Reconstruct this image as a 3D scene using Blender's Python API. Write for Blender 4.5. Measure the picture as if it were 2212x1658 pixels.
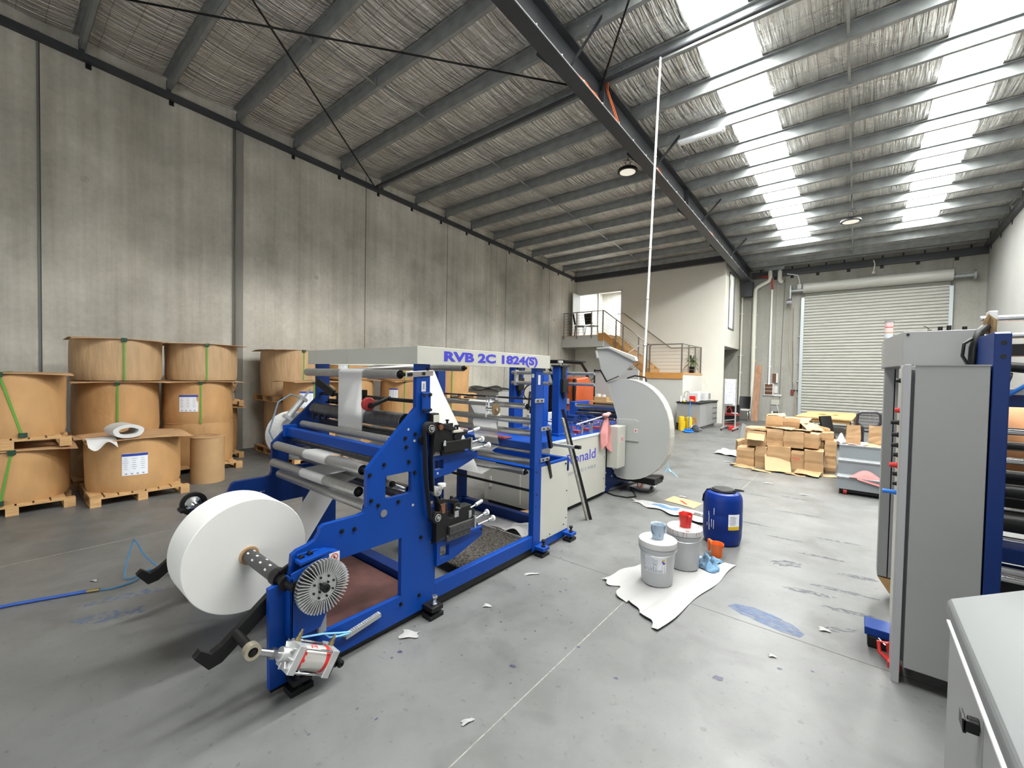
import bpy, bmesh, math, random
from mathutils import Vector, Matrix, Euler
random.seed(7)
C = bpy.context.scene.collection
for o in list(bpy.data.objects): bpy.data.objects.remove(o)

# ------------------------------------------------------------------ camera, world, lights, exposure
sc = bpy.context.scene
cam_data = bpy.data.cameras.new('camera'); cam = bpy.data.objects.new('camera', cam_data); C.objects.link(cam)
YAW, PIT, ROL = math.radians(39.15), math.radians(1.42), math.radians(1.045)
_f = Vector((-math.sin(YAW)*math.cos(PIT), math.cos(YAW)*math.cos(PIT), -math.sin(PIT)))
_r = Vector((math.cos(YAW), math.sin(YAW), 0)); _u = _r.cross(_f)
_r2 = _r*math.cos(ROL)+_u*math.sin(ROL); _u2 = _u*math.cos(ROL)-_r*math.sin(ROL)
cam.matrix_world = Matrix(((_r2.x,_u2.x,-_f.x,0),(_r2.y,_u2.y,-_f.y,0),(_r2.z,_u2.z,-_f.z,1.7),(0,0,0,1)))
cam_data.sensor_width = 36; cam_data.lens = 914.8/2212*36; cam_data.clip_start = .05
sc.camera = cam
w = bpy.data.worlds.new('world'); sc.world = w; w.use_nodes = True
bg = w.node_tree.nodes['Background']; bg.inputs[0].default_value = (.80,.90,1,1); bg.inputs[1].default_value = 1.2
vs = sc.view_settings; vs.view_transform = 'Standard'; vs.look = 'None'; vs.gamma = 1; vs.use_curve_mapping = False
vs.exposure = 0.3
SKYLIGHT = 44.0
def area(name, loc, rot, sx, sy, power, col=(1,1,1)):
    l = bpy.data.lights.new(name, 'AREA'); l.shape = 'RECTANGLE'; l.size = sx; l.size_y = sy; l.energy = power; l.color = col
    o = bpy.data.objects.new(name, l); C.objects.link(o); o.location = loc; o.rotation_euler = rot; o['kind'] = 'helper'
    return o
# added fill light behind the camera, just inside the closed front wall
area('front_fill_light', (-1.5,-4.9,2.3), (math.radians(90),0,0), 7.5, 4.4, 210, (.95,.98,1))

# ------------------------------------------------------------------ materials
MATS = {}
def M(name, col, rough=.5, metal=0.0, var=0.0, vscale=6, bump=0.0, bscale=40, stretch=(1,1,1), emit=None, estr=0, trans=0, coat=0, alpha=1, tint=None, spec=.5):
    if name in MATS: return MATS[name]
    m = bpy.data.materials.new(name); m.use_nodes = True; nt = m.node_tree; b = nt.nodes['Principled BSDF']
    b.inputs['Base Color'].default_value = (*col,1); b.inputs['Roughness'].default_value = rough; b.inputs['Metallic'].default_value = metal
    b.inputs['Specular IOR Level'].default_value = spec
    if coat: b.inputs['Coat Weight'].default_value = coat
    if trans: b.inputs['Transmission Weight'].default_value = trans
    if alpha < 1: b.inputs['Alpha'].default_value = alpha
    if emit: b.inputs['Emission Color'].default_value = (*emit,1); b.inputs['Emission Strength'].default_value = estr
    if var or bump:
        tc = nt.nodes.new('ShaderNodeTexCoord'); mp = nt.nodes.new('ShaderNodeMapping'); mp.inputs['Scale'].default_value = stretch
        nt.links.new(tc.outputs['Object'], mp.inputs[0])
    if var:
        n = nt.nodes.new('ShaderNodeTexNoise'); n.inputs['Scale'].default_value = vscale; n.inputs['Detail'].default_value = 6
        r = nt.nodes.new('ShaderNodeValToRGB'); r.color_ramp.elements[0].position = .3; r.color_ramp.elements[1].position = .7
        lo = tint if tint else tuple(max(0,c*(1-var)) for c in col); hi = tuple(min(1,c*(1+var*.6)) for c in col)
        r.color_ramp.elements[0].color = (*lo,1); r.color_ramp.elements[1].color = (*hi,1)
        nt.links.new(mp.outputs[0], n.inputs[0]); nt.links.new(n.outputs[0], r.inputs[0]); nt.links.new(r.outputs[0], b.inputs['Base Color'])
    if bump:
        n2 = nt.nodes.new('ShaderNodeTexNoise'); n2.inputs['Scale'].default_value = bscale; n2.inputs['Detail'].default_value = 4
        bp = nt.nodes.new('ShaderNodeBump'); bp.inputs['Strength'].default_value = bump; bp.inputs['Distance'].default_value = .02
        nt.links.new(mp.outputs[0], n2.inputs[0]); nt.links.new(n2.outputs[0], bp.inputs['Height']); nt.links.new(bp.outputs[0], b.inputs['Normal'])
    MATS[name] = m; return m

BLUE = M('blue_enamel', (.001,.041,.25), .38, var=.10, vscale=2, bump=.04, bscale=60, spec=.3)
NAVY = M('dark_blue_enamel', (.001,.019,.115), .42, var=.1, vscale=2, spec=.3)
CREAM = M('cream_paint', (.42,.42,.375), .4, var=.03, vscale=3)
GUARD = M('pale_grey_paint', (.36,.37,.35), .45, var=.03, vscale=2)
BLACK = M('black_steel', (.0055,.0055,.006), .45, var=.3, vscale=20, spec=.35)
RUBBER = M('black_rubber', (.01,.01,.011), .7)
STEEL = M('brushed_steel', (.56,.57,.58), .28, 1.0, var=.12, vscale=30, stretch=(1,12,12))
CHROME = M('chrome', (.75,.76,.78), .12, 1.0)
ROLLER = M('anodised_roller', (.40,.40,.39), .36, .75, var=.12, vscale=14, stretch=(4,1,1))
DARKROLL = M('dark_print_cylinder', (.12,.12,.13), .28, .8, var=.3, vscale=10, stretch=(3,1,1))
ALU = M('cast_aluminium', (.62,.63,.63), .36, .7, var=.12, vscale=18)
GREYMET = M('grey_enamel', (.26,.262,.256), .5, var=.08, vscale=1.2)
LGREY = M('light_grey_enamel', (.27,.275,.27), .5, var=.06, vscale=2)
PAPER = M('white_paper', (.56,.56,.55), .6, var=.03, vscale=2)
REELEND = M('reel_end_paper', (.66,.66,.635), .75, var=.05, vscale=3)
KRAFT = M('kraft_wrap', (.46,.262,.108), .62, var=.14, vscale=2.2, bump=.55, bscale=4, stretch=(2.2,2.2,1.0))
KRAFT2 = M('pale_kraft_wrap', (.45,.30,.16), .6, var=.2, vscale=2.5, bump=.7, bscale=5, stretch=(3.2,3.2,.55))
def translucent_paper():
    m=bpy.data.materials.new('thin_web_paper'); m.use_nodes=True; nt=m.node_tree; b=nt.nodes['Principled BSDF']; b.inputs['Base Color'].default_value=(.66,.66,.65,1); b.inputs['Roughness'].default_value=.6
    t=nt.nodes.new('ShaderNodeBsdfTranslucent'); t.inputs[0].default_value=(.72,.72,.71,1); x=nt.nodes.new('ShaderNodeMixShader'); x.inputs[0].default_value=.5
    nt.links.new(b.outputs[0],x.inputs[1]); nt.links.new(t.outputs[0],x.inputs[2]); nt.links.new(x.outputs[0],nt.nodes['Material Output'].inputs[0]); return m
WEB = translucent_paper()
FPAPER = M('floor_paper', (.29,.29,.285), .65, var=.05, vscale=4)
KRAFTB = M('kraft_board', (.50,.30,.15), .7, var=.18, vscale=5)
CORE = M('brown_core_board', (.40,.25,.12), .7, var=.12, vscale=3)
PINE = M('pallet_pine', (.50,.30,.13), .7, var=.22, vscale=6, stretch=(1,1,5))
BAG = M('kraft_bag_paper', (.40,.25,.125), .7, var=.14, vscale=5, bump=.15, bscale=9)
BAGP = M('pale_kraft_paper', (.36,.25,.125), .7, var=.1, vscale=5, bump=.12, bscale=9)
BAGD = M('layered_bag_edge_paper', (.42,.25,.12), .75, var=.25, vscale=60, stretch=(.1,.1,2))  # kraft brown with fine layered streaks
GREEN = M('green_strap', (.10,.28,.04), .4)
DGREEN = M('dark_green_buckle', (.01,.045,.025), .5)
LABELW = M('label_paper', (.74,.77,.82), .5)
LABELB = M('label_blue', (.02,.05,.30), .5)
INK = M('print_grey', (.25,.27,.32), .6)
BLUEINK = M('blue_lettering', (.03,.03,.42), .5)
REDM = M('red_plastic', (.55,.02,.015), .35)
ORANGE = M('orange_plastic', (.70,.13,.02), .35)
FORK = M('orange_truck_paint', (.36,.065,.014), .4, var=.12, vscale=3)
PINK = M('pink_cloth', (.55,.235,.225), .8, var=.08, vscale=6, bump=.3, bscale=12)
DRUMB = M('blue_drum_plastic', (.002,.024,.185), .4, spec=.25, var=.1, vscale=3)
PAIL = M('translucent_white_pail', (.44,.45,.46), .4)
PAILW = M('white_pail_lid', (.48,.48,.47), .4)
SKY = M('pale_blue_rag', (.10,.20,.31), .85, tint=(.012,.02,.03), var=.5, vscale=9, bump=.4, bscale=20)
CUPB = M('clear_blue_stained_plastic', (.40,.50,.60), .25, trans=.4)
STRUCT = M('charcoal_steel', (.040,.043,.048), .45, var=.12, vscale=2)
GALV = M('galvanised_steel', (.33,.35,.35), .42, .5, var=.18, vscale=5)
DOORW = M('roller_door_white', (.40,.40,.365), .45)
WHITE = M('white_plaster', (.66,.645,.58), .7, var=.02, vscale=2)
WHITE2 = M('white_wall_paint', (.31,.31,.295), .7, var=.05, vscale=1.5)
WOOD = M('stair_timber', (.52,.25,.07), .4, var=.14, vscale=4, stretch=(1,6,6))
TABLEW = M('table_plywood', (.40,.245,.10), .5, var=.14, vscale=3, stretch=(1,6,1))
PVC = M('cream_pvc_pipe', (.62,.61,.54), .4)
WPIPE = M('white_conduit', (.72,.73,.72), .4)
YELLOW = M('yellow_plastic', (.60,.40,.01), .4)
BLUEPL = M('blue_plastic', (.01,.15,.55), .4)
HOSE = M('blue_hose', (.02,.07,.30), .4)
LEAF = M('green_leaf', (.06,.14,.03), .5, var=.4, vscale=20)
MATBLK = M('dark_fleece_mat', (.085,.078,.07), .95, var=.9, vscale=55, bump=.8, bscale=120, spec=.1)
REDSTAIN = M('ink_stained_tray', (.10,.042,.038), .6, var=.6, vscale=5)
GLASS = M('window_glass', (.85,.9,.92), .05, trans=.9)
BRASS = M('brown_phenolic', (.20,.13,.06), .5, .3, var=.2, vscale=30)
CABLE = M('grey_cable', (.05,.05,.055), .5)
LBLUE = M('pale_blue_tube', (.20,.45,.70), .35)
SEAL = M('joint_sealant', (.07,.068,.062), .8)
DUST = M('worn_wood', (.36,.20,.12), .75, var=.3, vscale=5, stretch=(3,3,.6))

# ------------------------------------------------------------------ geometry helpers
class MB:
    """collects shapes in metres and links them as ONE mesh object"""
    def __init__(s): s.v=[]; s.f=[]; s.sm=[]
    def add(s, vs, fs, smooth=False, mat=None):
        o=len(s.v); s.v += [tuple((mat@Vector(v)) if mat else v) for v in vs]
        s.f += [tuple(i+o for i in f) for f in fs]; s.sm += [smooth]*len(fs); return s
    def box(s, a, b, mat=None):
        x0,y0,z0=[min(p,q) for p,q in zip(a,b)]; x1,y1,z1=[max(p,q) for p,q in zip(a,b)]
        vs=[(x0,y0,z0),(x1,y0,z0),(x1,y1,z0),(x0,y1,z0),(x0,y0,z1),(x1,y0,z1),(x1,y1,z1),(x0,y1,z1)]
        return s.add(vs,[(3,2,1,0),(4,5,6,7),(0,1,5,4),(1,2,6,5),(2,3,7,6),(3,0,4,7)],False,mat)
    def bar(s, p, q, w, h, up=(0,0,1)):
        p=Vector(p); q=Vector(q); d=q-p; L=d.length; d.normalize(); u=Vector(up)
        if abs(d.dot(u))>.99: u=Vector((1,0,0))
        sd=d.cross(u).normalized(); u=sd.cross(d)
        m=Matrix(((d.x,sd.x,u.x,p.x),(d.y,sd.y,u.y,p.y),(d.z,sd.z,u.z,p.z),(0,0,0,1)))
        return s.box((0,-w/2,-h/2),(L,w/2,h/2),m)
    def cyl(s, p, q, r, r2=None, n=24, caps=True, smooth=True):
        p=Vector(p); q=Vector(q); d=(q-p); r2=r if r2 is None else r2
        a=d.normalized().orthogonal().normalized(); b=d.normalized().cross(a)
        vs=[]; 
        for c,rr in ((p,r),(q,r2)):
            for i in range(n):
                t=2*math.pi*i/n; vs.append(tuple(c+a*(rr*math.cos(t))+b*(rr*math.sin(t))))
        s.add(vs,[(i,(i+1)%n,n+(i+1)%n,n+i) for i in range(n)],smooth)
        if caps: s.add(vs,[tuple(range(n-1,-1,-1)),tuple(range(n,2*n))],False)
        return s
    def ring(s, p, q, r, ri, n=32):
        p=Vector(p); q=Vector(q); d=(q-p).normalized(); a=d.orthogonal().normalized(); b=d.cross(a); vs=[]
        for c,rr in ((p,r),(q,r),(q,ri),(p,ri)):
            for i in range(n):
                t=2*math.pi*i/n; vs.append(tuple(c+a*(rr*math.cos(t))+b*(rr*math.sin(t))))
        fs=[]
        for k in range(4):
            k2=(k+1)%4
            fs+=[(k*n+i,k*n+(i+1)%n,k2*n+(i+1)%n,k2*n+i) for i in range(n)]
        return s.add(vs,fs,False)
    def tube(s, pts, r, n=8, smooth=True):
        pts=[Vector(p) for p in pts]; vs=[]; prev=None; m=len(pts)
        for i,p in enumerate(pts):
            d=(pts[min(i+1,m-1)]-pts[max(i-1,0)]).normalized()
            a=(prev-d*prev.dot(d)) if prev else d.orthogonal()
            if a.length<1e-6: a=d.orthogonal()
            a.normalize(); prev=a; b=d.cross(a)
            for k in range(n):
                t=2*math.pi*k/n; vs.append(tuple(p+a*(r*math.cos(t))+b*(r*math.sin(t))))
        fs=[(i*n+k,i*n+(k+1)%n,(i+1)*n+(k+1)%n,(i+1)*n+k) for i in range(m-1) for k in range(n)]
        s.add(vs,fs,smooth); s.add(vs,[tuple(range(n-1,-1,-1)),tuple(range((m-1)*n,m*n))]); return s
    def lathe(s, prof, c=(0,0,0), n=32, smooth=True, mat=None):
        vs=[(c[0]+r*math.cos(2*math.pi*i/n),c[1]+r*math.sin(2*math.pi*i/n),c[2]+z) for r,z in prof for i in range(n)]
        fs=[(j*n+i,j*n+(i+1)%n,(j+1)*n+(i+1)%n,(j+1)*n+i) for j in range(len(prof)-1) for i in range(n)]
        s.add(vs,fs,smooth,mat)
        if prof[0][0]>1e-4: s.add(vs[:n],[tuple(range(n-1,-1,-1))],False,mat)
        if prof[-1][0]>1e-4: s.add(vs[-n:],[tuple(range(n))],False,mat)
        return s
    def prism(s, poly, axis, a, b):
        """poly in (u,v): axis x -> (y,z), axis y -> (x,z), axis z -> (x,y); from a to b along the axis"""
        def P(u,v,w): return {'x':(w,u,v),'y':(u,w,v),'z':(u,v,w)}[axis]
        n=len(poly); vs=[P(u,v,a) for u,v in poly]+[P(u,v,b) for u,v in poly]
        return s.add(vs,[tuple(range(n-1,-1,-1)),tuple(range(n,2*n))]+[(i,(i+1)%n,n+(i+1)%n,n+i) for i in range(n)])
    def ribbon(s, path, x0, x1, t=.0012, smooth=True):
        """sheet following (y,z) points, running from x0 to x1, with thickness t"""
        n=len(path); vs=[]
        for i,(y,z) in enumerate(path):
            y0,z0=path[max(i-1,0)]; y1,z1=path[min(i+1,n-1)]; L=math.hypot(y1-y0,z1-z0) or 1
            ny,nz=-(z1-z0)/L*t/2,(y1-y0)/L*t/2
            vs += [(x0,y+ny,z+nz),(x1,y+ny,z+nz),(x1,y-ny,z-nz),(x0,y-ny,z-nz)]
        fs=[]
        for i in range(n-1):
            for k in range(4): fs.append((i*4+k,i*4+(k+1)%4,i*4+4+(k+1)%4,i*4+4+k))
        fs += [(3,2,1,0),((n-1)*4,(n-1)*4+1,(n-1)*4+2,(n-1)*4+3)]
        return s.add(vs,fs,smooth)
    def grid(s, fn, nu, nv, t=0.0, smooth=True):
        """surface fn(u,v) for u,v in 0..1; with t > 0 a second skin t below and closed edges"""
        top=[tuple(fn(i/nu,j/nv)) for j in range(nv+1) for i in range(nu+1)]; W=nu+1
        fs=[(j*W+i,j*W+i+1,(j+1)*W+i+1,(j+1)*W+i) for j in range(nv) for i in range(nu)]
        s.add(top,fs,smooth)
        if t:
            bot=[(x,y,z-t) for x,y,z in top]; s.add(bot,[tuple(reversed(f)) for f in fs],smooth)
            edge=[i for i in range(W)]+[j*W+nu for j in range(1,nv+1)]+[nv*W+i for i in range(nu-1,-1,-1)]+[j*W for j in range(nv-1,0,-1)]
            n=len(edge); vs=[top[i] for i in edge]+[bot[i] for i in edge]
            s.add(vs,[(n+i,n+(i+1)%n,(i+1)%n,i) for i in range(n)])
        return s
    def ball(s, c, r, n=16, sc3=(1,1,1)):
        prof=[(r*math.sin(math.pi*k/8),-r*math.cos(math.pi*k/8)) for k in range(9)]
        m=Matrix.Translation(c)@Matrix.Diagonal((*sc3,1)); return s.lathe(prof,(0,0,0),n,True,m)

SPLIT = {'plate_bolt','panel_bolt','hinge_bolt','mount_bolt','hub_bolt','arm_bolt','frame_bolt','guide_bolt','forming_peg','red_guide','navy_clamp','orange_cable','tray','pivot_arm','cross_beam','adjuster','fixing_bracket','cleat','cable_tie','lifting_pocket','panel_joint','gripper_key','paint_chip','bracket_slot','rail_hole','head_fitting','steel_fitting','black_bar','tie_rod','roller_cheek','pale_knob','top_fitting','button','guide_rail','rear_upright','saw_cut_joint','filled_joint','yellow_patch','skylight_edge','register_fitting','belt_tensioner','end_bracket','cabinet_frame','hood_bolt','column_hole','overhead_guard','mast','paper_inside','apron','back_frame','cross_roller','hand_chain','beam_bolt','white_sticker','rear_trim','edge_strip'}
def chunks(mb):
    """the separate bodies collected in one MB (touching shapes stay together)"""
    key={}; par=[]
    def find(a):
        while par[a]!=a: par[a]=par[par[a]]; a=par[a]
        return a
    idx=[]
    for v in mb.v:
        k=tuple(round(c,5) for c in v)
        if k not in key: key[k]=len(par); par.append(len(par))
        idx.append(key[k])
    for f in mb.f:
        r=find(idx[f[0]])
        for i in f[1:]: par[find(idx[i])]=r
    box={}
    for i,v in zip(idx,mb.v):
        r=find(i); b=box.setdefault(r,[list(v),list(v)])
        for k in range(3): b[0][k]=min(b[0][k],v[k]); b[1][k]=max(b[1][k],v[k])
    ks=list(box)
    for i,a in enumerate(ks):
        for c in ks[:i]:
            A,B=box[a],box[c]
            if all(A[0][k]<=B[1][k]+.0008 and B[0][k]<=A[1][k]+.0008 for k in range(3)): par[find(a)]=find(c)
    out={}
    for f,s in zip(mb.f,mb.sm): out.setdefault(find(idx[f[0]]),[]).append((f,s))
    res=[]
    for fs in out.values():
        q=MB(); m={}
        for f,s in fs:
            g=[]
            for i in f:
                if i not in m: m[i]=len(q.v); q.v.append(mb.v[i])
                g.append(m[i])
            q.f.append(tuple(g)); q.sm.append(s)
        res.append(q)
    return res
ORG = {}
def build(name, mb, mat, parent=None, bevel=0.0, loc=None, seg=2):
    """link a collected mesh as one object; at top level its origin goes to the middle of its foot"""
    if parent is not None and name in SPLIT:
        cs=chunks(mb)
        if 1<len(cs)<=100: return [build(name+'\t',c,mat,parent,bevel) for c in cs][0]
    name=name.strip()
    if parent is not None: o0 = ORG[parent.name]
    elif loc is not None: o0 = Vector(loc)
    else:
        xs,ys,zs=zip(*mb.v); o0=Vector(((min(xs)+max(xs))/2,(min(ys)+max(ys))/2,min(zs)))
    me=bpy.data.meshes.new(name); me.from_pydata([tuple(Vector(v)-o0) for v in mb.v],[],mb.f)
    me.polygons.foreach_set('use_smooth',mb.sm); me.update()
    bm=bmesh.new(); bm.from_mesh(me); bmesh.ops.remove_doubles(bm,verts=bm.verts,dist=1e-5); bmesh.ops.recalc_face_normals(bm,faces=bm.faces)
    for e in bm.edges:
        if len(e.link_faces)==2 and e.calc_face_angle(0)>.7: e.smooth=False
    bm.to_mesh(me); bm.free()
    me.materials.append(mat); o=bpy.data.objects.new(name,me); C.objects.link(o)
    if parent is not None: o.parent=parent; ORG[o.name]=o0
    else: o.location=o0; ORG[o.name]=o0
    if bevel:
        m=o.modifiers.new('bevel','BEVEL'); m.width=bevel; m.segments=seg; m.limit_method='ANGLE'; m.angle_limit=.6
    return o
def thing(name, label, cat, loc=(0,0,0), rz=0, group=None):
    o=bpy.data.objects.new(name,None); C.objects.link(o); o.location=loc; o.rotation_euler=(0,0,rz); o.empty_display_size=.1
    ORG[o.name]=Vector(loc); return tag(o,label,cat,group)
def tag(o, label, cat, group=None):
    o['label']=label; o['category']=cat
    if group: o['group']=group
    return o
def struct(o): o['kind']='structure'; return o
def stuff(o): o['kind']='stuff'; return o
def local(root, loc, rz=0):
    """a thing built around the origin is moved to its place"""
    root.location=loc; root.rotation_euler=(0,0,rz); return root
def dup(root, loc, rz=0, label=None, group=None):
    def cp(o,par):
        c=o.copy(); C.objects.link(c)
        if par is not None: c.parent=par
        for ch in list(o.children): cp(ch,c)
        return c
    r=cp(root,None); r.location=loc; r.rotation_euler=(0,0,rz)
    if label: r['label']=label
    if group: r['group']=group
    return r
def plate(name, loops, axis, a, b, mat, parent=None, bevel=.002):
    """flat plate with holes: loops of (u,v), first the outline; axis and levels as in MB.prism"""
    cu=bpy.data.curves.new(name,'CURVE'); cu.dimensions='2D'; cu.fill_mode='BOTH'; cu.extrude=abs(b-a)/2
    for lp in loops:
        sp=cu.splines.new('POLY'); sp.points.add(len(lp)-1); sp.use_cyclic_u=True
        for p,(u,v) in zip(sp.points,lp): p.co=(u,v,0,1)
    t=bpy.data.objects.new(name,cu); C.objects.link(t); dg=bpy.context.evaluated_depsgraph_get(); dg.update()
    me=bpy.data.meshes.new_from_object(t.evaluated_get(dg)); bpy.data.objects.remove(t); mid=(a+b)/2
    mb=MB(); vs=[]
    for v in me.vertices:
        u,vv,ww=v.co; ww+=mid if axis!='y' else 0
        vs.append({'x':(ww,u,vv),'y':(u,mid-ww,vv),'z':(u,vv,ww)}[axis])
    mb.add(vs,[tuple(p.vertices) for p in me.polygons]); bpy.data.meshes.remove(me)
    return build(name,mb,mat,parent,bevel)
def text(name, body, mat, parent, face, u0, u1, v0, v1, w, bold=0.0, extr=.0006):
    """lettering on a wall: face 'x' reads from +X (u=y), face 'y' reads from -Y (u=x); fitted to the box u0..u1, v0..v1"""
    cu=bpy.data.curves.new(name,'FONT'); cu.body=body; cu.extrude=extr; cu.offset=bold; cu.resolution_u=4
    t=bpy.data.objects.new(name,cu); C.objects.link(t); dg=bpy.context.evaluated_depsgraph_get(); dg.update()
    me=bpy.data.meshes.new_from_object(t.evaluated_get(dg)); bpy.data.objects.remove(t)
    xs=[v.co.x for v in me.vertices]; ys=[v.co.y for v in me.vertices]; ax,bx,ay,by=min(xs),max(xs),min(ys),max(ys)
    mb=MB(); vs=[]
    for v in me.vertices:
        u=u0+(v.co.x-ax)/(bx-ax)*(u1-u0); q=v0+(v.co.y-ay)/(by-ay)*(v1-v0); z=v.co.z
        vs.append((w+z,u,q) if face=='x' else (u,w-z,q))
    mb.add(vs,[tuple(p.vertices) for p in me.polygons]); bpy.data.meshes.remove(me)
    return build(name,mb,mat,parent)
def rounded(a, b, c, d, r, n=4):
    """rounded rectangle outline u a..b, v c..d"""
    out=[]
    for cx,cy,s in ((b-r,d-r,0),(a+r,d-r,1),(a+r,c+r,2),(b-r,c+r,3)):
        for k in range(n+1):
            t=math.pi/2*(s+k/n); out.append((cx+r*math.cos(t),cy+r*math.sin(t)))
    return out
def circ(cx, cy, r, n=24, a0=0, a1=360): return [(cx+r*math.cos(math.radians(a0+(a1-a0)*k/n)),cy+r*math.sin(math.radians(a0+(a1-a0)*k/n))) for k in range(n if a1-a0==360 else n+1)]
# ------------------------------------------------------------------ large structure
XL, XR, YF, YB = -10.06, 3.03, 19.45, -5.0
def roof(y): return 6.9115-.04812*y
def concrete(name, base, dark, streak, rough=.85, warm=(.9,1.0)):
    m=bpy.data.materials.new(name); m.use_nodes=True; nt=m.node_tree; b=nt.nodes['Principled BSDF']; L=nt.links.new
    tc=nt.nodes.new('ShaderNodeTexCoord')
    def noise(scale,det,st):
        mp=nt.nodes.new('ShaderNodeMapping'); mp.inputs['Scale'].default_value=st; L(tc.outputs['Object'],mp.inputs[0])
        n=nt.nodes.new('ShaderNodeTexNoise'); n.inputs['Scale'].default_value=scale; n.inputs['Detail'].default_value=det; n.inputs['Roughness'].default_value=.6
        L(mp.outputs[0],n.inputs[0]); return n.outputs[0]
    def ramp(src,p0,p1,c0,c1):
        r=nt.nodes.new('ShaderNodeValToRGB'); e=r.color_ramp.elements; e[0].position=p0; e[1].position=p1; e[0].color=(*c0,1); e[1].color=(*c1,1); L(src,r.inputs[0]); return r.outputs[0]
    def mix(a,c,f,mode='MULTIPLY'):
        x=nt.nodes.new('ShaderNodeMixRGB'); x.blend_type=mode
        if isinstance(f,float): x.inputs[0].default_value=f
        else: L(f,x.inputs[0])
        L(a,x.inputs[1]); L(c,x.inputs[2]); return x.outputs[0]
    big=ramp(noise(.55,5,(1,1,1)),.34,.66,dark,base)
    st=ramp(noise(1.0,6,(streak,streak,.16)),.33,.62,(.72,.70,.66),(1,1,1))
    fine=ramp(noise(14,6,(1,1,1)),.25,.75,(.82,.82,.80),(1,1,1))
    col=mix(mix(big,st,.75),fine,.8); L(col,b.inputs['Base Color']); b.inputs['Roughness'].default_value=rough
    bp=nt.nodes.new('ShaderNodeBump'); bp.inputs['Strength'].default_value=.12; bp.inputs['Distance'].default_value=.01; L(noise(9,5,(1,1,1)),bp.inputs['Height']); L(bp.outputs[0],b.inputs['Normal'])
    return m
CONC=concrete('precast_concrete',(.68,.65,.58),(.40,.385,.34),5)
CONC2=concrete('pale_concrete',(.355,.35,.32),(.295,.29,.265),2)
def floor_mat():
    m=bpy.data.materials.new('sealed_concrete_floor'); m.use_nodes=True; nt=m.node_tree; b=nt.nodes['Principled BSDF']; L=nt.links.new
    tc=nt.nodes.new('ShaderNodeTexCoord')
    def noise(scale,det=6,st=(1,1,1),rough=.6,dist=0):
        mp=nt.nodes.new('ShaderNodeMapping'); mp.inputs['Scale'].default_value=st; L(tc.outputs['Object'],mp.inputs[0])
        n=nt.nodes.new('ShaderNodeTexNoise'); n.inputs['Scale'].default_value=scale; n.inputs['Detail'].default_value=det; n.inputs['Roughness'].default_value=rough; n.inputs['Distortion'].default_value=dist
        L(mp.outputs[0],n.inputs[0]); return n.outputs[0]
    def ramp(src,p0,p1,c0,c1):
        r=nt.nodes.new('ShaderNodeValToRGB'); e=r.color_ramp.elements; e[0].position=p0; e[1].position=p1; e[0].color=(*c0,1); e[1].color=(*c1,1); L(src,r.inputs[0]); return r.outputs[0]
    def mul(a,c,f=1.0):
        x=nt.nodes.new('ShaderNodeMixRGB'); x.blend_type='MULTIPLY'; x.inputs[0].default_value=f; L(a,x.inputs[1]); L(c,x.inputs[2]); return x.outputs[0]
    col=ramp(noise(.6,6),.3,.7,(.102,.105,.103),(.15,.153,.15))
    col=mul(col,ramp(noise(3.0,8,dist=.4),.30,.60,(.80,.80,.79),(1,1,1)))
    col=mul(col,ramp(noise(1.6,3,dist=.6),.28,.46,(.72,.71,.70),(1,1,1)))       # worn blotches
    col=mul(col,ramp(noise(22,4),.28,.38,(.66,.66,.66),(1,1,1)))                # spots
    col=mul(col,ramp(noise(5,6,(.5,2.2,1),dist=1.2),.27,.33,(.58,.59,.62),(1,1,1)),.7)  # scuffs across the aisle
    L(col,b.inputs['Base Color'])
    L(ramp(noise(2.2,5),.3,.7,(.34,.34,.34),(.52,.52,.52)),b.inputs['Roughness']); b.inputs['Specular IOR Level'].default_value=.4
    return m
f=MB(); f.box((XL,YB,-.12),(XR,YF,0)); floor=struct(build('floor',f,floor_mat(),loc=(0,0,0)))
j=MB()
j.box((-9.9,3.297,0),(XR,3.303,.0006)); j.box((-9.9,11.9,0),(XR,11.907,.0006)); build('saw_cut_joint',j,SEAL,floor)
j=MB(); j.box((-1.314,YB,0),(-1.308,YF,.0006)); j.box((-5.53,YB,0),(-5.523,YF,.0006)); build('filled_joint',j,M('joint_filler',(.24,.235,.21),.7,var=.35,vscale=30),floor)
def stain_mat(name,col,sx,sy,lo,hi):
    m=bpy.data.materials.new(name); m.use_nodes=True; nt=m.node_tree; b=nt.nodes['Principled BSDF']; b.inputs['Base Color'].default_value=(*col,1); b.inputs['Roughness'].default_value=.5
    tc=nt.nodes.new('ShaderNodeTexCoord'); mp=nt.nodes.new('ShaderNodeMapping'); mp.inputs['Scale'].default_value=(sx,sy,1); n=nt.nodes.new('ShaderNodeTexNoise'); n.inputs['Scale'].default_value=4; n.inputs['Detail'].default_value=6
    r=nt.nodes.new('ShaderNodeValToRGB'); r.color_ramp.elements[0].position=lo; r.color_ramp.elements[1].position=hi
    nt.links.new(tc.outputs['Object'],mp.inputs[0]); nt.links.new(mp.outputs[0],n.inputs[0]); nt.links.new(n.outputs[0],r.inputs[0]); nt.links.new(r.outputs[0],b.inputs['Alpha']); return m
def blob(mb,cx,cy,a,b,rz,seed,z=.0009,n=26,rough=.25):
    rnd=random.Random(seed); vs=[]
    for k in range(n):
        t=2*math.pi*k/n; q=1+rnd.uniform(-rough,rough); x=a*q*math.cos(t); y=b*q*math.sin(t)
        vs.append((cx+x*math.cos(rz)-y*math.sin(rz),cy+x*math.sin(rz)+y*math.cos(rz),z))
    mb.add(vs,[tuple(range(n))])
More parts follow.
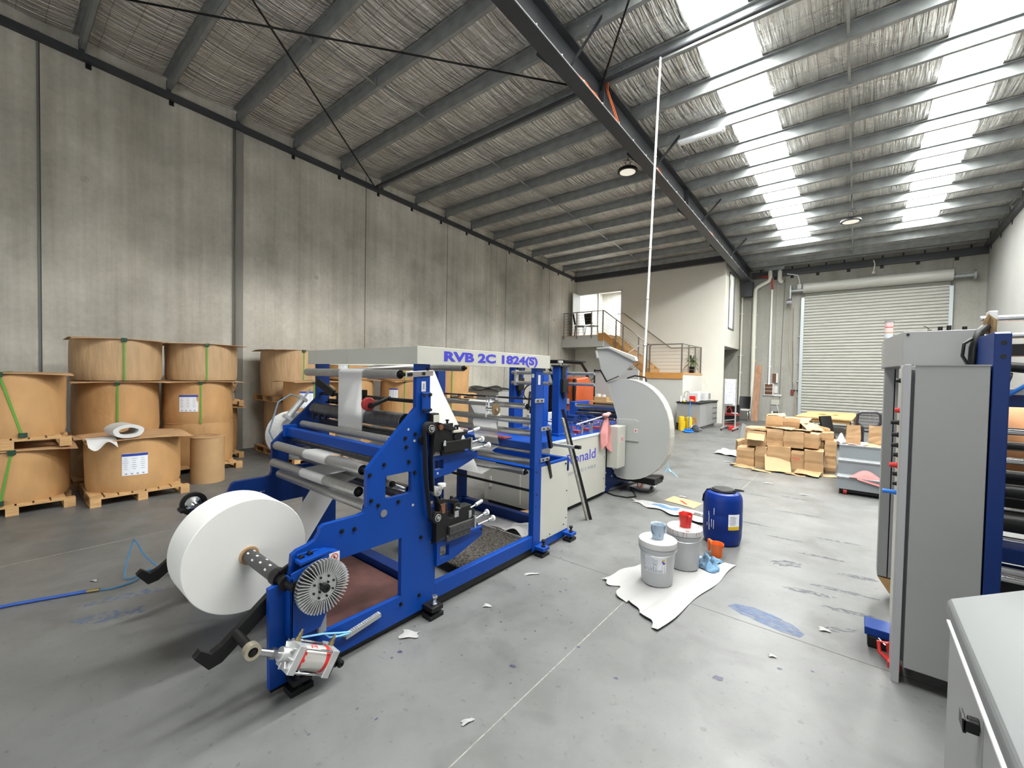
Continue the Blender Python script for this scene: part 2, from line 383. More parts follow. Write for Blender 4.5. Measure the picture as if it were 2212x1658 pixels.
s=MB(); s.add([(-.70,3.45,.0009),(-.66,3.52,.0009),(-.55,3.55,.0009),(-.42,3.53,.0009),(-.29,3.48,.0009),(-.22,3.40,.0009),(-.24,3.34,.0009),(-.34,3.33,.0009),(-.47,3.36,.0009),(-.60,3.39,.0009)],[tuple(range(10))])
build('paint_smear',s,stain_mat('blue_paint_smear',(.03,.065,.15),2,22,.36,.56),floor)
s=MB()
for i,(x,y,a,b,rz) in enumerate([(-.25,4.1,.16,.035,.2),(-.45,4.6,.13,.07,.5),(-.05,4.3,.2,.03,.1),(.0,3.95,.16,.03,.2),(-.2,5.0,.2,.025,.1),(-.55,5.3,.16,.02,.1),(-.9,5.6,.2,.02,0),(-.1,5.6,.22,.02,.1),(-.05,3.62,.12,.03,.6),(-.5,6.4,.25,.02,.1),(-1.1,7.0,.2,.02,0),(-1.4,7.9,.22,.02,.1),(-.62,7.2,.2,.03,0),(.05,4.7,.13,.04,.2)]): blob(s,x,y,a,b,rz,i)
build('ink_scuff',s,stain_mat('dark_ink_scuff',(.045,.05,.065),5,9,.42,.60),floor)
s=MB()
for i,(x,y,a,b,rz) in enumerate([(-4.15,.62,.25,.05,1.3),(-3.9,.5,.2,.07,1.2),(-4.4,1.2,.2,.05,1.2)]): blob(s,x,y,a,b,rz,40+i)
build('blue_tint_stain',s,stain_mat('blue_tint_stain',(.09,.15,.26),6,6,.45,.75),floor)
s=MB()
rnd=random.Random(5)
for i in range(46):
    blob(s,-2.15+rnd.gauss(.25,.22),2.2+rnd.gauss(.3,.7),rnd.uniform(.004,.012),rnd.uniform(.004,.01),0,i,n=8)
for x,y,a in ((-.56,2.58,.03),(-1.5,1.9,.02),(-1.3,2.3,.012),(-1.0,2.2,.015),(-2.1,1.55,.016),(-.3,2.9,.014),(-.15,3.0,.012)): blob(s,x,y,a,a*.7,.3,int(x*100)&63,n=10)
build('ink_spots',s,M('dark_ink_spots',(.03,.03,.06),.5),floor)

def wall(name,a,b,mat): m=MB(); m.box(a,b); return struct(build(name,m,mat))
wl=wall('wall_left',(XL-.18,YB,0),(XL,YF+.2,7.3),CONC)
m=MB()
for y in (.5,6.19,9.03,11.89,14.72,17.5,-2.3): m.box((XL,y-.008,0),(XL+.003,y+.008,6.9))
build('panel_joint',m,SEAL,wl)
m=MB(); m.box((XL,3.20,0),(XL+.02,3.34,6.78)); build('cover_strip',m,M('joint_cover_strip',(.24,.23,.205),.8,var=.2,vscale=3,stretch=(1,1,.2)),wl)
m=MB(); m.box((XL,.47,0),(XL+.014,.495,6.9)); m.cyl((XL+.03,3.155,1.2),(XL+.03,3.155,6.7),.010,n=8); m.cyl((XL+.03,3.19,1.2),(XL+.03,3.19,6.7),.010,n=8); build('joint_rod',m,M('joint_foam',(.17,.17,.16),.7),wl)
m=MB()
rnd=random.Random(3)
for y,z in ((1.0,4.8),(2.9,4.2),(3.6,4.05),(4.9,3.9),(5.9,5.3),(7.1,4.85),(8.5,4.3),(9.6,5.5),(9.6,4.3),(11.4,4.1),(12.4,3.9),(15.1,4.0)):
    m.ring((XL,y,z),(XL+.004,y,z),.055,.042,n=14); m.cyl((XL,y,z),(XL+.003,y,z),.03,n=12)
build('lifting_pocket',m,M('patched_pocket',(.45,.43,.38),.9,var=.3,vscale=30),wl)
wf=wall('wall_far',(XL,YF,0),(XR,YF+.2,6.2),CONC2)
m=MB()
for x in (-3.33,-2.55,-1.75,2.27): m.box((x-.007,YF-.003,0),(x+.007,YF,5.95))
build('panel_joint',m,M('far_joint',(.20,.20,.185),.8),wf)
m=MB()
for x,z in ((-3.25,2.4),(-.2,2.42)): m.box((x-.06,YF-.004,z-.05),(x+.06,YF,z+.05))
build('yellow_patch',m,M('yellow_patch_paint',(.72,.46,.08),.7),wf)
wr=wall('wall_right',(XR,YB,0),(XR+.2,YF+.2,7.3),WHITE2)
wfr=wall('wall_front',(XL,YB-.2,0),(XR,YB,7.3),CONC2)

# foil-lined roof between the skylight strips
def foil_mat():
    m=bpy.data.materials.new('foil_insulation'); m.use_nodes=True; nt=m.node_tree; b=nt.nodes['Principled BSDF']; L=nt.links.new
    tc=nt.nodes.new('ShaderNodeTexCoord'); b.inputs['Metallic'].default_value=.85
    def noise(scale,det,st,dist=0):
        mp=nt.nodes.new('ShaderNodeMapping'); mp.inputs['Scale'].default_value=st; L(tc.outputs['Object'],mp.inputs[0])
        n=nt.nodes.new('ShaderNodeTexNoise'); n.inputs['Scale'].default_value=scale; n.inputs['Detail'].default_value=det; n.inputs['Distortion'].default_value=dist; L(mp.outputs[0],n.inputs[0]); return n.outputs[0]
    def math_(op,a,v=None,c=None):
        n=nt.nodes.new('ShaderNodeMath'); n.operation=op
        for i,x in enumerate((a,v,c)):
            if x is None: continue
            if isinstance(x,(int,float)): n.inputs[i].default_value=x
            else: L(x,n.inputs[i])
        return n.outputs[0]
    sep=nt.nodes.new('ShaderNodeSeparateXYZ'); L(tc.outputs['Object'],sep.inputs[0])
    wob=math_('MULTIPLY',noise(1.2,2,(1,1,1)),.06)
    def line(src,step,wid): return math_('LESS_THAN',math_('FRACT',math_('DIVIDE',math_('ADD',src,wob),step)),wid)
    mesh=math_('MAXIMUM',line(sep.outputs[0],.30,.024),line(sep.outputs[1],.30,.024))
    r=nt.nodes.new('ShaderNodeValToRGB'); r.color_ramp.elements[0].position=.3; r.color_ramp.elements[1].position=.7; r.color_ramp.elements[0].color=(.56,.545,.51,1); r.color_ramp.elements[1].color=(.86,.84,.80,1); L(noise(1.5,6,(3,.5,1)),r.inputs[0])
    mx=nt.nodes.new('ShaderNodeMixRGB'); L(math_('MULTIPLY',mesh,.7),mx.inputs[0]); L(r.outputs[0],mx.inputs[1]); mx.inputs[2].default_value=(.10,.10,.095,1); L(mx.outputs[0],b.inputs['Base Color'])
    b.inputs['Roughness'].default_value=.27
    h=math_('ADD',noise(2.6,5,(7,.42,1),.5),math_('MULTIPLY',noise(4,4,(1,1,1),1.6),.28))
    bp=nt.nodes.new('ShaderNodeBump'); bp.inputs['Strength'].default_value=1.0; bp.inputs['Distance'].default_value=.10; L(h,bp.inputs['Height']); L(bp.outputs[0],b.inputs['Normal'])
    return m
PY=[.94+1.13*k for k in range(-5,14)]+[16.72,17.85,18.85]
f=MB()
def patch(x0,x1,y0,y1):
    nx=max(2,int((x1-x0)/.5)); ny=int((y1-y0)/.113)
    def fn(u,v):
        y=y0+(y1-y0)*v; x=x0+(x1-x0)*u; ph=((y-.94)/1.13)%1
        return (x,y,roof(y)+.215-.05*math.sin(math.pi*ph)-.012*math.sin(x*5.1)*math.sin(math.pi*ph))
    f.grid(fn,nx,ny,0)
for a,b in ((XL,-2.05),(-1.3,.88),(1.6,XR)): patch(a,b,.4,16.9)
patch(XL,XR,YB,.4)
patch(XL,XR,16.9,YF+.1)
ceil=struct(build('ceiling',f,foil_mat(),loc=(0,0,0)))
for e in ceil.data.polygons: e.use_smooth=True
f=MB()
for x in (-2.05,-1.3,.88,1.6):
    f.add([(x,.4,roof(.4)+.19),(x,16.9,roof(16.9)+.19),(x,16.9,roof(16.9)+.27),(x,.4,roof(.4)+.27)],[(0,1,2,3)])
build('skylight_edge',f,M('rib_edge',(.55,.58,.58),.5),ceil)
f=MB(); f.box((XL-.2,YB-.2,7.6),(XR+.2,YF+.4,7.7)); 
# daylit fibreglass strips: they pass the sky's light into the hall
SKY0=0.4
def skylight(n,x0,x1):
    f=MB(); f.add([(x0-.02,SKY0,roof(SKY0)+.26),(x1+.02,SKY0,roof(SKY0)+.26),(x1+.02,16.95,roof(16.95)+.26),(x0-.02,16.95,roof(16.95)+.26)],[(3,2,1,0)])
    f.add([(x0-.02,SKY0,roof(SKY0)+.265),(x1+.02,SKY0,roof(SKY0)+.265),(x1+.02,16.95,roof(16.95)+.265),(x0-.02,16.95,roof(16.95)+.265)],[(0,1,2,3)])
    return struct(build('window_%d'%n,f,M('daylit_fibreglass',(.9,.95,.95),.5,emit=(1,1,.97),estr=SKYLIGHT)))
skylight(3,-2.05,-1.3); skylight(4,.88,1.6)

# ------------------------------------------------------------------ roof steel
ORD=['first','second','third','fourth','fifth','sixth','seventh','eighth','ninth','tenth','eleventh','twelfth','thirteenth','fourteenth','fifteenth','sixteenth','seventeenth','eighteenth','nineteenth','twentieth','twenty-first','twenty-second','twenty-third']
n=len(PY)
for k,y in enumerate(PY):
    z=roof(y); p=MB(); x0,x1=XL+.09,XR-.09; t=.006
    p.box((x0,y-t/2,z),(x1,y+t/2,z+.2)); p.box((x0,y,z),(x1,y+.068,z+t)); p.box((x0,y-.068,z+.2-t),(x1,y,z+.2))
    p.box((x0,y+.064,z),(x1,y+.068,z+.018)); p.box((x0,y-.068,z+.182),(x1,y-.064,z+.2))
    o=build('roof_purlin',p,GALV,loc=(-3.5,y,z))
    tag(o,'galvanised roof purlin, %s from the far wall, crossing under the foil roof'%ORD[n-1-k],'purlin','roof purlins across the hall')
    q=MB(); q.box((XL+.075,y-.012,z-.1),(XL+.09,y+.06,z+.14)); q.box((XR-.09,y-.012,z-.1),(XR-.075,y+.06,z+.14)); build('cleat',q,STRUCT,o)
    q=MB()
    for bx in (-3.15,-3.05,-3.85,-3.95):
        for bz in (.05,.15): q.cyl((bx,y-.006,z+bz),(bx,y-.016,z+bz),.011,n=6)
    build('bolts',q,CHROME,o)
# two bridging lines between the purlins
for bx,lab in ((-6.75,'left bay'),(-.24,'bay between the two skylights')):
    p=MB(); 
    for i in range(len(PY)-1):
        a,b=PY[i],PY[i+1]; p.bar((bx,a+.01,roof(a)+.13),(bx,b-.01,roof(b)+.06),.035,.02)
        p.box((bx-.03,b-.02,roof(b)+.03),(bx+.03,b-.008,roof(b)+.17))
    tag(build('purlin_bridging',p,GALV,loc=(bx,7,6.5)),'line of thin bridging straps between the purlins in the %s'%lab,'bridging')
# main rafter: I-beam along the hall
def along(mb,x0,x1,y0,y1,dz0,dz1):
    mb.add([(x0,y0,roof(y0)+dz0),(x1,y0,roof(y0)+dz0),(x1,y1,roof(y1)+dz0),(x0,y1,roof(y1)+dz0),(x0,y0,roof(y0)+dz1),(x1,y0,roof(y0)+dz1),(x1,y1,roof(y1)+dz1),(x0,y1,roof(y1)+dz1)],[(3,2,1,0),(4,5,6,7),(0,1,5,4),(1,2,6,5),(2,3,7,6),(3,0,4,7)])
r=thing('roof_rafter','deep charcoal steel I-beam rafter running down the middle of the roof','rafter',(-3.5,7,6))
m=MB(); along(m,-3.615,-3.385,YB,19.40,-.46,-.442); build('bottom_flange',m,STRUCT,r)
m=MB(); along(m,-3.505,-3.495,YB,19.40,-.442,-.018); build('beam_web',m,STRUCT,r)
m=MB(); along(m,-3.615,-3.385,YB,19.40,-.018,0); build('top_flange',m,STRUCT,r)
m=MB(); m.box((-3.66,19.15,4.95),(-3.34,19.42,5.55)); build('seat_bracket',m,STRUCT,r)
for y in (6.45,11.0):
    m=MB(); along(m,-3.61,-3.39,y-.005,y+.005,-.442,-.018); build('stiffener_plate',m,STRUCT,r)
def cable(name,label,pts,rad,mat,cat,parent=None):
    m=MB(); m.tube(pts,rad,6); o=build(name,m,mat,parent)
    return tag(o,label,cat) if label else o
m=MB(); m.tube([(-3.392,y,roof(y)-.436) for y in (3.0,6,9,12,15,18.9)],.007,6)
for y in [3.9+.62*k for k in range(24)]: m.box((-3.40,y,roof(y)-.445),(-3.376,y+.015,roof(y)-.42))
build('white_cable',m,WPIPE,r)
def oc(y0,y1,lift):
    return [(-3.40,y0,roof(y0)-.435),(-3.42,y0+(y1-y0)*.3,roof(y0)-.435+lift*.5),(-3.44,y0+(y1-y0)*.7,roof(y1)-.435+lift),(-3.36,y1,roof(y1)-.435+lift*1.1)]
m=MB(); m.tube(oc(6.95,6.45,.38),.012,6); m.tube([(p[0]+.02,p[1]+.03,p[2]) for p in oc(6.95,6.45,.36)],.012,6)
for y in (5.6,8.7,5.9,13.0): m.tube([(-3.40,y,roof(y)-.43),(-3.395,y+.25,roof(y)-.415),(-3.40,y+.5,roof(y+.5)-.43)],.011,6)
build('orange_cable',m,M('orange_cable_sheath',(.62,.13,.03),.5),r)
# fly braces from the bottom flange up to the purlins
fb=[]
for i,(k,lab) in enumerate(((9,'nearest the camera'),(12,'beside the white pole'),(15,'third along the rafter'),(18,'nearest the far wall'))):
    y=PY[k]; y=PY[k]
    p=MB(); p.bar((-3.41,y-.05,roof(y)-.42),(-2.93,y+.0,roof(y)+.10),.006,.05); p.bar((-3.41,y-.05,roof(y)-.42),(-2.93,y,roof(y)+.10),.05,.006)
    p.bar((-3.59,y-.05,roof(y)-.42),(-4.07,y,roof(y)+.10),.006,.05)
    fb.append(tag(build('fly_brace',p,STRUCT),'short slanted fly brace bar on the rafter, %s'%lab,'brace','fly braces on the rafter'))
# strut tube and rod bracing
y=6.45; z=roof(y)-.035
for a,b,lab in ((XL+.1,-3.62,'black strut tube under the purlins from left wall to rafter'),(-3.38,XR-.05,'black strut tube under the purlins from rafter past the skylights')):
    p=MB(); p.cyl((a,y,z),(b,y,z),.035,n=12); tag(build('strut_tube',p,STRUCT),lab,'strut')
for a,b,lab in (((-9.85,-1.1,roof(-1.1)-.12),(-3.56,6.35,roof(6.35)-.16),'thin black bracing rod ending at the rafter by the orange cable'),
                ((-9.9,6.38,roof(6.38)-.14),(-3.6,-1.2,roof(-1.2)-.12),'thin black bracing rod ending at the top of the left wall'),
                ((-3.44,6.4,roof(6.4)-.18),(3.0,-1.2,roof(-1.2)-.12),'thin black bracing rod right of the rafter, running up towards the skylight')):
    p=MB(); p.cyl(a,b,.015,n=8); e=Vector(b)-Vector(a); e.normalize(); p.cyl(Vector(a)+e*.3,Vector(a)+e*.5,.02,n=8); tag(build('bracing_rod',p,BLACK),lab,'bracing rod','bracing rods under the roof')
# perimeter angles with brackets
def perim(nm,mk,brk):
    m=MB(); mk(m); o=struct(build(nm,m,STRUCT)); b=MB(); brk(b); build('fixing_bracket',b,BLACK,o)
    c=MB(); return o
def lw(m): along(m,XL,XL+.10,YB,YF,-.155,-.045); 
def lb(b):
    for k in range(-4,17):
        y=1.05+1.1*k
        if y<16.8: b.box((XL+.002,y-.035,roof(y)-.24),(XL+.012,y+.035,roof(y)-.12)); b.cyl((XL+.01,y,roof(y)-.185),(XL+.02,y,roof(y)-.185),.013,n=6)
perim('trim_1',lw,lb)
def rw(m): along(m,XR-.10,XR,YB,YF,-.155,-.02)
def rb(b):
    for k in range(0,17):
        y=1.5+1.1*k; b.box((XR-.012,y-.035,roof(y)-.26),(XR-.002,y+.035,roof(y)-.12))
perim('trim_2',rw,rb)
def fw(m): m.box((-3.39,YF-.1,5.66),(XR,YF,5.88)); m.box((-3.39,YF-.16,5.86),(XR,YF,5.88))
def fbk(b):
    for x in (-2.6,-2.05,-1.25,-.35,.55,1.45,2.35): b.box((x-.05,YF-.014,5.56),(x+.05,YF-.002,5.7)); b.cyl((x,YF-.014,5.62),(x,YF-.025,5.62),.02,n=6)
    for k in range(12): b.box((-3.1+.52*k,YF-.17,5.88),(-3.06+.52*k,YF-.1,5.97))
perim('trim_3',fw,fbk)
m=MB(); m.box((-3.39,19.0,6.03),(XR-.1,19.03,6.08)); m.box((-3.39,19.12,5.98),(XR-.1,19.14,6.02)); struct(build('trim_5',m,GALV))
m=MB(); m.box((XL,16.72,5.90),(-3.65,16.9,6.14)); struct(build('trim_4',m,STRUCT))
# white pole leaning from the strut down to the machine
p=MB(); p.cyl((-2.46,6.45,6.54),(-2.60,6.42,1.02),.017,n=10)
pole=build('white_service_pole',p,WPIPE); tag(pole,'tall thin white service pole hanging from the roof strut behind the grey guard','pole')
m=MB()
for t in (.1,.27,.38,.52,.66,.79,.88): 
    q=Vector((-2.46,6.45,6.54)).lerp(Vector((-2.60,6.42,1.02)),t); m.cyl(q+Vector((0,0,-.012)),q+Vector((0,0,.012)),.022,n=8)
build('cable_tie',m,PAPER,pole)
# tube light and two round high bay lights
t=thing('tube_light','white tube light fitting fixed under the purlins by the left skylight','light',(-2.5,8.9,6.3))
m=MB(); m.box((-2.96,8.80,roof(8.9)-.075),(-2.1,8.92,roof(8.9)-.005)); build('housing',m,M('light_housing',(.72,.75,.78),.4),t,.01)
m=MB(); m.box((-2.93,8.815,roof(8.9)-.09),(-2.13,8.905,roof(8.9)-.072)); build('diffuser',m,M('opal_diffuser',(.8,.83,.85),.3),t,.008)
def highbay(loc,ztop,lab):
    t=thing('high_bay_light',lab,'light',loc,0,'round high bay lights'); x,y,z=loc
    m=MB(); m.lathe([(.05,.10),(.16,.06),(.205,.03),(.215,0),(.215,-.025),(.165,-.03)],(x,y,z),32); build('housing',m,BLACK,t)
    m=MB(); m.lathe([(.168,-.02),(.168,-.032),(.02,-.036),(.001,-.036)],(x,y,z),32); build('lens',m,M('led_lens',(.85,.82,.72),.4,emit=(1,.95,.82),estr=.42),t)
    m=MB(); m.cyl((x,y,z+.22),(x,y,ztop),.008,n=6); m.tube([(x-.06,y,z+.09),(x-.05,y,z+.2),(x,y,z+.24),(x+.05,y,z+.2),(x+.06,y,z+.09)],.006,6); m.tube([(x+.02,y,z+.1),(x+.12,y,z+.22),(x-.1,y,z+.25),(x+.08,y,z+.29),(x,y,z+.3)],.006,6); build('hanger',m,BLACK,t)
highbay((-4.05,8.87,6.20),roof(8.87)+.2,'round black high bay light hanging left of the rafter')
highbay((-.24,13.7,5.70),roof(13.7)+.2,'round black high bay light hanging between the two skylights')
# ------------------------------------------------------------------ office block, stairs
YO=16.92; XC=-3.82
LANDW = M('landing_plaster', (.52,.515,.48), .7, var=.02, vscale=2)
ow=struct(plate('wall_office',[[(XL,0),(XC,0),(XC,5.93),(XL,5.93)],[(-10.0,3.38),(-7.83,3.38),(-7.83,5.34),(-10.0,5.34)]],'y',YO,YO+.12,WHITE,None,0))
os_=struct(plate('wall_office_side',[[(YO+.12,2.86),(YF,2.86),(YF,5.75),(YO+.12,5.9)],[(17.5,3.56),(18.35,3.56),(18.35,5.62),(17.5,5.62)]],'x',XC-.12,XC,WHITE,None,0))
m=MB(); m.box((XL,YO+.12,2.86),(XC-.12,YF,3.36)); struct(build('floor_office',m,WHITE))
m=MB(); m.box((XL,YO+.13,5.78),(XC-.12,YF,5.85)); struct(build('ceiling_office',m,WHITE))
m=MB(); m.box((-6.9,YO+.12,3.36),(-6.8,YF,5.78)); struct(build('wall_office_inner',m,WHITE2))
area('office_room_light',(-8.5,18.2,5.7),(0,0,0),2.0,1.2,260,(.95,.97,1)); area('office_side_room_light',(-5.4,18.2,5.7),(0,0,0),1.5,1.2,420,(.95,.97,1))
d=struct(build('door_2',MB().box((-10.0,YO-.01,3.36),(-9.95,YO+.06,5.34)).box((-7.88,YO-.01,3.36),(-7.83,YO+.06,5.34)).box((-8.99,YO-.005,3.36),(-8.93,YO+.05,5.34)).box((-10.0,YO-.01,5.29),(-7.83,YO+.06,5.34)),M('white_door_frame',(.72,.72,.70),.4)))
m=MB(); m.box((-9.95,YO+.02,3.38),(-8.99,YO+.03,5.29)); build('glass_pane',m,GLASS,d)
m=MB(); m.box((-9.90,YO-.62,3.37),(-9.86,YO-.02,5.30)); struct(build('door_3',m,M('white_door_leaf',(.72,.72,.70),.4)))
wn=struct(build('window_2',MB().box((XC-.03,17.47,3.53),(XC+.02,17.52,5.65)).box((XC-.03,18.31,3.53),(XC+.02,18.37,5.65)).box((XC-.03,17.47,3.53),(XC+.02,18.37,3.58)).box((XC-.03,17.47,5.60),(XC+.02,18.37,5.65)),M('dark_window_frame',(.12,.12,.13),.4)))
m=MB(); m.box((XC-.02,17.52,3.58),(XC-.012,18.31,5.60)); build('glass_pane',m,GLASS,wn)

lb=struct(build('wall_landing',MB().box((-6.15,14.64,0),(-4.53,YO,1.80)),LANDW))
st=thing('staircase','timber switchback staircase with steel rails up to the office landing','staircase',(-7,15.8,0))
m=MB(); m.box((-6.15,14.60,1.62),(-4.53,14.64,1.83)); m.box((-4.545,14.62,1.77),(-4.515,YO,1.83)); m.box((-6.15,14.62,1.80),(-4.53,YO,1.83)); build('lower_landing_edge',m,WOOD,st)
def flight(xa,za,xb,zb,y0,y1,n,nm):
    """steps from (xa,za) down to (xb,zb); boards on both sides"""
    m=MB(); dx=(xb-xa)/n; dz=(za-zb)/(n)
    for i in range(n):
        x0=xa+dx*i; z=za-dz*(i+1)+dz
        if i>0: m.box((x0,y0+.03,z-.03),(x0+dx*1.08,y1-.03,z)); m.box((x0-.012,y0+.03,z),(x0+.012,y1-.03,z+dz-.02))
    m.box((xb-.012,y0+.03,zb),(xb+.012,y1-.03,zb+dz-.02))
    build(nm+'_tread_run',m,TABLEW,st)
    for yy in (y0,y1-.03):
        m=MB(); m.prism([(xa,za+.10),(xb,zb+.14),(xb,zb-.06),(xb-.14*(1 if xb>xa else -1),zb-.06),(xa,za-.20)],'y',yy,yy+.03); build('stringer',m,WOOD,st)
flight(-8.05,3.36,-6.15,1.83,15.75,16.88,9,'upper')
flight(-6.15,1.83,-8.75,0,14.62,15.70,11,'lower')
m=MB(); m.prism([(-8.05,3.16),(-6.15,1.63),(-6.15,1.5),(-8.05,2.87)],'y',15.77,16.9); build('soffit',m,LANDW,st)
m=MB(); m.box((XL+.01,15.73,2.87),(-8.05,YO-.005,3.34)); struct(build('floor_landing',m,LANDW))
m=MB(); m.box((XL+.01,15.73,3.34),(-8.02,YO-.005,3.36)); m.box((-8.28,15.70,3.12),(-8.02,15.73,3.42)); build('upper_landing_edge',m,WOOD,st)
RAIL=M('stainless_rail',(.33,.32,.30),.35,.8)
def rail(nm,pts,posts,h=.97,wires=7):
    m=MB(); up=Vector((0,0,h)); P=[Vector(p) for p in pts]
    m.tube([p+up for p in P],.021,8); build(nm,m,RAIL,st)
    m=MB()
    for k in range(1,wires+1): m.tube([p+Vector((0,0,h*k/(wires+1))) for p in P],.005,5)
    build(nm+'_wires',m,RAIL,st)
    for q in posts:
        m=MB(); q=Vector(q); m.box(q-Vector((.022,.014,.14)),q+Vector((.022,.014,h-.02))); build('rail_post',m,RAIL,st)
rail('landing_handrail',[(-10.0,15.71,3.36),(-8.05,15.71,3.36)],[(-9.93,15.71,3.36),(-9.3,15.71,3.36),(-8.6,15.71,3.36),(-8.08,15.71,3.36)])
rail('upper_flight_handrail',[(-8.05,15.71,3.36),(-6.05,15.71,1.86)],[(-7.5,15.71,2.95),(-7.2,15.71,2.72),(-6.55,15.71,2.24),(-6.1,15.71,1.88)])
rail('wall_handrail',[(-8.0,16.84,3.36),(-7.7,16.84,3.36),(-5.7,16.84,1.86),(-4.6,16.84,1.86)],[],.95,0)
rail('lower_landing_handrail',[(-5.95,14.66,1.83),(-4.57,14.66,1.83),(-4.57,16.85,1.83)],[(-5.9,14.66,1.83),(-5.8,14.66,1.83),(-4.59,14.66,1.83),(-4.57,15.35,1.83),(-4.57,16.1,1.83),(-4.57,16.82,1.83)])
rail('lower_flight_handrail',[(-6.05,14.60,1.83),(-8.75,14.60,0.0)],[(-7.2,14.60,1.05),(-8.2,14.60,.4)])
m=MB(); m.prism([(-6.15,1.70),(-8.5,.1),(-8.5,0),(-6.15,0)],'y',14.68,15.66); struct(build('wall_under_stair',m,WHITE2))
# pot plant on the lower landing
t=thing('potted_plant','spiky green pot plant on the stair landing behind the rail','plant',(-4.72,16.2,1.83))
m=MB(); m.lathe([(.085,0),(.11,.22),(.118,.22),(.118,.245),(.10,.245),(.095,.22)],(-4.72,16.2,1.83),20); build('pot',m,BLACK,t)
m=MB(); m.cyl((-4.72,16.2,2.0),(-4.72,16.2,2.28),.018,n=8); build('stem',m,DUST,t)
m=MB(); rnd=random.Random(11)
for k in range(64):
    a=rnd.uniform(0,6.28); el=rnd.uniform(-.35,1.3); L=rnd.uniform(.30,.48); z0=2.12+rnd.uniform(0,.2); dx,dy,dz=math.cos(a)*math.cos(el),math.sin(a)*math.cos(el),math.sin(el); s=Vector((-math.sin(a),math.cos(a),0))*.022
    c=Vector((-4.72,16.2,z0)); p1=c+Vector((dx,dy,dz))*L*.55; p2=c+Vector((dx,dy,dz-.35))*L
    m.add([c-s*.5,c+s*.5,p1+s,p1-s,p2],[(0,1,2,3),(3,2,4)])
build('leaves',m,LEAF,t)
# chairs
def chair_proto(label,white_seat=False):
    t=thing('dining_chair',label,'chair')
    m=MB(); m.grid(lambda u,v:(-.21+.42*u,-.20+.40*v,.46+.02*(1-(2*u-1)**2)*(1-(2*v-1)**2)),6,6,.035); build('seat',m,PAPER if white_seat else BLACK,t)
    m=MB(); m.grid(lambda u,v:(-.20+.40*u,.20+.10*v+.03*(2*u-1)**2*-1,.50+.46*v),6,6,.0); m.grid(lambda u,v:(-.20+.40*(1-u),.225+.10*v-.03*(2*u-1)**2,.50+.46*v),6,6,.0); build('backrest',m,BLACK,t)
    for sx in (-1,1):
        for sy in (-1,1):
            m=MB(); m.cyl((sx*.18,sy*.17,.44),(sx*.21,sy*.21,0),.013,n=8); build('leg',m,CHROME if white_seat else BLACK,t)
    return t
c1=chair_proto('black dining chair standing on the upper office landing by the glazed door'); local(c1,(-9.45,16.2,3.36),2.2)
c2=dup(c1,(-8.95,16.38,3.36),2.9,'dark chair further right on the upper office landing, behind the rail post')
c3=chair_proto('black chair with a pale seat against the far wall behind the whiteboard',True); local(c3,(-3.42,18.6,0),0)

# ------------------------------------------------------------------ far wall fittings
dr=struct(build('door_1',MB().ribbon([p for k in range(46) for p in ((19.41,.02+.107*k),(19.365,.040+.107*k),(19.365,.085+.107*k),(19.41,.105+.107*k))],-1.63,2.22,.004,False),DOORW))
m=MB(); m.box((-1.72,19.33,0),(-1.62,19.44,4.75)); m.box((2.21,19.33,0),(2.30,19.44,4.75)); build('guide_rail',m,M('galvanised_guide',(.46,.50,.52),.4,.5),dr)
m=MB(); m.cyl((-1.66,19.22,5.08),(2.26,19.22,5.08),.185,n=32); build('door_roll',m,DOORW,dr)
m=MB(); m.cyl((-2.03,19.24,5.02),(2.75,19.24,5.02),.062,n=16); m.box((-2.07,19.1,4.72),(-2.03,19.44,5.22)); m.cyl((2.70,19.24,5.02),(2.76,19.24,5.02),.15,n=18); build('axle',m,GALV,dr)
m=MB(); m.cyl((-2.17,19.2,4.62),(-2.0,19.2,4.62),.10,n=16); m.box((-2.13,19.13,4.44),(-2.03,19.3,4.58)); m.box((-2.12,19.1,4.66),(-2.0,19.2,4.72)); build('hoist_motor',m,CHROME,dr)
m=MB()
for x in (-2.09,-2.02,-1.97): m.tube([(x,19.25,4.5),(x+.02,19.3,2.6),(-1.95,19.34,1.7),(-1.80,19.38,1.28)],.008,5)
m.tube([(-1.80,19.38,1.28),(-1.80,19.38,.02)],.016,6); build('hand_chain',m,M('chain_rope',(.30,.26,.20),.8),dr)
m=MB(); m.box((-1.86,19.42,1.22),(-1.74,19.45,1.27)); build('chain_hook',m,BLACK,dr)
m=MB()
for z in (4.35,3.3,2.3,1.6,1.0): m.cyl((-1.74,19.39,z),(-1.79,19.39,z),.02,n=6)
build('guide_bolt',m,CHROME,dr)
m=MB(); m.box((.62,19.366,2.35),(.85,19.371,2.46)); build('yellow_tape',m,M('yellow_tape',(.75,.5,.1),.6),dr)
t=thing('downpipe','thick cream downpipe with an offset bend beside the rafter end','pipe',(-3.25,19.35,0))
m=MB(); m.tube([(-2.76,19.33,5.95),(-2.76,19.33,5.62),(-2.80,19.33,5.52),(-3.17,19.33,5.33),(-3.25,19.33,5.24),(-3.26,19.33,5.1),(-3.27,19.33,0)],.075,16); build('pipe',m,PVC,t)
m=MB(); m.box((-3.36,19.40,4.2),(-3.18,19.44,4.26)); build('pipe_clip',m,PVC,t); m=MB(); m.box((-3.36,19.40,2.9),(-3.18,19.44,2.96)); build('pipe_clip',m,PVC,t)
m=MB(); m.tube([(-2.44,19.36,5.95),(-2.44,19.36,5.55),(-2.42,19.36,5.48),(-2.36,19.40,5.43)],.075,16); tag(build('overflow_pipe',m,PVC),'short cream overflow pipe elbow under the box gutter','pipe')
m=MB(); m.box((-2.95,19.2,5.90),(-2.28,19.44,6.08)); tag(build('rainwater_box',m,GALV),'grey metal rainwater box above the two cream pipes','gutter box')
m=MB(); m.tube([(-3.72,19.38,4.95),(-3.74,19.38,0)],.032,10)
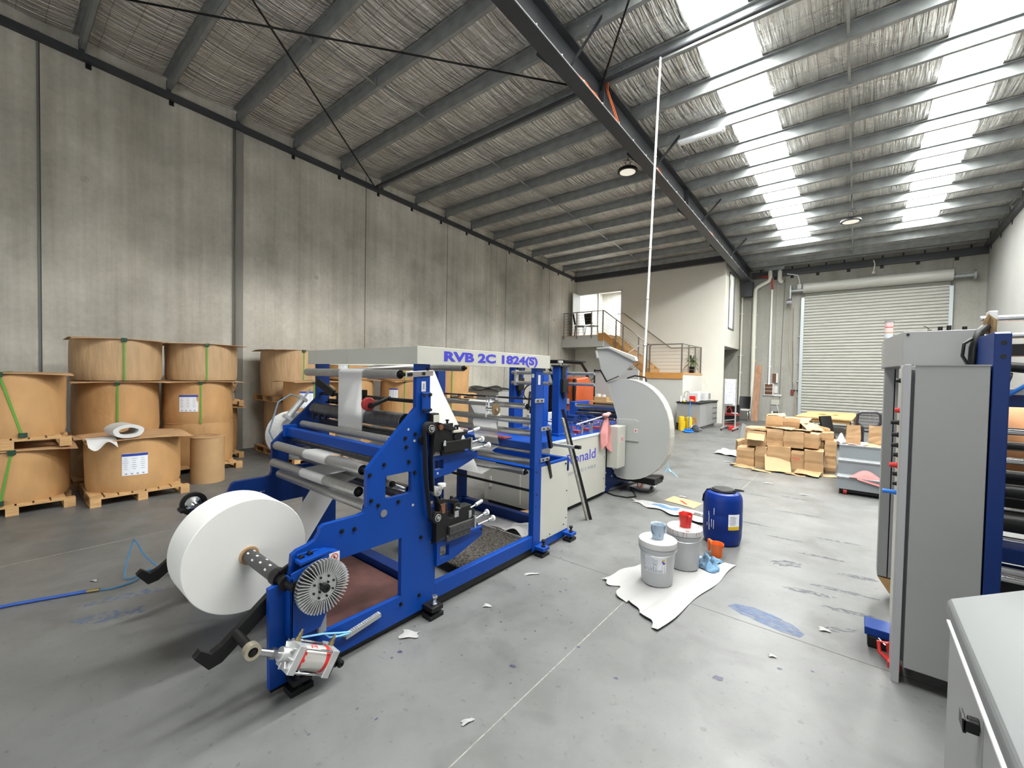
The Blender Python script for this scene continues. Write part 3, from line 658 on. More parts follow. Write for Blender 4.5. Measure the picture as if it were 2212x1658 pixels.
for z in (4.3,2.6,1.9): m.box((-3.81,19.40,z),(-3.66,19.43,z+.03))
tag(build('slim_conduit',m,PVC),'slim cream conduit on the far wall, left of the downpipe','conduit')
m=MB(); m.tube([(-2.69,19.4,5.18),(-2.70,19.4,1.45)],.036,10); m.box((-2.76,19.41,2.15),(-2.63,19.44,2.18)); tag(build('white_conduit',m,WPIPE),'white conduit dropping to the brown switch panels','conduit')
m=MB(); 
for k in range(4): m.tube([(-3.2+.1*k,19.3,5.70+.02*k),(-2.85,19.3,5.66+.02*k),(-2.72+.015*k,19.3,5.6),(-2.70+.015*k,19.39,5.18)],.012,5)
tag(build('red_cable_bundle',m,M('red_cable_sheath',(.35,.04,.03),.5)),'bundle of dark red cables entering the white conduit','cables')
t=thing('switchboard','white framed switchboard with three brown rows on the far wall','switchboard',(-2.7,19.42,1.05))
m=MB(); m.box((-2.86,19.40,1.02),(-2.53,19.445,1.50)); build('frame',m,PAPER,t)
for k in range(3):
    m=MB(); m.box((-2.83,19.39,1.06+.145*k),(-2.57,19.402,1.185+.145*k)); build('cover_panel',m,M('brown_cover',(.10,.045,.02),.4),t)
m=MB(); m.box((-2.53,19.42,1.0),(-2.26,19.445,1.07)); m.box((-2.52,19.41,1.12),(-2.40,19.445,1.40)); m.cyl((-2.47,19.40,1.26),(-2.47,19.42,1.26),.04,n=12); build('meter_box',m,PAPER,t)
t=thing('meter_panel','small brown meter panel above the switchboard','meter',(-2.5,19.42,1.52)); m=MB(); m.box((-2.60,19.40,1.52),(-2.40,19.445,1.90)); build('frame',m,PAPER,t); m=MB(); m.box((-2.59,19.39,1.53),(-2.46,19.402,1.89)); build('cover_panel',m,MATS['brown_cover'],t)
m=MB(); m.box((-2.60,19.40,.66),(-2.33,19.445,.86)); tag(build('junction_box',m,CREAM),'pale square junction box below the switchboard','box')
t=thing('isolator_box','grey isolator box with cables under the pale junction box','box',(-2.46,19.42,.4)); m=MB(); m.box((-2.59,19.38,.40),(-2.33,19.445,.63)); build('case',m,GREYMET,t); m=MB(); m.tube([(-2.40,19.38,.66),(-2.36,19.36,.5),(-2.32,19.37,.35),(-2.38,19.38,.2)],.008,5); m.tube([(-2.56,19.40,.40),(-2.55,19.40,.1)],.035,8); build('cable',m,WPIPE,t)
m=MB(); m.box((-1.97,19.40,1.07),(-1.87,19.445,1.27)); o=tag(build('door_control',m,M('dark_red_box',(.10,.02,.02),.4)),'dark red push-button box left of the roller door','control box'); m=MB(); m.cyl((-1.92,19.39,1.21),(-1.92,19.40,1.21),.02,n=10); m.cyl((-1.92,19.39,1.12),(-1.92,19.40,1.12),.02,n=10); build('button',m,REDM,o)
m=MB(); m.tube([(-1.92,19.43,1.27),(-1.92,19.43,2.2),(-1.96,19.43,3.2),(-1.97,19.43,4.4)],.008,5); m.tube([(-2.33,19.43,.9),(-2.31,19.43,3),(-2.27,19.43,5.6)],.007,5); tag(build('wall_cable',m,CABLE),'thin grey cables running up the far wall left of the door','cables')
m=MB(); m.tube([(-2.2,19.34,5.72),(-1.86,19.33,5.62),(-1.80,19.36,5.4),(-1.80,19.39,5.25)],.018,8); m.box((-1.86,19.36,5.10),(-1.74,19.42,5.28)); tag(build('flexible_conduit',m,WPIPE),'curved flexible conduit above the left end of the roller door','conduit')
m=MB(); m.tube([(.32,19.30,5.85),(.36,19.28,5.7),(.34,19.28,5.52),(.33,19.28,5.45)],.018,8); m.ball((.33,19.28,5.42),.05); tag(build('motion_sensor',m,PVC),'small sensor on a curved arm above the roller door','sensor')
m=MB(); m.box((-3.22,19.05,0),(-3.0,19.09,2.2)); 
for i,v in enumerate(m.v):
    if v[2]>1: m.v[i]=(v[0]+.05,v[1]+.32,v[2])
tag(build('timber_plank',m,DUST),'tall worn brown timber plank leaning on the far wall','plank')

# whiteboard on a wheeled stand, red tool trolley behind it
t=thing('whiteboard','wheeled whiteboard with handwriting standing below the office corner','whiteboard',(-3.2,15,0))
WX=[(-3.33,15.05),(-2.98,15.0)]
m=MB(); m.bar((-3.31,15.03,1.23),(-3.0,14.99,1.23),.025,.84); build('board',m,M('white_board_surface',(.74,.78,.82),.25),t)
m=MB(); rnd=random.Random(4)
for r_ in range(13):
    for c_ in range(4):
        if rnd.random()<.75:
            x=-3.29+.075*c_+rnd.uniform(0,.02); z=1.58-.06*r_; L=rnd.uniform(.02,.05); yy=15.03-(x+3.31)/.31*.04-.016
            m.tube([(x+L*q/5,yy-L*q/5*.13,z+rnd.uniform(-.012,.012)) for q in range(6)],.0028,4)
build('handwriting',m,M('marker_blue',(.10,.14,.35),.6),t)
m=MB(); m.bar((-3.33,15.03,.80),(-2.98,14.99,.80),.05,.03); m.bar((-3.30,15.0,.84),(-3.05,14.97,.84),.03,.02); build('pen_tray',m,ALU,t)
for x,y in WX:
    m=MB(); m.box((x-.02,y-.015,.09),(x+.02,y+.015,1.66)); build('upright',m,ALU,t)
    m=MB(); m.box((x-.02,y-.32,.06),(x+.02,y+.42,.095)); build('foot_bar',m,ALU,t)
    for dy in (-.3,.4):
        m=MB(); m.cyl((x-.015,y+dy,.03),(x+.015,y+dy,.03),.03,n=12); build('caster',m,RUBBER,t)
m=MB(); m.bar((-3.33,15.04,.30),(-2.98,15.0,.36),.02,.03); build('brace',m,ALU,t)
t=thing('tool_trolley','red and black tool trolley standing behind the whiteboard','trolley',(-3.25,15.6,0))
m=MB(); m.box((-3.42,15.45,.12),(-3.02,15.95,.16)); m.box((-3.42,15.45,.44),(-3.02,15.95,.50)); build('tray',m,M('dull_red',(.22,.015,.015),.5),t)
m=MB(); m.box((-3.42,15.5,.22),(-3.05,15.95,.42)); m.box((-3.40,15.75,.50),(-3.02,15.95,.78)); build('cabinet_body',m,BLACK,t)
m=MB(); m.bar((-3.42,15.47,.5),(-3.25,15.47,.74),.02,.02); m.bar((-3.25,15.47,.74),(-3.15,15.47,.5),.02,.02); build('handle',m,REDM,t)
m=MB(); m.lathe([(.0,0),(.09,.0),(.11,.02),(.10,.03),(0.02,.012)],(-3.12,15.55,.50),16); tag(build('white_bowl',m,PAPER),'small white bowl on the red tool trolley','bowl')
m=MB(); m.box((-3.18,15.02,.0),(-2.98,15.25,.12)); tag(build('red_crate',m,REDM,bevel=.02),'small red crate on the floor under the whiteboard','crate')

# kitchenette
t=thing('kitchen_cabinet','grey kitchen base cabinet with a dark worktop against the landing wall','cabinet',(-4.1,15,0))
m=MB(); m.box((-4.50,14.02,.10),(-3.80,16.1,.85)); build('carcass',m,LGREY,t)
m=MB(); m.box((-4.48,14.06,0),(-3.86,16.05,.10)); build('plinth',m,GREYMET,t)
m=MB(); m.box((-4.52,13.98,.85),(-3.76,16.12,.89)); build('worktop',m,BLACK,t,.004)
for k in range(4):
    m=MB(); m.box((-3.80,15.48,.12+.18*k),(-3.782,16.09,.29+.18*k)); d=build('drawer',m,LGREY,t,.003)
    m=MB(); m.box((-3.782,15.55,.275+.18*k),(-3.775,16.02,.288+.18*k)); build('finger_pull',m,BLACK,d)
for y0,y1 in ((14.03,14.74),(14.75,15.46)):
    m=MB(); m.box((-3.80,y0,.12),(-3.782,y1,.84)); build('cabinet_door',m,LGREY,t,.003)
m=MB(); m.tube([(-4.40,14.4,.89),(-4.40,14.4,1.12),(-4.38,14.4,1.19),(-4.32,14.4,1.21),(-4.26,14.4,1.20),(-4.24,14.4,1.15)],.012,8); tag(build('tap',m,CHROME),'curved chrome tap on the kitchen worktop','tap')
m=MB(); m.box((-4.35,14.55,.89),(-4.0,14.58,.90)); m.box((-4.36,14.58,.89),(-4.02,14.92,1.17)); o=tag(build('white_appliance',m,PAPER,bevel=.02),'white countertop appliance behind the red packet','appliance')
m=MB(); m.box((-4.20,14.28,.90),(-4.02,14.36,1.08)); tag(build('red_packet',m,REDM,bevel=.01),'red packet on the kitchen worktop','packet')
m=MB(); m.ball((-4.1,14.18,.93),.05,12,(1.6,1,.8)); tag(build('orange_cloth',m,M('orange_cloth',(.75,.28,.10),.9)),'orange cloth in front of the red packet','cloth')
t=thing('microwave','white microwave oven at the far end of the kitchen worktop','microwave',(-4.1,15.4,.89)); m=MB(); m.box((-4.38,15.1,.90),(-3.92,15.75,1.18)); build('case',m,PAPER,t,.012); m=MB(); m.box((-3.92,15.45,.95),(-3.915,15.72,1.14)); build('door_window',m,GREYMET,t); m=MB(); 
for k in range(7): m.box((-4.32+.05*k,15.094,.96),(-4.295+.05*k,15.1,1.08))
build('vent_slots',m,M('vent_grey',(.4,.43,.47),.5),t)
m=MB(); m.tube([(-4.50,16.75,1.83),(-4.46,16.8,1.75),(-4.3,16.85,1.3),(-4.28,16.6,1.2),(-4.33,15.7,1.19),(-4.36,15.4,1.19)],.008,6); tag(build('power_cord',m,PVC),'pale power cord hanging from the landing to the microwave','cord')
for x,y,h,rr,mt,lb_ in ((-4.42,14.12,.20,.035,PAPER,'white spray bottle at the near end of the kitchen worktop'),(-4.36,14.26,.12,.04,LABELW,'short pale jar beside the white spray bottle'),(-4.30,14.10,.04,.05,YELLOW,'flat yellow sponge on the kitchen worktop')):
    m=MB(); m.lathe([(rr,0),(rr,h*.65),(rr*.4,h*.8),(rr*.4,h),(0.001,h)],(x,y,.89),14); tag(build('counter_item',m,mt),lb_,'kitchen item'); 
for k,(x,y) in enumerate(((-4.0,14.75),(-3.95,15.0))):
    m=MB(); m.lathe([(.001,0),(.10,.0),(.12,.018),(.10,.01),(.001,.008)],(x-.04,y+.1,.89),18); tag(build('dark_plate',m,BLACK),('dark plate nearest the appliance on the worktop','dark plate beside the microwave')[k],'plate')
# cleaning things on the floor in front of it
t=thing('black_bucket','small black bucket on the floor left of the kitchen cabinet','bucket',(-4.36,14.1,0)); m=MB(); m.lathe([(.08,0),(.10,.2),(.108,.2),(.108,.22),(.095,.22),(.075,.02),(.001,.02)],(-4.36,13.88,0),20); build('body',m,BLACK,t); m=MB(); m.tube([(-4.46,13.88,.2),(-4.40,13.80,.25),(-4.30,13.80,.25),(-4.26,13.88,.2)],.004,5); build('handle',m,STEEL,t)
for k,(x,y,h,lb_) in enumerate(((-4.30,13.86,.44,'left yellow upright drum of the pair under the kitchen worktop'),(-4.07,13.86,.44,'right yellow upright drum of the pair under the kitchen worktop'))):
    m=MB(); m.lathe([(.095,0),(.10,.02),(.105,h-.1),(.09,h-.03),(.05,h),(.001,h)],(x,y,0),20); tag(build('yellow_drum',m,YELLOW),lb_,'drum')
m=MB(); m.box((-4.27,13.68,0),(-4.15,13.76,.30)); m.v=[(x,y+(z*.3),z) for x,y,z in m.v]; tag(build('yellow_wet_floor_sign',m,YELLOW,bevel=.004),'folded yellow floor sign leaning beside the mop','sign')
t=thing('broom','blue broom standing in front of the kitchen cabinet','broom',(-4.02,13.7,0)); m=MB(); m.cyl((-4.0,13.62,.06),(-4.05,13.9,.95),.011,n=8); build('pole',m,BLUEPL,t); m=MB(); m.box((-4.12,13.56,.0),(-3.88,13.66,.08)); build('head',m,BLUEPL,t); m=MB(); m.tube([(-4.08,13.89,.93),(-4.02,13.88,.87),(-3.92,13.87,.87)],.014,6); build('grip',m,NAVY,t)
m=MB(); m.lathe([(.14,0),(.17,.03),(.16,.04),(.11,.02),(.001,.015)],(-3.96,13.45,0),22); tag(build('blue_dustpan',m,BLUEPL),'blue dustpan lying on the floor under the broom','dustpan')
m=MB(); rnd=random.Random(9); m.grid(lambda u,v:(-3.98+.28*u+.02*math.sin(9*v),13.62+.35*v,.02+.22*abs(math.sin(2.4*u+3*v))*(1-v)+.03*math.sin(13*u)**2),14,12,.01); tag(build('crumpled_rag',m,PAPER),'heap of crumpled white rags on the floor beside the yellow drums','rags')
m=MB(); m.grid(lambda u,v:(-4.0+.16*u,13.95-.1*v,.12+.32*v+.02*math.sin(9*u+5*v)),8,8,.01); tag(build('brown_rag',m,BAGD),'brown rag hanging against the grey kitchen cabinet','rag')
m=MB(); m.prism([(14.9,0),(15.6,0),(15.6,.05),(14.95,.42)],'x',-2.5,-2.47); m.v=[(x+(y-14.9)*.55,y-1.6,z) for x,y,z in m.v]; tag(build('grey_panel',m,LGREY),'grey wire-lined panel propped behind the bag heap','panel')
m=MB(); m.ring((XL+.24,18.98,1.36),(XL+.10,18.98,1.36),.30,.08,24); m.cyl((XL+.06,18.98,1.36),(XL+.02,18.98,1.36),.1,n=12); hr=tag(build('hose_reel',m,M('hose_reel_red',(.42,.03,.04),.5)),'red fire hose reel on the left wall beneath the landing','hose reel')
m=MB(); m.box((XL,18.15,2.16),(XL+.004,18.30,2.40)); o=tag(build('hose_sign',m,PAPER),'small red and white fire sign on the left wall under the landing','sign'); m=MB(); m.box((XL+.004,18.17,2.18),(XL+.006,18.28,2.38)); build('red_symbol',m,REDM,o)
# ------------------------------------------------------------------ pallets and wrapped paper reels along the left wall
def pallet_proto(label):
    t=thing('wooden_pallet',label,'pallet',group='wooden pallets')
    m=MB()
    for k in range(7): y=-.5+.1333*k; m.box((-.5,y,.108),(.5,y+.118,.128))
    build('deck',m,PINE,t,.002)
    m=MB()
    for x in (-.5,-.05,.40): m.box((x,-.5,.090),(x+.10,.5,.108))
    build('stringer_board',m,PINE,t)
    m=MB()
    for y in (-.5,-.05,.4): m.box((-.5,y,0),(.5,y+.1,.018))
    build('bottom_board',m,PINE,t)
    for x in (-.5,-.05,.4):
        for y in (-.5,-.05,.4):
            m=MB(); m.box((x,y,.018),(x+.1,y+.1,.09)); build('block',m,PINE,t)
    return t
_pal=[None]
def pallet(x,y,z,label,rz=0,s=1.0):
    if _pal[0] is None: _pal[0]=pallet_proto(label); o=local(_pal[0],(x,y,z),rz)
    else: o=dup(_pal[0],(x,y,z),rz,label)
    o.scale=(s,s,1); return o
def reel(cx,cy,z0,z1,r,label,strap=None,strap2=None,lab=None,cover=1.04,crz=0.0,seam=None,mat=None,seed=0,lab_wh=(.22,.26)):
    t=thing('paper_reel',label,'paper reel',(cx,cy,z0),0,'kraft-wrapped paper reels'); ang=math.atan2(-cy,-cx); rnd=random.Random(seed)
    ph=[rnd.uniform(0,6.3) for _ in range(4)]; ctop=.008 if cover else 0
    def R(th,q): return r+.004*math.sin(3*th+ph[0])+.0025*math.sin(7*th+5*q+ph[1])+.003*math.sin(2*th+3*q+ph[2])
    m=MB(); n=64; nz=10; vs=[]
    for k in range(nz+1):
        z=z0+(z1-z0-ctop)*k/nz
        for i in range(n):
            th=2*math.pi*i/n; q=R(th,k/nz)-(.012 if k in (0,nz) else 0); vs.append((cx+q*math.cos(th),cy+q*math.sin(th),z))
    m.add(vs,[(k*n+i,k*n+(i+1)%n,(k+1)*n+(i+1)%n,(k+1)*n+i) for k in range(nz) for i in range(n)],True); m.add(vs[:n],[tuple(range(n-1,-1,-1))]); m.add(vs[-n:],[tuple(range(n))])
    build('kraft_wrap',m,mat or KRAFT,t)
    if cover:
        c_,s_=math.cos(crz),math.sin(crz); h=cover/2
        def fn(u,v):
            x=(u-.5)*cover; y=(v-.5)*cover; d=math.hypot(x,y); dz=-.10*max(0,d-r-.02)+.006*math.sin(9*u+ph[3])*max(0,d-r+.1)*4
            return (cx+x*c_-y*s_,cy+x*s_+y*c_,z1+dz)
        m=MB(); m.grid(fn,14,14,.007); build('cover_sheet',m,KRAFTB,t)
    if not cover:
        m=MB(); m.lathe([(r-.006,z1-.004),(r-.02,z1+.002),(.001,z1+.002)],(cx,cy,0),48); build('end_wrap',m,KRAFTB,t)
    def patch(a0,w_,za,zb,off,nu=6):
        m=MB(); vs=[]
        for k in range(nu+1):
            th=ang+a0+w_*(k/nu-.5)/r
            for z in (za,zb):
                for q in (r+off,r+off-.012): vs.append((cx+q*math.cos(th),cy+q*math.sin(th),z))
        fs=[]
        for k in range(nu): b=k*4; fs+=[(b,b+4,b+6,b+2),(b+1,b+3,b+7,b+5),(b+2,b+6,b+7,b+3),(b,b+1,b+5,b+4)]
        fs+=[(0,2,3,1),(nu*4,nu*4+1,nu*4+3,nu*4+2)]
        m.add(vs,fs); return m
    if strap is not None:
        s2=strap if strap2 is None else strap2; m=MB(); pts=[]
        ns=8
        vs=[]
        for k in range(ns+1):
            th=ang+s2+(strap-s2)*k/ns; z=z0+(z1-z0)*k/ns; T=Vector((-math.sin(th),math.cos(th),0))*.011; q=r+.010
            p=Vector((cx+q*math.cos(th),cy+q*math.sin(th),z)); i_=Vector((math.cos(th),math.sin(th),0))*.010
            vs+=[p-T,p+T,p+T-i_,p-T-i_]
        fs=[(k*4+a,k*4+(a+1)%4,k*4+4+(a+1)%4,k*4+4+a) for k in range(ns) for a in range(4)]+[(3,2,1,0),(ns*4,ns*4+1,ns*4+2,ns*4+3)]
        m.add(vs,fs)
        th=ang+strap; a=Vector((cx+(r+.01)*math.cos(th),cy+(r+.01)*math.sin(th),z1+.006)); b=Vector((cx-r*math.cos(th),cy-r*math.sin(th),z1+.006)); m.bar(a,b,.022,.005)
        sp=build('strap',m,GREEN,t)
        for z,th in ((z1-.02,ang+strap),)+(((z0+.03,ang+s2),) if strap2 is not None else ()):
            m=MB(); p=Vector((cx+(r+.016)*math.cos(th),cy+(r+.016)*math.sin(th),z)); d=Vector((math.cos(th),math.sin(th),0)); T=Vector((-d.y,d.x,0)); m.bar(p-T*.032,p+T*.032,.026,.05); build('buckle',m,DGREEN,sp)
    if lab:
        a0,zc=lab; w_,h_=lab_wh; L=build('delivery_label',patch(a0,w_,zc-h_/2,zc+h_/2,.006),LABELW,t)
        build('label_header',patch(a0,w_,zc+h_/2-.034,zc+h_/2-.001,.0075),LABELB,L)
        m=MB(); rnd=random.Random(seed+5)
        for k in range(6):
            for q in range(3):
                p=patch(a0+(-.36+.33*q)*w_/r,w_*rnd.uniform(.12,.22),zc+h_/2-.065-.026*k,zc+h_/2-.060-.026*k,.0072,2); m.add(p.v,p.f)
        for q in range(4): p=patch(a0+(-.34+.22*q)*w_/r,w_*.08,zc-h_/2+.012,zc-h_/2+.028,.0072,2); m.add(p.v,p.f)
        build('print',m,INK,L)
    if seam:
        build('wrap_seam',patch(0,r*2.4,seam-.004,seam+.004,.008,20),BAGD,t)
    return t
# front stack at the left edge
pallet(-7.80,.13,0,'wooden pallet on the floor under the strapped stack at the left edge')
reel(-7.80,.13,.128,.735,.5,'lower kraft paper reel of the strapped stack at the left edge',.02,-.16,seed=1)
pallet(-7.80,.10,.742,'wooden pallet between the two strapped reels at the left edge')
reel(-7.80,.10,.870,1.605,.5,'upper kraft paper reel of the strapped stack at the left edge',-.10,.24,seed=2)
# the reel with the white roll on it
pallet(-7.52,1.21,0,'wooden pallet with a loose bottom slat under the reel with the rolled white paper',0,.97)
reel(-7.52,1.21,.128,.80,.485,'wide kraft reel with white delivery label and rolled white paper on top',None,lab=(-.0,.47),cover=1.04,seed=3,lab_wh=(.245,.275))
# narrow core roll
t=thing('core_roll','slim brown cardboard roll standing alone on the floor between reel and machine','roll',(-7.54,2.04,0)); m=MB(); m.lathe([(.212,0),(.213,.3),(.213,.672),(.205,.68),(.06,.68),(.055,.66),(.001,.66)],(-7.54,2.04,0),40); build('wound_board',m,CORE,t); m=MB(); m.lathe([(.216,.665),(.219,.674),(.205,.684),(.10,.684)],(-7.54,2.04,0),40); build('top_wrap',m,BAGD,t)
m=MB()
prof=[(.15*math.cos(a)*(1+.03*math.sin(5*a)),.085*math.sin(a)) for a in [2*math.pi*k/26 for k in range(26)]]
def loop(sx,h):
    return [(x*sx,z*h) for x,z in prof]
n=26
for (o1,i1) in ((1.0,.60),):
    vs=[]
    for y in (-.17,.17):
        for u,zz in loop(1,1): vs.append((u,y,zz))
    for y in (.17,-.17):
        for u,zz in loop(.64,.52): vs.append((u,y,zz))
    fs=[(k*n+i,k*n+(i+1)%n,((k+1)%4)*n+(i+1)%n,((k+1)%4)*n+i) for k in range(4) for i in range(n)]
    m.add(vs,fs,True,Matrix.Translation((-7.17,1.05,.81+.085))@Matrix.Rotation(math.pi/2+.12,4,'Z'))
m.grid(lambda u,v:(-6.92-.34*u+.03*math.sin(6*v),.70+.26*v,.818-.30*max(0,(1-u)-.62)**1.0*(.6+.4*math.sin(7*v))),12,10,.004)
tag(build('white_paper_roll',m,PAPER),'soft roll of white paper lying on the wide labelled reel','paper roll')
# stack A (behind the wide reel)
pallet(-8.67,1.19,0,'wooden pallet hidden low behind the wide labelled reel')
reel(-8.67,1.19,.128,.715,.49,'lowest kraft reel in shade behind the wide labelled reel',seed=4,cover=1.0)
reel(-8.67,1.19,.722,1.482,.49,'wrinkled strapped kraft reel, middle of the stack behind the wide labelled reel',.01,seed=5,cover=1.06)
reel(-8.66,1.20,1.495,2.10,.515,'wide pale kraft reel on top of the left tall stack, with vertical wrinkles',.13,seed=6,cover=1.06,mat=KRAFT2)
# stack B
pallet(-8.68,2.22,0,'wooden pallet under the tall stack behind the slim cardboard roll')
reel(-8.68,2.22,.128,.80,.49,'bottom kraft reel of the tall stack behind the slim cardboard roll',seed=7,cover=0)
reel(-8.68,2.22,.80,1.482,.49,'labelled strapped kraft reel, middle of the tall stack behind the slim cardboard roll',.05,lab=(-.27,1.13),seed=8,cover=1.06,lab_wh=(.25,.27))
reel(-8.69,2.27,1.495,2.09,.505,'pale kraft reel on top of the tall stack by the wall joint strip',.12,seed=9,cover=1.06,mat=KRAFT2)
# torn stack behind B
pallet(-9.53,2.62,0,'wooden pallet against the wall, end showing right of the tall stack',0,.86)
reel(-9.56,2.62,.128,.98,.44,'kraft reel by the wall, a strip of it showing right of the tall stack',seed=10,cover=.95)
pallet(-9.53,2.62,.985,'wooden pallet half way up the wall stack with torn paper',0,.86)
reel(-9.60,2.55,1.113,1.42,.40,'torn kraft reel stub with ripped wrapping, high in the wall stack',seed=11,cover=0)
m=MB(); rnd=random.Random(21)
for k in range(9):
    a=Vector((-9.10+rnd.uniform(-.04,.06),2.68+rnd.uniform(-.14,.14),1.20+rnd.uniform(0,.3))); p=[a+Vector((rnd.uniform(-.03,.03),rnd.uniform(-.16,.16),rnd.uniform(-.14,.14))) for _ in range(4)]; q=[v+Vector((.004,.002,.002)) for v in p]
    m.add(p+q,[(0,1,2,3),(7,6,5,4),(0,4,5,1),(1,5,6,2),(2,6,7,3),(3,7,4,0)])
tag(build('torn_wrapping',m,BAG),'torn kraft wrapping hanging off the reel stub by the wall','torn paper')
# tall stack right of the gap
pallet(-9.22,3.98,0,'wooden pallet under the two-high stack right of the dark gap',0,1.05)
reel(-9.22,3.98,.128,1.05,.50,'lower kraft reel of the stack right of the dark gap in the row',seed=12,cover=.0,mat=KRAFT2)
pallet(-9.20,3.96,1.06,'wooden pallet between the two reels right of the dark gap',0,1.05)
reel(-9.18,3.95,1.188,2.09,.55,'large pale kraft reel, top of the stack right of the dark gap',.42,seed=13,cover=1.10,mat=KRAFT2)
pallet(-8.06,3.82,0,'wooden pallet under the labelled reel seen left of the machine post')
reel(-8.06,3.82,.128,1.49,.45,'labelled kraft reel seen behind the small air cylinder of the machine',.16,lab=(-.13,1.16),seed=14,cover=.98,lab_wh=(.22,.30))
# further along the wall, seen through the machine
reel(-9.40,5.45,0,1.49,.5,'kraft reel seen between the vertical paper web and the red wheel',.22,seed=15,cover=1.02)
reel(-9.40,5.30,1.50,2.08,.5,'upper kraft reel seen just under the long grey front of the canopy',.1,lab=(-.1,1.84),seed=16,cover=1.02)
reel(-8.92,6.52,0,1.475,.5,'kraft reel with label and strap seen right of the red wheel',.16,lab=(-.36,1.16),seed=17,cover=1.02)
reel(-8.92,6.50,1.485,2.05,.49,'upper kraft reel seen above the top roller, left of the near post',.2,seed=18,cover=1.0)
pallet(-7.99,7.30,0,'wooden pallet low behind the machine rollers, right of the slanted web')
reel(-7.99,7.30,.128,1.06,.49,'lower kraft reel seen right of the slanted paper web',.12,seed=19,cover=1.0)
pallet(-7.99,7.28,1.07,'wooden pallet between the two reels right of the slanted paper web')
reel(-7.99,7.28,1.198,1.95,.5,'upper kraft reel seen right of the slanted paper web, below the canopy',.16,seed=20,cover=1.02)
# crate with black sheet by the wall
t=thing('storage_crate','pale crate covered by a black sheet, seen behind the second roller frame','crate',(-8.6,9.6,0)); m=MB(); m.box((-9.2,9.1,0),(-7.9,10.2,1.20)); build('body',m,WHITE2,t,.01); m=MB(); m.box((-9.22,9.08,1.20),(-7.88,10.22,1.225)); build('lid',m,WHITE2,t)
m=MB(); m.grid(lambda u,v:(-9.25+1.4*u,9.05+1.2*v,1.235+.05*math.sin(7*u+3*v)*math.sin(5*v)+.03*math.sin(11*u)),20,14,.01); tag(build('black_sheet',m,BLACK),'rumpled black sheet lying over the pale crate','sheet')
# cardboard on the floor left of the machine
m=MB(); m.grid(lambda u,v:(-6.2+.55*u+.15*v,2.9+.8*v,.012+.03*math.sin(5*u+2*v)**2),8,8,.004); tag(build('cardboard_sheet',m,KRAFTB),'torn cardboard sheet lying on the floor behind the machine arm','cardboard')
# ------------------------------------------------------------------ the blue bag machine: print and unwind unit
XN,XI,XFI,XFO=-2.30,-2.335,-3.685,-3.72     # near plate outer / inner face, far plate inner / outer face
W0,W1=-3.13,-2.80                            # paper web
pm=thing('printing_machine','blue roll-fed bag printing machine with cream canopy and open rollers','printing machine',(-3.0,2.3,0))
OUT=[(.892,.041),(.886,.568),(.911,.575),(.955,.560),(.985,.575),(.993,.627),(1.000,.71),(1.028,.728),(1.085,.740),(1.125,.755),(1.148,.79),(1.153,.815),(1.178,.829),(1.385,.829),(1.425,.836),(1.440,.865),(1.440,1.096),(1.806,1.457),(1.806,1.76),(1.922,1.76),(1.925,.70),(1.99,.61),(1.99,.05)]
WIN=rounded(1.572,1.775,.886,1.034,.02); 
OPEN=[(1.185,.212),(1.70,.212),(1.70,.603),(1.25,.603),(1.20,.52)]
HOLES=[circ(1.955,.66,.018,14),circ(1.975,.63,.018,14),circ(1.965,.50,.022,16)]
plate('side_plate',[OUT,WIN,OPEN]+HOLES,'x',XI,XN,BLUE,pm,.003)
OUTF=[(.892,.041),(.886,.568),(.955,.560),(.993,.627),(1.000,.71),(1.028,.728),(1.125,.755),(1.153,.815),(1.178,.829),(1.385,.829),(1.425,.836),(1.440,.865),(1.440,1.096),(1.806,1.457),(1.806,1.76),(1.922,1.76),(1.925,.70),(1.99,.61),(1.99,.05)]
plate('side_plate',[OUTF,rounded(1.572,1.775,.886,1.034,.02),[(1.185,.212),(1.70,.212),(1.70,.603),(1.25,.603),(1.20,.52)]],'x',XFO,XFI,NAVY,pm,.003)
cpl=None
# bolts on the near plate
m=MB()
for y,z in ((1.28,.765),(1.46,1.06),(1.47,.90),(1.52,.86),(1.56,1.11),(1.75,1.10),(1.73,1.20),(1.67,.85),(1.80,1.02),(1.86,.56),(1.72,1.26),(1.80,1.28),(1.90,1.72),(1.36,.755),(1.85,.16),(1.70,.16),(1.45,.16)):
    m.cyl((XN,y,z),(XN+.013,y,z),.009,n=6); m.cyl((XN,y,z),(XN+.003,y,z),.013,n=14)
build('plate_bolt',m,BLACK,pm)
m=MB(); m.ring((XN,1.56,.80),(XN+.004,1.56,.80),.024,.012,18); m.cyl((XN,1.56,.80),(XN+.003,1.56,.80),.012,n=10); build('bearing_cap',m,STEEL,pm)
def chip(m,y,z,s,rnd):
    m.prism([(y+s*rnd.uniform(.6,1)*math.cos(a),z+s*rnd.uniform(.6,1)*math.sin(a)) for a in (.3,1.3,2.4,3.6,5.0)],'x',XN,XN+.0008)
m=MB(); rnd=random.Random(2)
for y,z in ((1.795,1.235),(1.79,.80),(1.745,1.315)): chip(m,y,z,.013,rnd)
build('paint_chip',m,CREAM,pm)
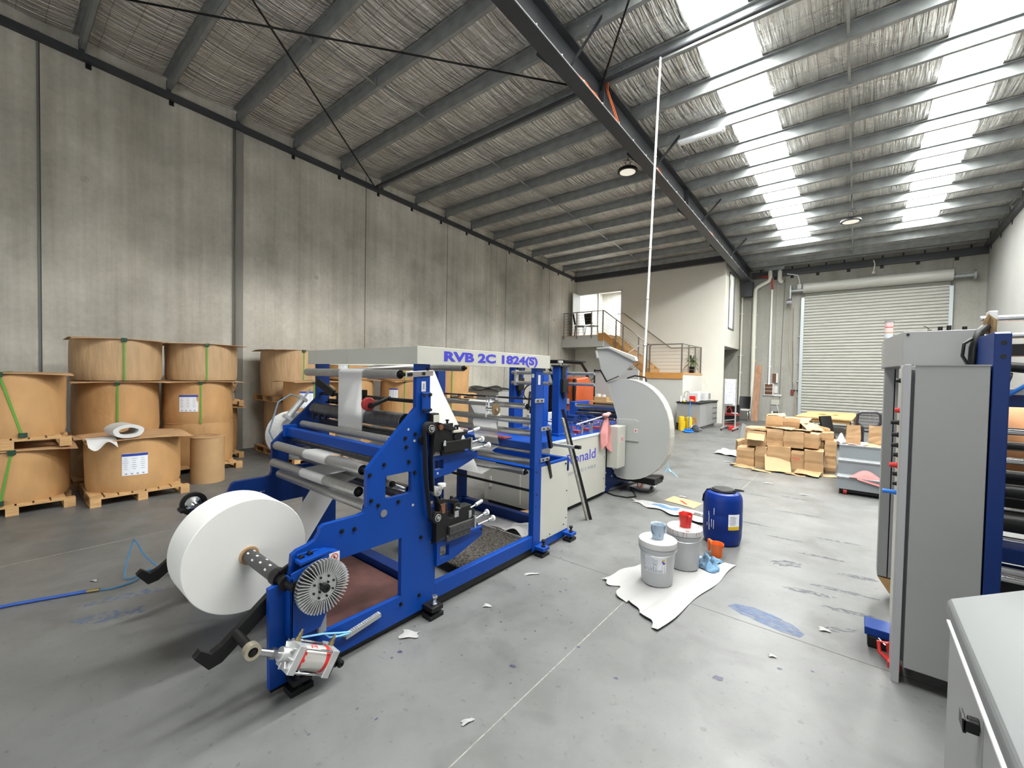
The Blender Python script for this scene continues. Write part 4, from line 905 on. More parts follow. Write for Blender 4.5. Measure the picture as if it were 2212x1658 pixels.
# rollers
def roller(nm,y,z,r,x0,x1,mat=ROLLER,shaft=True):
    m=MB(); m.cyl((x0,y,z),(x1,y,z),r,n=28); o=build(nm,m,mat,pm,.003)
    m=MB(); m.ring((x1,y,z),(x1+.004,y,z),r*.93,r*.45,24); m.cyl((x1-.002,y,z),(x1+.03,y,z),r*.45,n=14); build('shaft_end',m,BLACK,o)
    m=MB(); m.cyl((x0+.002,y,z),(x0-.03,y,z),r*.5,n=14); build('shaft_end',m,BLACK,o); return o
roller('guide_roller',1.738,1.680,.032,-3.72,-2.39)
roller('print_cylinder',1.772,1.36,.056,-3.64,-2.37,DARKROLL)
roller('guide_roller',1.655,1.245,.027,-3.62,-2.37)
roller('anilox_roller',1.60,1.12,.034,-3.62,-2.37,DARKROLL)
roller('guide_roller',1.462,1.080,.034,-3.65,-2.385)
roller('guide_roller',1.440,.945,.034,-3.65,-2.395)
roller('guide_roller',1.478,.850,.033,-3.63,-2.36)
roller('print_cylinder',1.81,.86,.055,-3.64,-2.37,DARKROLL)
roller('anilox_roller',1.84,1.24,.040,-3.64,-2.37,DARKROLL)
roller('guide_roller',1.66,.955,.025,-3.64,-2.36)
roller('guide_roller',2.34,1.735,.025,-3.64,-2.40)
m=MB(); m.box((XFI,1.545,1.145),(XI,1.60,1.215)); build('cross_beam',m,BLUE,pm,.004)
m=MB(); m.box((XFI,1.52,1.14),(XFI+.02,1.63,1.24)); build('beam_bracket',m,BLUE,pm,.003)
m=MB(); m.cyl((XFI,1.85,1.495),(XI,1.85,1.495),.014,n=10); build('pressure_bar',m,BLACK,pm)
m=MB(); m.bar((-3.66,1.80,1.60),(-3.46,1.84,1.50),.03,.06); m.box((-3.05,1.83,1.47),(-2.99,1.87,1.55)); build('pivot_arm',m,BLACK,pm,.003)
m=MB(); m.cyl((-2.735,1.705,1.462),(-2.695,1.705,1.462),.048,n=28); wh=build('rubber_wheel',m,M('dark_red_rubber',(.28,.02,.02),.5),pm,.006)
m=MB(); m.bar((-2.68,1.69,1.445),(-2.68,1.86,1.505),.022,.036,(1,0,0)); m.cyl((-2.70,1.705,1.462),(-2.655,1.705,1.462),.012,n=10); build('wheel_arm',m,BLACK,wh,.002)
# print head details on the far side behind the web
m=MB()
for k in range(5): m.box((-3.60+.07*k,1.86,1.415),(-3.56+.07*k,1.90,1.45)); 
m.box((-3.64,1.86,1.41),(-3.26,1.90,1.425)); m.cyl((-3.46,1.88,1.45),(-3.46,1.88,1.50),.012,n=8)
for k in range(3): m.box((-3.55+.1*k,1.70,1.285),(-3.53+.1*k,1.72,1.33))
build('register_fitting',m,BLACK,pm)
# small air cylinder on the far plate
a=Vector((-3.70,1.56,1.29)); b=Vector((-3.70,1.70,1.46))
m=MB(); m.cyl(a,b,.026,n=18); m.bar(a-(b-a)*.02,a+(b-a)*.10,.065,.065,(1,0,0)); m.bar(b-(b-a)*.12,b,.065,.065,(1,0,0)); m.cyl(b,b+(b-a)*.45,.009,n=8); ac=build('air_cylinder',m,ALU,pm,.002)
m=MB(); m.tube([b+Vector((-.02,-.03,0)),b+Vector((-.02,-.10,.03)),b+Vector((-.02,-.20,-.03)),a+Vector((-.02,-.13,-.10)),a+Vector((-.02,-.08,-.22))],.007,6); build('air_tube',m,M('grey_blue_tube',(.12,.17,.22),.4),ac)
# top roller arm
m=MB(); m.box((XN,1.715,1.66),(XN+.008,1.945,1.70)); 
m.v=[(x,y,z+(y-1.715)*.06) for x,y,z in m.v]; ra=build('roller_arm',m,STEEL,pm,.003)
m=MB(); m.cyl((-2.39,1.738,1.68),(XN+.012,1.738,1.68),.012,n=10); m.cyl((XN+.006,1.755,1.682),(XN+.012,1.755,1.682),.012,n=10); m.cyl((XN+.006,1.86,1.688),(XN+.014,1.86,1.688),.013,n=6); build('arm_bolt',m,BLACK,ra)
m=MB(); m.box((XN,1.848,1.565),(XN+.002,1.885,1.635)); s=build('white_sticker',m,PAPER,pm); m=MB(); m.box((XN+.002,1.86,1.58),(XN+.003,1.873,1.62)); build('sticker_print',m,INK,s)
# blue hinge block with bolts
m=MB(); m.box((XN,1.845,1.43),(XN+.022,1.915,1.56)); hb=build('hinge_block',m,BLUE,pm,.004)
m=MB()
for y in (1.855,1.905):
    for z in (1.44,1.545): m.cyl((XN+.02,y,z),(XN+.034,y,z),.012,n=6)
build('hinge_bolt',m,BLACK,hb)
# bottom frame, rails, feet
m=MB(); m.box((XI-.02,1.99,.075),(XN,3.17,.185)); build('base_rail',m,BLUE,pm,.004)
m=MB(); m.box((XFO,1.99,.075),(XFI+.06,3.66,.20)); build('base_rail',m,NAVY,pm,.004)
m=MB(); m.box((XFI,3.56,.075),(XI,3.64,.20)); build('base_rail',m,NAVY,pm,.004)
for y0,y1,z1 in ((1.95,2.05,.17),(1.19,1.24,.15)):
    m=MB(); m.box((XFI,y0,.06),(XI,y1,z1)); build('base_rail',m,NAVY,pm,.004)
m=MB(); m.box((-2.345,.90,.02),(-2.31,3.80,.075)); build('base_strip',m,BLACK,pm); m=MB(); m.box((-3.72,.90,.02),(-3.68,3.80,.06)); build('base_strip',m,BLACK,pm)
m=MB(); m.box((-3.66,1.24,.10),(-2.36,1.93,.12)); build('drip_tray',m,REDSTAIN,pm)
m=MB(); m.grid(lambda u,v:(-3.3+.95*u,2.42+.80*v,.13+.028*math.sin(3*v)+.012*math.sin(14*u*v)-(.03 if v<.02 else 0)),24,20,.012); build('fleece_mat',m,MATBLK,pm)
m=MB(); m.prism([(3.17,.09),(3.55,.09),(3.55,.105),(3.19,.105),(3.175,.15),(3.165,.15)],'x',-3.6,-2.36); build('catch_tray',m,M('tray_grey',(.30,.30,.30),.5),pm)
def foot(x,y,mat,far=False):
    m=MB(); m.box((x-.045,y-.06,0),(x+.045,y+.06,.03)); fo=build('levelling_foot',m,BLACK,pm,.003)
    m=MB(); m.box((x-.06,y-.05,.055),(x+.05,y+.05,.085)); build('foot_bracket',m,mat,fo,.002)
    m=MB(); m.cyl((x+.015,y,.03),(x+.015,y,.135),.011,n=8); m.cyl((x+.015,y,.13),(x+.015,y,.15),.02,n=6); m.cyl((x+.015,y,.085),(x+.015,y,.1),.02,n=6); build('foot_bolt',m,STEEL if mat is BLACK else BLACK,fo)
foot(-2.26,1.02,BLACK); foot(-2.245,1.93,BLACK); foot(-2.245,3.25,BLUE); foot(-2.245,3.74,BLUE); foot(-3.76,1.0,BLACK)
# posts of the second roller frame
m=MB(); m.box((-2.355,3.172,.04),(-2.295,3.287,1.76)); p2=build('frame_post',m,BLUE,pm,.005)
m=MB(); m.box((-2.294,3.20,1.60),(-2.292,3.235,1.69)); m.box((-2.345,3.170,1.665),(-2.318,3.172,1.70)); build('white_sticker',m,PAPER,p2)
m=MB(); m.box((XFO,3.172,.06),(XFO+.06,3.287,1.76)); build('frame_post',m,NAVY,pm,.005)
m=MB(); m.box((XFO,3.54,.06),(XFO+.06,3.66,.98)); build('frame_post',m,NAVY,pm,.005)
for y,z,r,x1 in ((3.155,1.395,.027,-2.385),(3.22,1.25,.031,-2.36),(3.25,1.130,.032,-2.36),(3.27,.948,.018,-2.36),(3.235,.858,.034,-2.36),(3.145,.780,.029,-2.385)):
    roller('guide_roller',y,z,r,-3.64,x1,STEEL if r>.019 else ROLLER)
m=MB(); m.cyl((-3.66,3.206,1.462),(-2.34,3.206,1.462),.009,n=10); m.cyl((-3.66,3.19,.60),(-2.34,3.19,.60),.013,n=10); build('black_bar',m,BLACK,pm)
m=MB(); m.box((-3.66,3.25,.965),(-2.36,3.50,1.035)); build('tool_shelf',m,BLUE,pm,.004)
for y0,y1,z in ((3.155,3.30,1.450),(3.26,3.41,1.18),(3.26,3.41,.885)):
    m=MB(); m.box((-2.294,y0,z-.018),(-2.286,y1,z+.018)); rb_=build('roller_bracket',m,STEEL,pm,.003)
    m=MB()
    for q in (.25,.7): m.cyl((-2.287,y0+(y1-y0)*q,z),(-2.282,y0+(y1-y0)*q,z),.010,n=8)
    build('bracket_slot',m,BLACK,rb_)
    if y0>3.2: 
        m=MB(); m.bar((-2.30,y1-.02,z-.01),(-2.31,y1+.05,z-.20),.035,.03,(1,0,0)); build('damper',m,BLACK,rb_)
m=MB(); m.box((-2.62,3.83,.925),(-2.26,3.86,.955)); m.box((-2.62,3.79,.90),(-2.58,3.86,.955)); xb=build('cross_bar',m,GREYMET,pm,.003)
m=MB(); m.box((-2.26,3.825,.93),(-2.20,3.865,.962)); build('bar_end',m,BLACK,xb)
t=thing('small_paper_roll','ragged white paper roll on the far side of the blue machine, above the hand wheel','paper roll',(-3.85,1.70,.92)); m=MB(); m.ring((-3.74,1.70,1.12),(-3.98,1.70,1.12),.205,.05,40); build('wound_paper',m,PAPER,t,.004); m=MB(); m.ring((-3.735,1.70,1.12),(-3.985,1.70,1.12),.05,.04,20); m.cyl((-3.72,1.70,1.12),(-4.0,1.70,1.12),.038,n=14); build('core',m,CORE,t)
# gold disc unit on the front roller
m=MB(); m.cyl((-2.675,3.045,1.352),(-2.665,3.045,1.352),.056,n=30); gd=build('perforation_disc',m,BRASS,pm)
m=MB(); m.cyl((-2.70,3.045,1.352),(-2.655,3.045,1.352),.013,n=12); m.box((-2.80,3.04,1.27),(-2.79,3.06,1.475)); m.box((-2.765,3.03,1.31),(-2.74,3.06,1.45)); m.cyl((-2.80,3.10,1.462),(-2.71,3.10,1.462),.024,n=14); m.cyl((-2.79,3.045,1.352),(-2.70,3.045,1.352),.022,n=12); build('disc_holder',m,CHROME,gd)
# canopy
cp=MB(); cp.prism([(-3.81,1.785),(-2.268,1.785),(-2.268,3.355),(-2.29,3.355),(-2.29,1.807),(-3.788,1.807),(-3.788,3.355),(-3.81,3.355)],'z',1.752,1.872)
cp.box((-3.80,1.79,1.868),(-2.28,1.93,1.8715)); cpo=build('canopy',cp,CREAM,pm,.003)
m=MB()
for z in (1.765,1.79,1.80,1.855): m.cyl((-3.15,1.786,z),(-3.15,1.781,z),.003,n=6)
m.box((-3.152,1.7838,1.752),(-3.150,1.7855,1.872)); build('seam_rivets',m,M('seam_grey',(.35,.35,.32),.5),cpo)
text('model_lettering','RVB 2C 1824(S)',BLUEINK,cpo,'x',2.02,3.15,1.757,1.850,-2.267,.042)
# cream side cabinet
m=MB(); m.box((-2.320,3.178,.10),(-2.300,3.780,.815)); cb=build('cabinet_panel',m,CREAM,pm,.003)
m=MB()
for y,z in ((3.205,.785),(3.72,.785),(3.215,.57),(3.205,.46),(3.20,.125),(3.70,.16),(3.75,.50),(3.74,.22),(3.45,.13)): m.cyl((-2.30,y,z),(-2.290,y,z),.009 if z>.5 else .005,n=8)
build('panel_bolt',m,BLACK,cb)
m=MB(); m.box((-2.335,3.17,.03),(-2.302,3.79,.10)); m.box((-2.345,3.17,.815),(-2.300,3.79,.835)); m.box((-3.66,3.75,.70),(-2.30,3.79,.835)); build('cabinet_frame',m,BLUE,pm,.003)
m=MB(); m.box((-3.64,3.52,.70),(-2.35,3.76,.72)); build('ink_trough',m,BLUE,pm)
# offcut paper in the tray, cardboard and small litter belong to nobody's hand: separate things
m=MB(); m.grid(lambda u,v:(-2.75+.38*u,3.20+.30*v,.11+.17*math.sin(math.pi*min(1,u*1.2))*(1-.5*v)*u+.02*math.sin(9*v)),14,10,.003); tag(build('paper_offcut',m,PAPER),'folded white paper offcut in the catch tray beside the cream cabinet','paper')
m=MB(); m.add([(-3.2,3.66,.012),(-2.45,3.70,.012),(-2.6,3.98,.20),(-3.1,3.95,.06),(-3.2,3.66,.004),(-2.45,3.70,.004),(-2.6,3.98,.192),(-3.1,3.95,.052)],[(0,1,2,3),(7,6,5,4),(0,4,5,1),(1,5,6,2),(2,6,7,3),(3,7,4,0)]); tag(build('cardboard_flap',m,KRAFTB),'brown cardboard flap on the floor inside the roller frame','cardboard')
m=MB(); m.box((-2.98,3.23,1.037),(-2.72,3.36,1.055)); tag(build('red_handled_tool',m,M('dark_red_tool',(.16,.02,.03),.5),bevel=.006),'dark red tool lying on the blue shelf of the roller frame','tool')

# the two print units on the near side: bracket, slide, gear, belts
def side_unit(zb,ylen,kind):
    """zb: top of the blue bracket"""
    pass
plate('unit_bracket',[[(1.925,1.112),(2.39,1.113),(2.39,1.05),(2.10,.962),(1.955,.955),(1.955,.80),(1.925,.80)],[(1.957,1.012),(2.035,1.012),(2.035,1.078),(1.957,1.078)]],'x',-2.315,-2.275,BLUE,pm,.003)
plate('unit_bracket',[[(1.985,.492),(2.455,.485),(2.455,.415),(2.150,.325),(1.985,.318)],[(2.017,.365),(2.10,.365),(2.10,.448),(2.017,.448)]],'x',-2.315,-2.275,BLUE,pm,.003)
m=MB(); m.cyl((XN,1.93,.97),(XN+.02,1.93,.97),.012,n=6); m.cyl((-2.275,2.365,1.095),(-2.265,2.365,1.095),.008,n=6); m.cyl((-2.275,2.44,.465),(-2.265,2.44,.465),.008,n=6); build('plate_bolt',m,BLACK,pm)
text('paint_letter','R',LABELW,pm,'x',1.974,1.993,.978,.995,-2.274,.0)
m=MB(); m.prism([(1.925,1.145),(1.925,1.30),(1.99,1.33),(2.05,1.31),(2.12,1.305),(2.14,1.26),(2.25,1.27),(2.25,1.245),(2.19,1.235),(2.17,1.18),(2.0,1.145)],'x',-2.32,-2.245); ub=build('print_head',m,BLACK,pm,.004)
m=MB(); m.box((-2.245,1.995,1.135),(-2.225,2.255,1.210)); m.box((-2.26,1.985,1.115),(-2.232,2.205,1.150)); build('slide_rail',m,BLACK,ub,.003)
m=MB(); m.box((-2.30,1.90,1.33),(-2.25,1.965,1.415)); m.box((-2.27,2.02,1.30),(-2.25,2.10,1.335)); m.cyl((-2.27,2.06,1.32),(-2.27,2.06,1.36),.008,n=8); m.cyl((-2.27,2.06,1.352),(-2.27,2.06,1.362),.014,n=8); m.cyl((-2.27,2.16,1.28),(-2.27,2.16,1.30),.008,n=8); m.cyl((-2.27,2.16,1.30),(-2.27,2.16,1.313),.024,n=12)
m.cyl((-2.26,2.12,1.235),(-2.235,2.12,1.235),.022,n=12); m.bar((-2.25,1.96,1.335),(-2.25,2.10,1.29),.03,.03); build('head_fitting',m,BLACK,ub,.002)
m=MB(); m.cyl((-2.25,1.97,1.318),(-2.228,1.97,1.318),.019,n=16); build('copper_nut',m,M('copper',(.36,.17,.10),.35,.9),ub)
m=MB(); m.box((-2.245,2.085,1.268),(-2.225,2.18,1.282)); m.box((-2.243,1.908,1.355),(-2.238,1.958,1.405)); build('cream_plate',m,M('dull_cream',(.45,.43,.36),.5),ub)
text('paint_mark','AB',LABELW,ub,'x',1.985,2.008,1.185,1.222,-2.222,0)
def hand_knob(p,dirv,L,par,r=.022):
    m=MB(); p=Vector(p); d=Vector(dirv).normalized(); m.cyl(p,p+d*L,.007,n=10); m.cyl(p+d*(L*.7),p+d*L,.013,n=10); k=build('adjusting_screw',m,CHROME,par); m=MB(); m.cyl(p+d*L,p+d*(L+.014),r,n=20); build('hand_knob',m,M('white_knob',(.78,.78,.74),.35),k)
hand_knob((-2.235,2.255,1.178),(0,1,.08),.125,ub); hand_knob((-2.225,2.27,1.130),(.1,1,.06),.16,ub)
m=MB(); m.cyl((-2.25,2.24,1.255),(-2.25,2.31,1.262),.006,n=8); m.cyl((-2.25,2.305,1.262),(-2.25,2.37,1.272),.014,n=12); build('crank_handle',m,ALU,ub)
m=MB(); m.box((-2.25,2.255,1.120),(-2.22,2.272,1.215)); m.box((-2.25,2.262,1.115),(-2.21,2.37,1.128)); build('end_bracket',m,STEEL,ub)
# lower unit
m=MB(); m.prism([(1.955,.50),(1.955,.70),(2.02,.70),(2.03,.76),(2.06,.76),(2.06,.66),(2.10,.64),(2.18,.70),(2.30,.70),(2.34,.64),(2.34,.585),(2.05,.53)],'x',-2.33,-2.25); ul=build('print_head',m,BLACK,pm,.004)
m=MB(); m.box((-2.25,2.065,.530),(-2.228,2.330,.592)); m.box((-2.262,2.045,.485),(-2.236,2.285,.528)); build('slide_rail',m,M('dark_grey_steel',(.035,.035,.036),.45),ul,.003)
m=MB()
for k in range(5): m.cyl((-2.228,2.09+.05*k,.56),(-2.2265,2.09+.05*k,.56),.006,n=8)
for k in range(4): m.cyl((-2.236,2.11+.05*k,.505),(-2.2345,2.11+.05*k,.505),.006,n=8)
build('rail_hole',m,RUBBER,ul)
m=MB(); m.box((-2.30,1.975,.70),(-2.25,2.03,.80)); m.bar((-2.29,2.05,.775),(-2.29,2.20,.735),.02,.02); m.cyl((-2.28,2.12,.775),(-2.28,2.12,.795),.012,n=8); m.box((-2.30,2.13,.66),(-2.26,2.19,.735)); m.cyl((-2.28,2.01,.80),(-2.28,2.01,.865),.010,n=8); build('head_fitting',m,BLACK,ul,.002)
m=MB(); m.cyl((-2.28,2.025,.885),(-2.28,2.025,.905),.030,n=18); m.cyl((-2.28,2.025,.865),(-2.28,2.025,.885),.012,n=10); build('white_cap',m,MATS['white_knob'],ul)
m=MB(); m.box((-2.252,1.985,.70),(-2.244,2.03,.77)); m.cyl((-2.25,2.01,.715),(-2.24,2.01,.715),.014,n=12); build('copper_nut',m,MATS['copper'],ul)
m=MB(); m.bar((-2.26,2.14,.712),(-2.26,2.19,.69),.02,.014); m.box((-2.262,2.125,.64),(-2.245,2.165,.685)); m.box((-2.26,2.27,.60),(-2.245,2.30,.655)); m.box((-2.25,2.31,.52),(-2.222,2.328,.612)); build('steel_fitting',m,STEEL,ul,.002)
hand_knob((-2.235,2.335,.583),(0,1,.16),.12,ul); hand_knob((-2.225,2.35,.535),(.1,1,.10),.15,ul)
m=MB(); m.cyl((-2.25,2.29,.675),(-2.25,2.35,.685),.006,n=8); m.cyl((-2.25,2.345,.684),(-2.25,2.415,.700),.014,n=12); build('crank_handle',m,ALU,ul)
# belt drive on the near plate
def pulley(y,z,r,x=XN+.01,w_=.055,mat=BLACK):
    m=MB(); m.cyl((x,y,z),(x+w_,y,z),r,n=30); o=build('belt_pulley',m,mat,pm,.004)
    m=MB(); m.ring((x+w_,y,z),(x+w_+.004,y,z),r*.62,r*.48,24); m.ring((x+w_,y,z),(x+w_+.008,y,z),r*.30,r*.12,16); m.cyl((x+w_,y,z),(x+w_+.016,y,z),r*.12,n=10); build('pulley_hub',m,GREYMET,o); return o
pulley(1.888,1.315,.042); pulley(1.955,.685,.042); pulley(1.955,.868,.034,mat=GREYMET)
m=MB()
def belt(pts,w_):
    for a,b in zip(pts,pts[1:]): m.bar((XN+.04,)+a,(XN+.04,)+b,w_,.006,(1,0,0)) if False else m.prism([(a[0],a[1]),(a[0]+.004,a[1]),(b[0]+.004,b[1]),(b[0],b[1])],'x',XN+.016,XN+.060)
m=MB(); belt([(1.842,1.315),(1.860,1.0),(1.905,.69),(1.925,.655)],0); belt([(1.930,1.315),(1.905,1.10),(1.917,.88),(1.945,.83),(1.985,.76),(1.999,.69)],0)
m.prism([(p[0],p[1]) for p in circ(1.888,1.315,.046,14,0,180)]+[(p[0],p[1]) for p in reversed(circ(1.888,1.315,.042,14,0,180))],'x',XN+.016,XN+.060)
build('drive_belt',m,RUBBER,pm)
m=MB(); m.cyl((XN,1.842,1.24),(XN+.03,1.842,1.24),.022,n=14); m.cyl((XN,1.862,1.215),(XN+.035,1.862,1.215),.016,n=12); build('belt_tensioner',m,BLACK,pm)
# lever seen through the window in the near plate
m=MB(); m.bar((-2.40,1.60,.985),(-2.40,1.59,.90),.012,.035,(1,0,0)); m.cyl((-2.41,1.612,.995),(-2.385,1.612,.995),.026,n=16); build('inner_lever',m,BLUE,pm)
m=MB()
for z in (.895,.915): m.cyl((XFI,1.75,z),(XI,1.75,z),.008,n=8)
build('tie_rod',m,STEEL,pm)
m=MB(); m.tube([(-3.50+.028*math.cos(t*.9),1.30+.02*math.sin(t*.9),.77-.0045*t) for t in range(60)],.006,5); build('coiled_hose',m,M('navy_coil',(.005,.008,.06),.4),pm)

# unwind stand: shaft, brake, arms, air cylinder
SY,SZ=.967,.580
m=MB(); m.cyl((-3.62,SY,SZ),(-2.40,SY,SZ),.040,n=24); sh=build('reel_shaft',m,M('dark_grey_shaft',(.05,.05,.052),.4,.3),pm,.003)
m=MB()
for k in range(4):
    for a in ((.15,.95) if k%2 else (-.3,.6)):
        x=-2.76+.09*k; y=SY-.0395*math.sin(a)*1.0; z=SZ+.0395*math.cos(a); m.bar((x,y,z),(x+.022,y,z),.010,.003,(0,-math.sin(a),math.cos(a)))
build('gripper_key',m,PAPER,sh)
m=MB(); m.cyl((-2.41,SY,SZ),(-2.345,SY,SZ),.046,n=24); m.cyl((-2.35,SY,SZ),(-2.22,SY+.02,SZ-.005),.030,n=18); m.cyl((-2.30,SY,SZ),(-2.28,SY,SZ),.04,n=12); build('shaft_chuck',m,BLACK,sh)
m=MB(); m.box((-2.36,.985,.59),(-2.335,1.06,.635)); m.bar((-2.35,.96,.615),(-2.35,1.02,.64),.02,.03); build('shaft_latch',m,BLACK,pm)
# brake mount: open blue box standing proud of the plate
m=MB(); plate('brake_mount',[[(.965,.300),(.965,.645),(1.165,.690),(1.228,.672),(1.228,.52),(1.12,.30)],circ(1.11,.543,.05,16)],'x',-2.238,-2.226,BLUE,pm,.002)
m=MB(); m.prism([(1.01,.690),(1.165,.705),(1.232,.680),(1.232,.660),(1.165,.690),(1.01,.672)],'x',XN,-2.226); m.box((XN,.965,.30),(-2.226,.975,.62)); m.box((XN,1.02,.66),(XN+.012,1.14,.71)); bk=build('brake_mount_box',m,BLUE,pm,.002)
m=MB(); m.cyl((XN+.01,1.04,.695),(XN+.035,1.04,.695),.013,n=6); m.cyl((XN+.01,1.085,.703),(XN+.035,1.085,.703),.013,n=6); build('mount_bolt',m,BLACK,bk)
m=MB(); m.box((-2.226,1.165,.632),(-2.2245,1.226,.688)); sg=build('warning_sticker',m,PAPER,bk)
def nohand(par,y,z,r,x):
    m=MB(); m.ring((x,y,z),(x+.0008,y,z),r,r*.80,20); m.bar((x+.0004,y-r*.65,z+r*.65),(x+.0004,y+r*.65,z-r*.65),.0008,r*.16,(0,1,1)); build('red_ring',m,REDM,par)
    m=MB(); m.box((x,y-r*.28,z-r*.45),(x+.0005,y+r*.18,z+r*.05)); 
    for k in range(4): m.box((x,y-r*.28+r*.13*k,z),(x+.0005,y-r*.20+r*.13*k,z+r*(.35+.1*math.sin(k+1)))) 
    build('hand_symbol',m,BLACK,par)
nohand(sg,1.196,.662,.021,-2.2245)
BY,BZ=1.113,.541
m=MB(); m.cyl((-2.222,BY,BZ),(-2.208,BY,BZ),.138,n=48); bd=build('brake_disc',m,M('shadow_toned_metal',(.10,.10,.10),.5,.6),pm,.002)  # darker than the fins, paints the shadow in the gaps between them
m=MB()
for k in range(48):
    a=2*math.pi*k/48; c,s=math.cos(a),math.sin(a); m.bar((-2.19,BY+.074*c,BZ+.074*s),(-2.19,BY+.142*c,BZ+.142*s),.034,.0045,(-0.0001,-s,c))
build('cooling_fins',m,ALU,bd)
m=MB(); m.cyl((-2.208,BY,BZ),(-2.182,BY,BZ),.074,n=40); build('brake_hub',m,ALU,bd,.003)
m=MB(); m.cyl((-2.182,BY,BZ),(-2.150,BY,BZ),.022,n=18); m.ring((-2.150,BY,BZ),(-2.146,BY,BZ),.019,.008,14)
for k in range(8): a=2*math.pi*k/8+.3; m.cyl((-2.182,BY+.057*math.cos(a),BZ+.057*math.sin(a)),(-2.174,BY+.057*math.cos(a),BZ+.057*math.sin(a)),.006,n=6)
for k in range(4): a=2*math.pi*k/4+.7; m.cyl((-2.182,BY+.030*math.cos(a),BZ+.030*math.sin(a)),(-2.172,BY+.030*math.cos(a),BZ+.030*math.sin(a)),.006,n=6)
build('hub_bolt',m,BLACK,bd)
m=MB(); m.ring((-2.26,BY,BZ),(-2.24,BY,BZ),.145,.11,32); build('brake_collar',m,BLACK,bd)
def hook_arm(x0,x1):
    m=MB(); m.prism([(1.06,.575),(1.02,.60),(.70,.345),(.655,.325),(.612,.362),(.585,.335),(.645,.252),(.70,.262),(1.0,.49)],'x',x0,x1); return m
build('lift_arm',hook_arm(-2.405,-2.365),BLACK,pm,.003); build('lift_arm',hook_arm(-3.655,-3.615),BLACK,pm,.003)
m=MB(); m.cyl((-2.37,.763,.375),(-2.20,.763,.372),.022,n=18); build('arm_pin',m,BLACK,pm); m=MB(); m.cyl((-3.62,.80,.41),(-3.56,.80,.41),.024,n=16); build('arm_pin',m,BLACK,pm)
m=MB(); m.ring((-3.60,.80,.415),(-3.55,.80,.415),.035,.02,18); build('pin_ring',m,STEEL,pm)
# pneumatic cylinder
A=Vector((-2.19,.768,.362)); B=Vector((-2.19,1.178,.103)); D=(B-A).normalized(); N=Vector((1,0,0)); U=D.cross(N)
pc=MB(); 
m=MB(); m.ring(A-N*.020,A+N*.020,.037,.022,24)
cy=build('air_cylinder_rod_eye',m,M('zinc_plated',(.55,.50,.38),.35,.8),pm)
m=MB(); m.cyl(A-N*.024,A+N*.023,.013,n=14); m.ring(A-N*.016,A+N*.016,.0219,.014,20); build('eye_pin',m,BLACK,cy)
m=MB(); m.cyl(A+D*.032,A+D*.115,.017,n=16); m.cyl(A+D*.10,A+D*.125,.026,n=6); m.cyl(A+D*.11,A+D*.20,.012,n=14); build('piston_rod',m,STEEL,cy)
def bx(m,c0,c1,hw): m.bar(A+D*c0,A+D*c1,2*hw,2*hw,tuple(U))
m=MB(); m.ring(A+D*.175,A+D*.182,.034,.014,18); m.cyl(A+D*.150,A+D*.20,.034,n=22); bx(m,.198,.238,.066); 
for k in range(8):
    a=math.pi/4*k; v=(N*math.cos(a)+U*math.sin(a)); m.bar(A+D*.19+v*.03,A+D*.19+v*.066,.006,.02,tuple(D))
build('front_head',m,ALU,pm,.003)
m=MB(); bx(m,.405,.445,.066); build('rear_head',m,ALU,pm,.003)
m=MB(); m.cyl(A+D*.238,A+D*.405,.061,n=40); cb_=build('cylinder_barrel',m,M('satin_aluminium',(.66,.65,.62),.33,.6),pm)
m=MB()
for sx in (-1,1):
    for su in (-1,1): m.cyl(A+D*.238+N*.056*sx+U*.056*su,A+D*.405+N*.056*sx+U*.056*su,.006,n=8)
build('tie_rod',m,STEEL,cb_)
m=MB(); m.ring(A+D*.385,A+D*.404,.0625,.058,40); 
rn=random.Random(3)
for k in range(14):
    a=.4+2.4*k/14; v=N*math.sin(a)+U*math.cos(a); m.bar(A+D*.2385+v*.0615,A+D*(.2385+.012+.012*rn.random())+v*.0615,.014,.002,tuple(v))
build('red_sealant',m,REDM,cb_)
v=(N*.35+U*-.94).normalized(); 
if v.z<0: v=-v
m=MB(); q=A+D*.31+v*.0618; m.ring(q,q+v*.0008,.019,.015,20); m.bar(q+v*.0006-D*.012,q+v*.0006+D*.012,.003,.001,tuple(v)); build('warning_symbol',m,REDM,cb_)
m=MB(); bx(m,.445,.455,.06); m.bar(A+D*.45,A+D*.50,.05,.05,tuple(U)); m.cyl(B+D*.02-N*.09,B+D*.02+N*.045,.020,n=16); m.ring(B+D*.02+N*.045,B+D*.02+N*.052,.014,.007,12); build('rear_clevis',m,BLACK,pm,.002)
up=U if U.z>0 else -U
for c in (.215,.425):
    m=MB(); q=A+D*c+up*.066-N*.01; m.cyl(q,q+up*.018,.014,n=10); m.cyl(q+up*.018,q+up*.04,.010,n=10); m.cyl(q+up*.04,q+up*.055,.006,n=8); build('air_fitting',m,M('brass_fitting',(.30,.24,.12),.4,.8),pm)
m=MB(); q=A+D*.215+up*.08-N*.01; q2=A+D*.425+up*.08-N*.01
m.tube([q+D*.01,q+D*.06-N*.03+up*.0,q2-D*.04-N*.05+up*.02,(-2.27,1.26,.185),(-2.265,1.32,.165)],.005,6); m.tube([q2,q2+D*.02+up*.02-N*.02,(-2.268,1.24,.175),(-2.268,1.30,.15)],.005,6); m.tube([(-2.27,1.165,.225),(-2.262,1.19,.195),(-2.262,1.25,.175),(-2.265,1.31,.16)],.005,6); build('air_tube',m,LBLUE,pm)
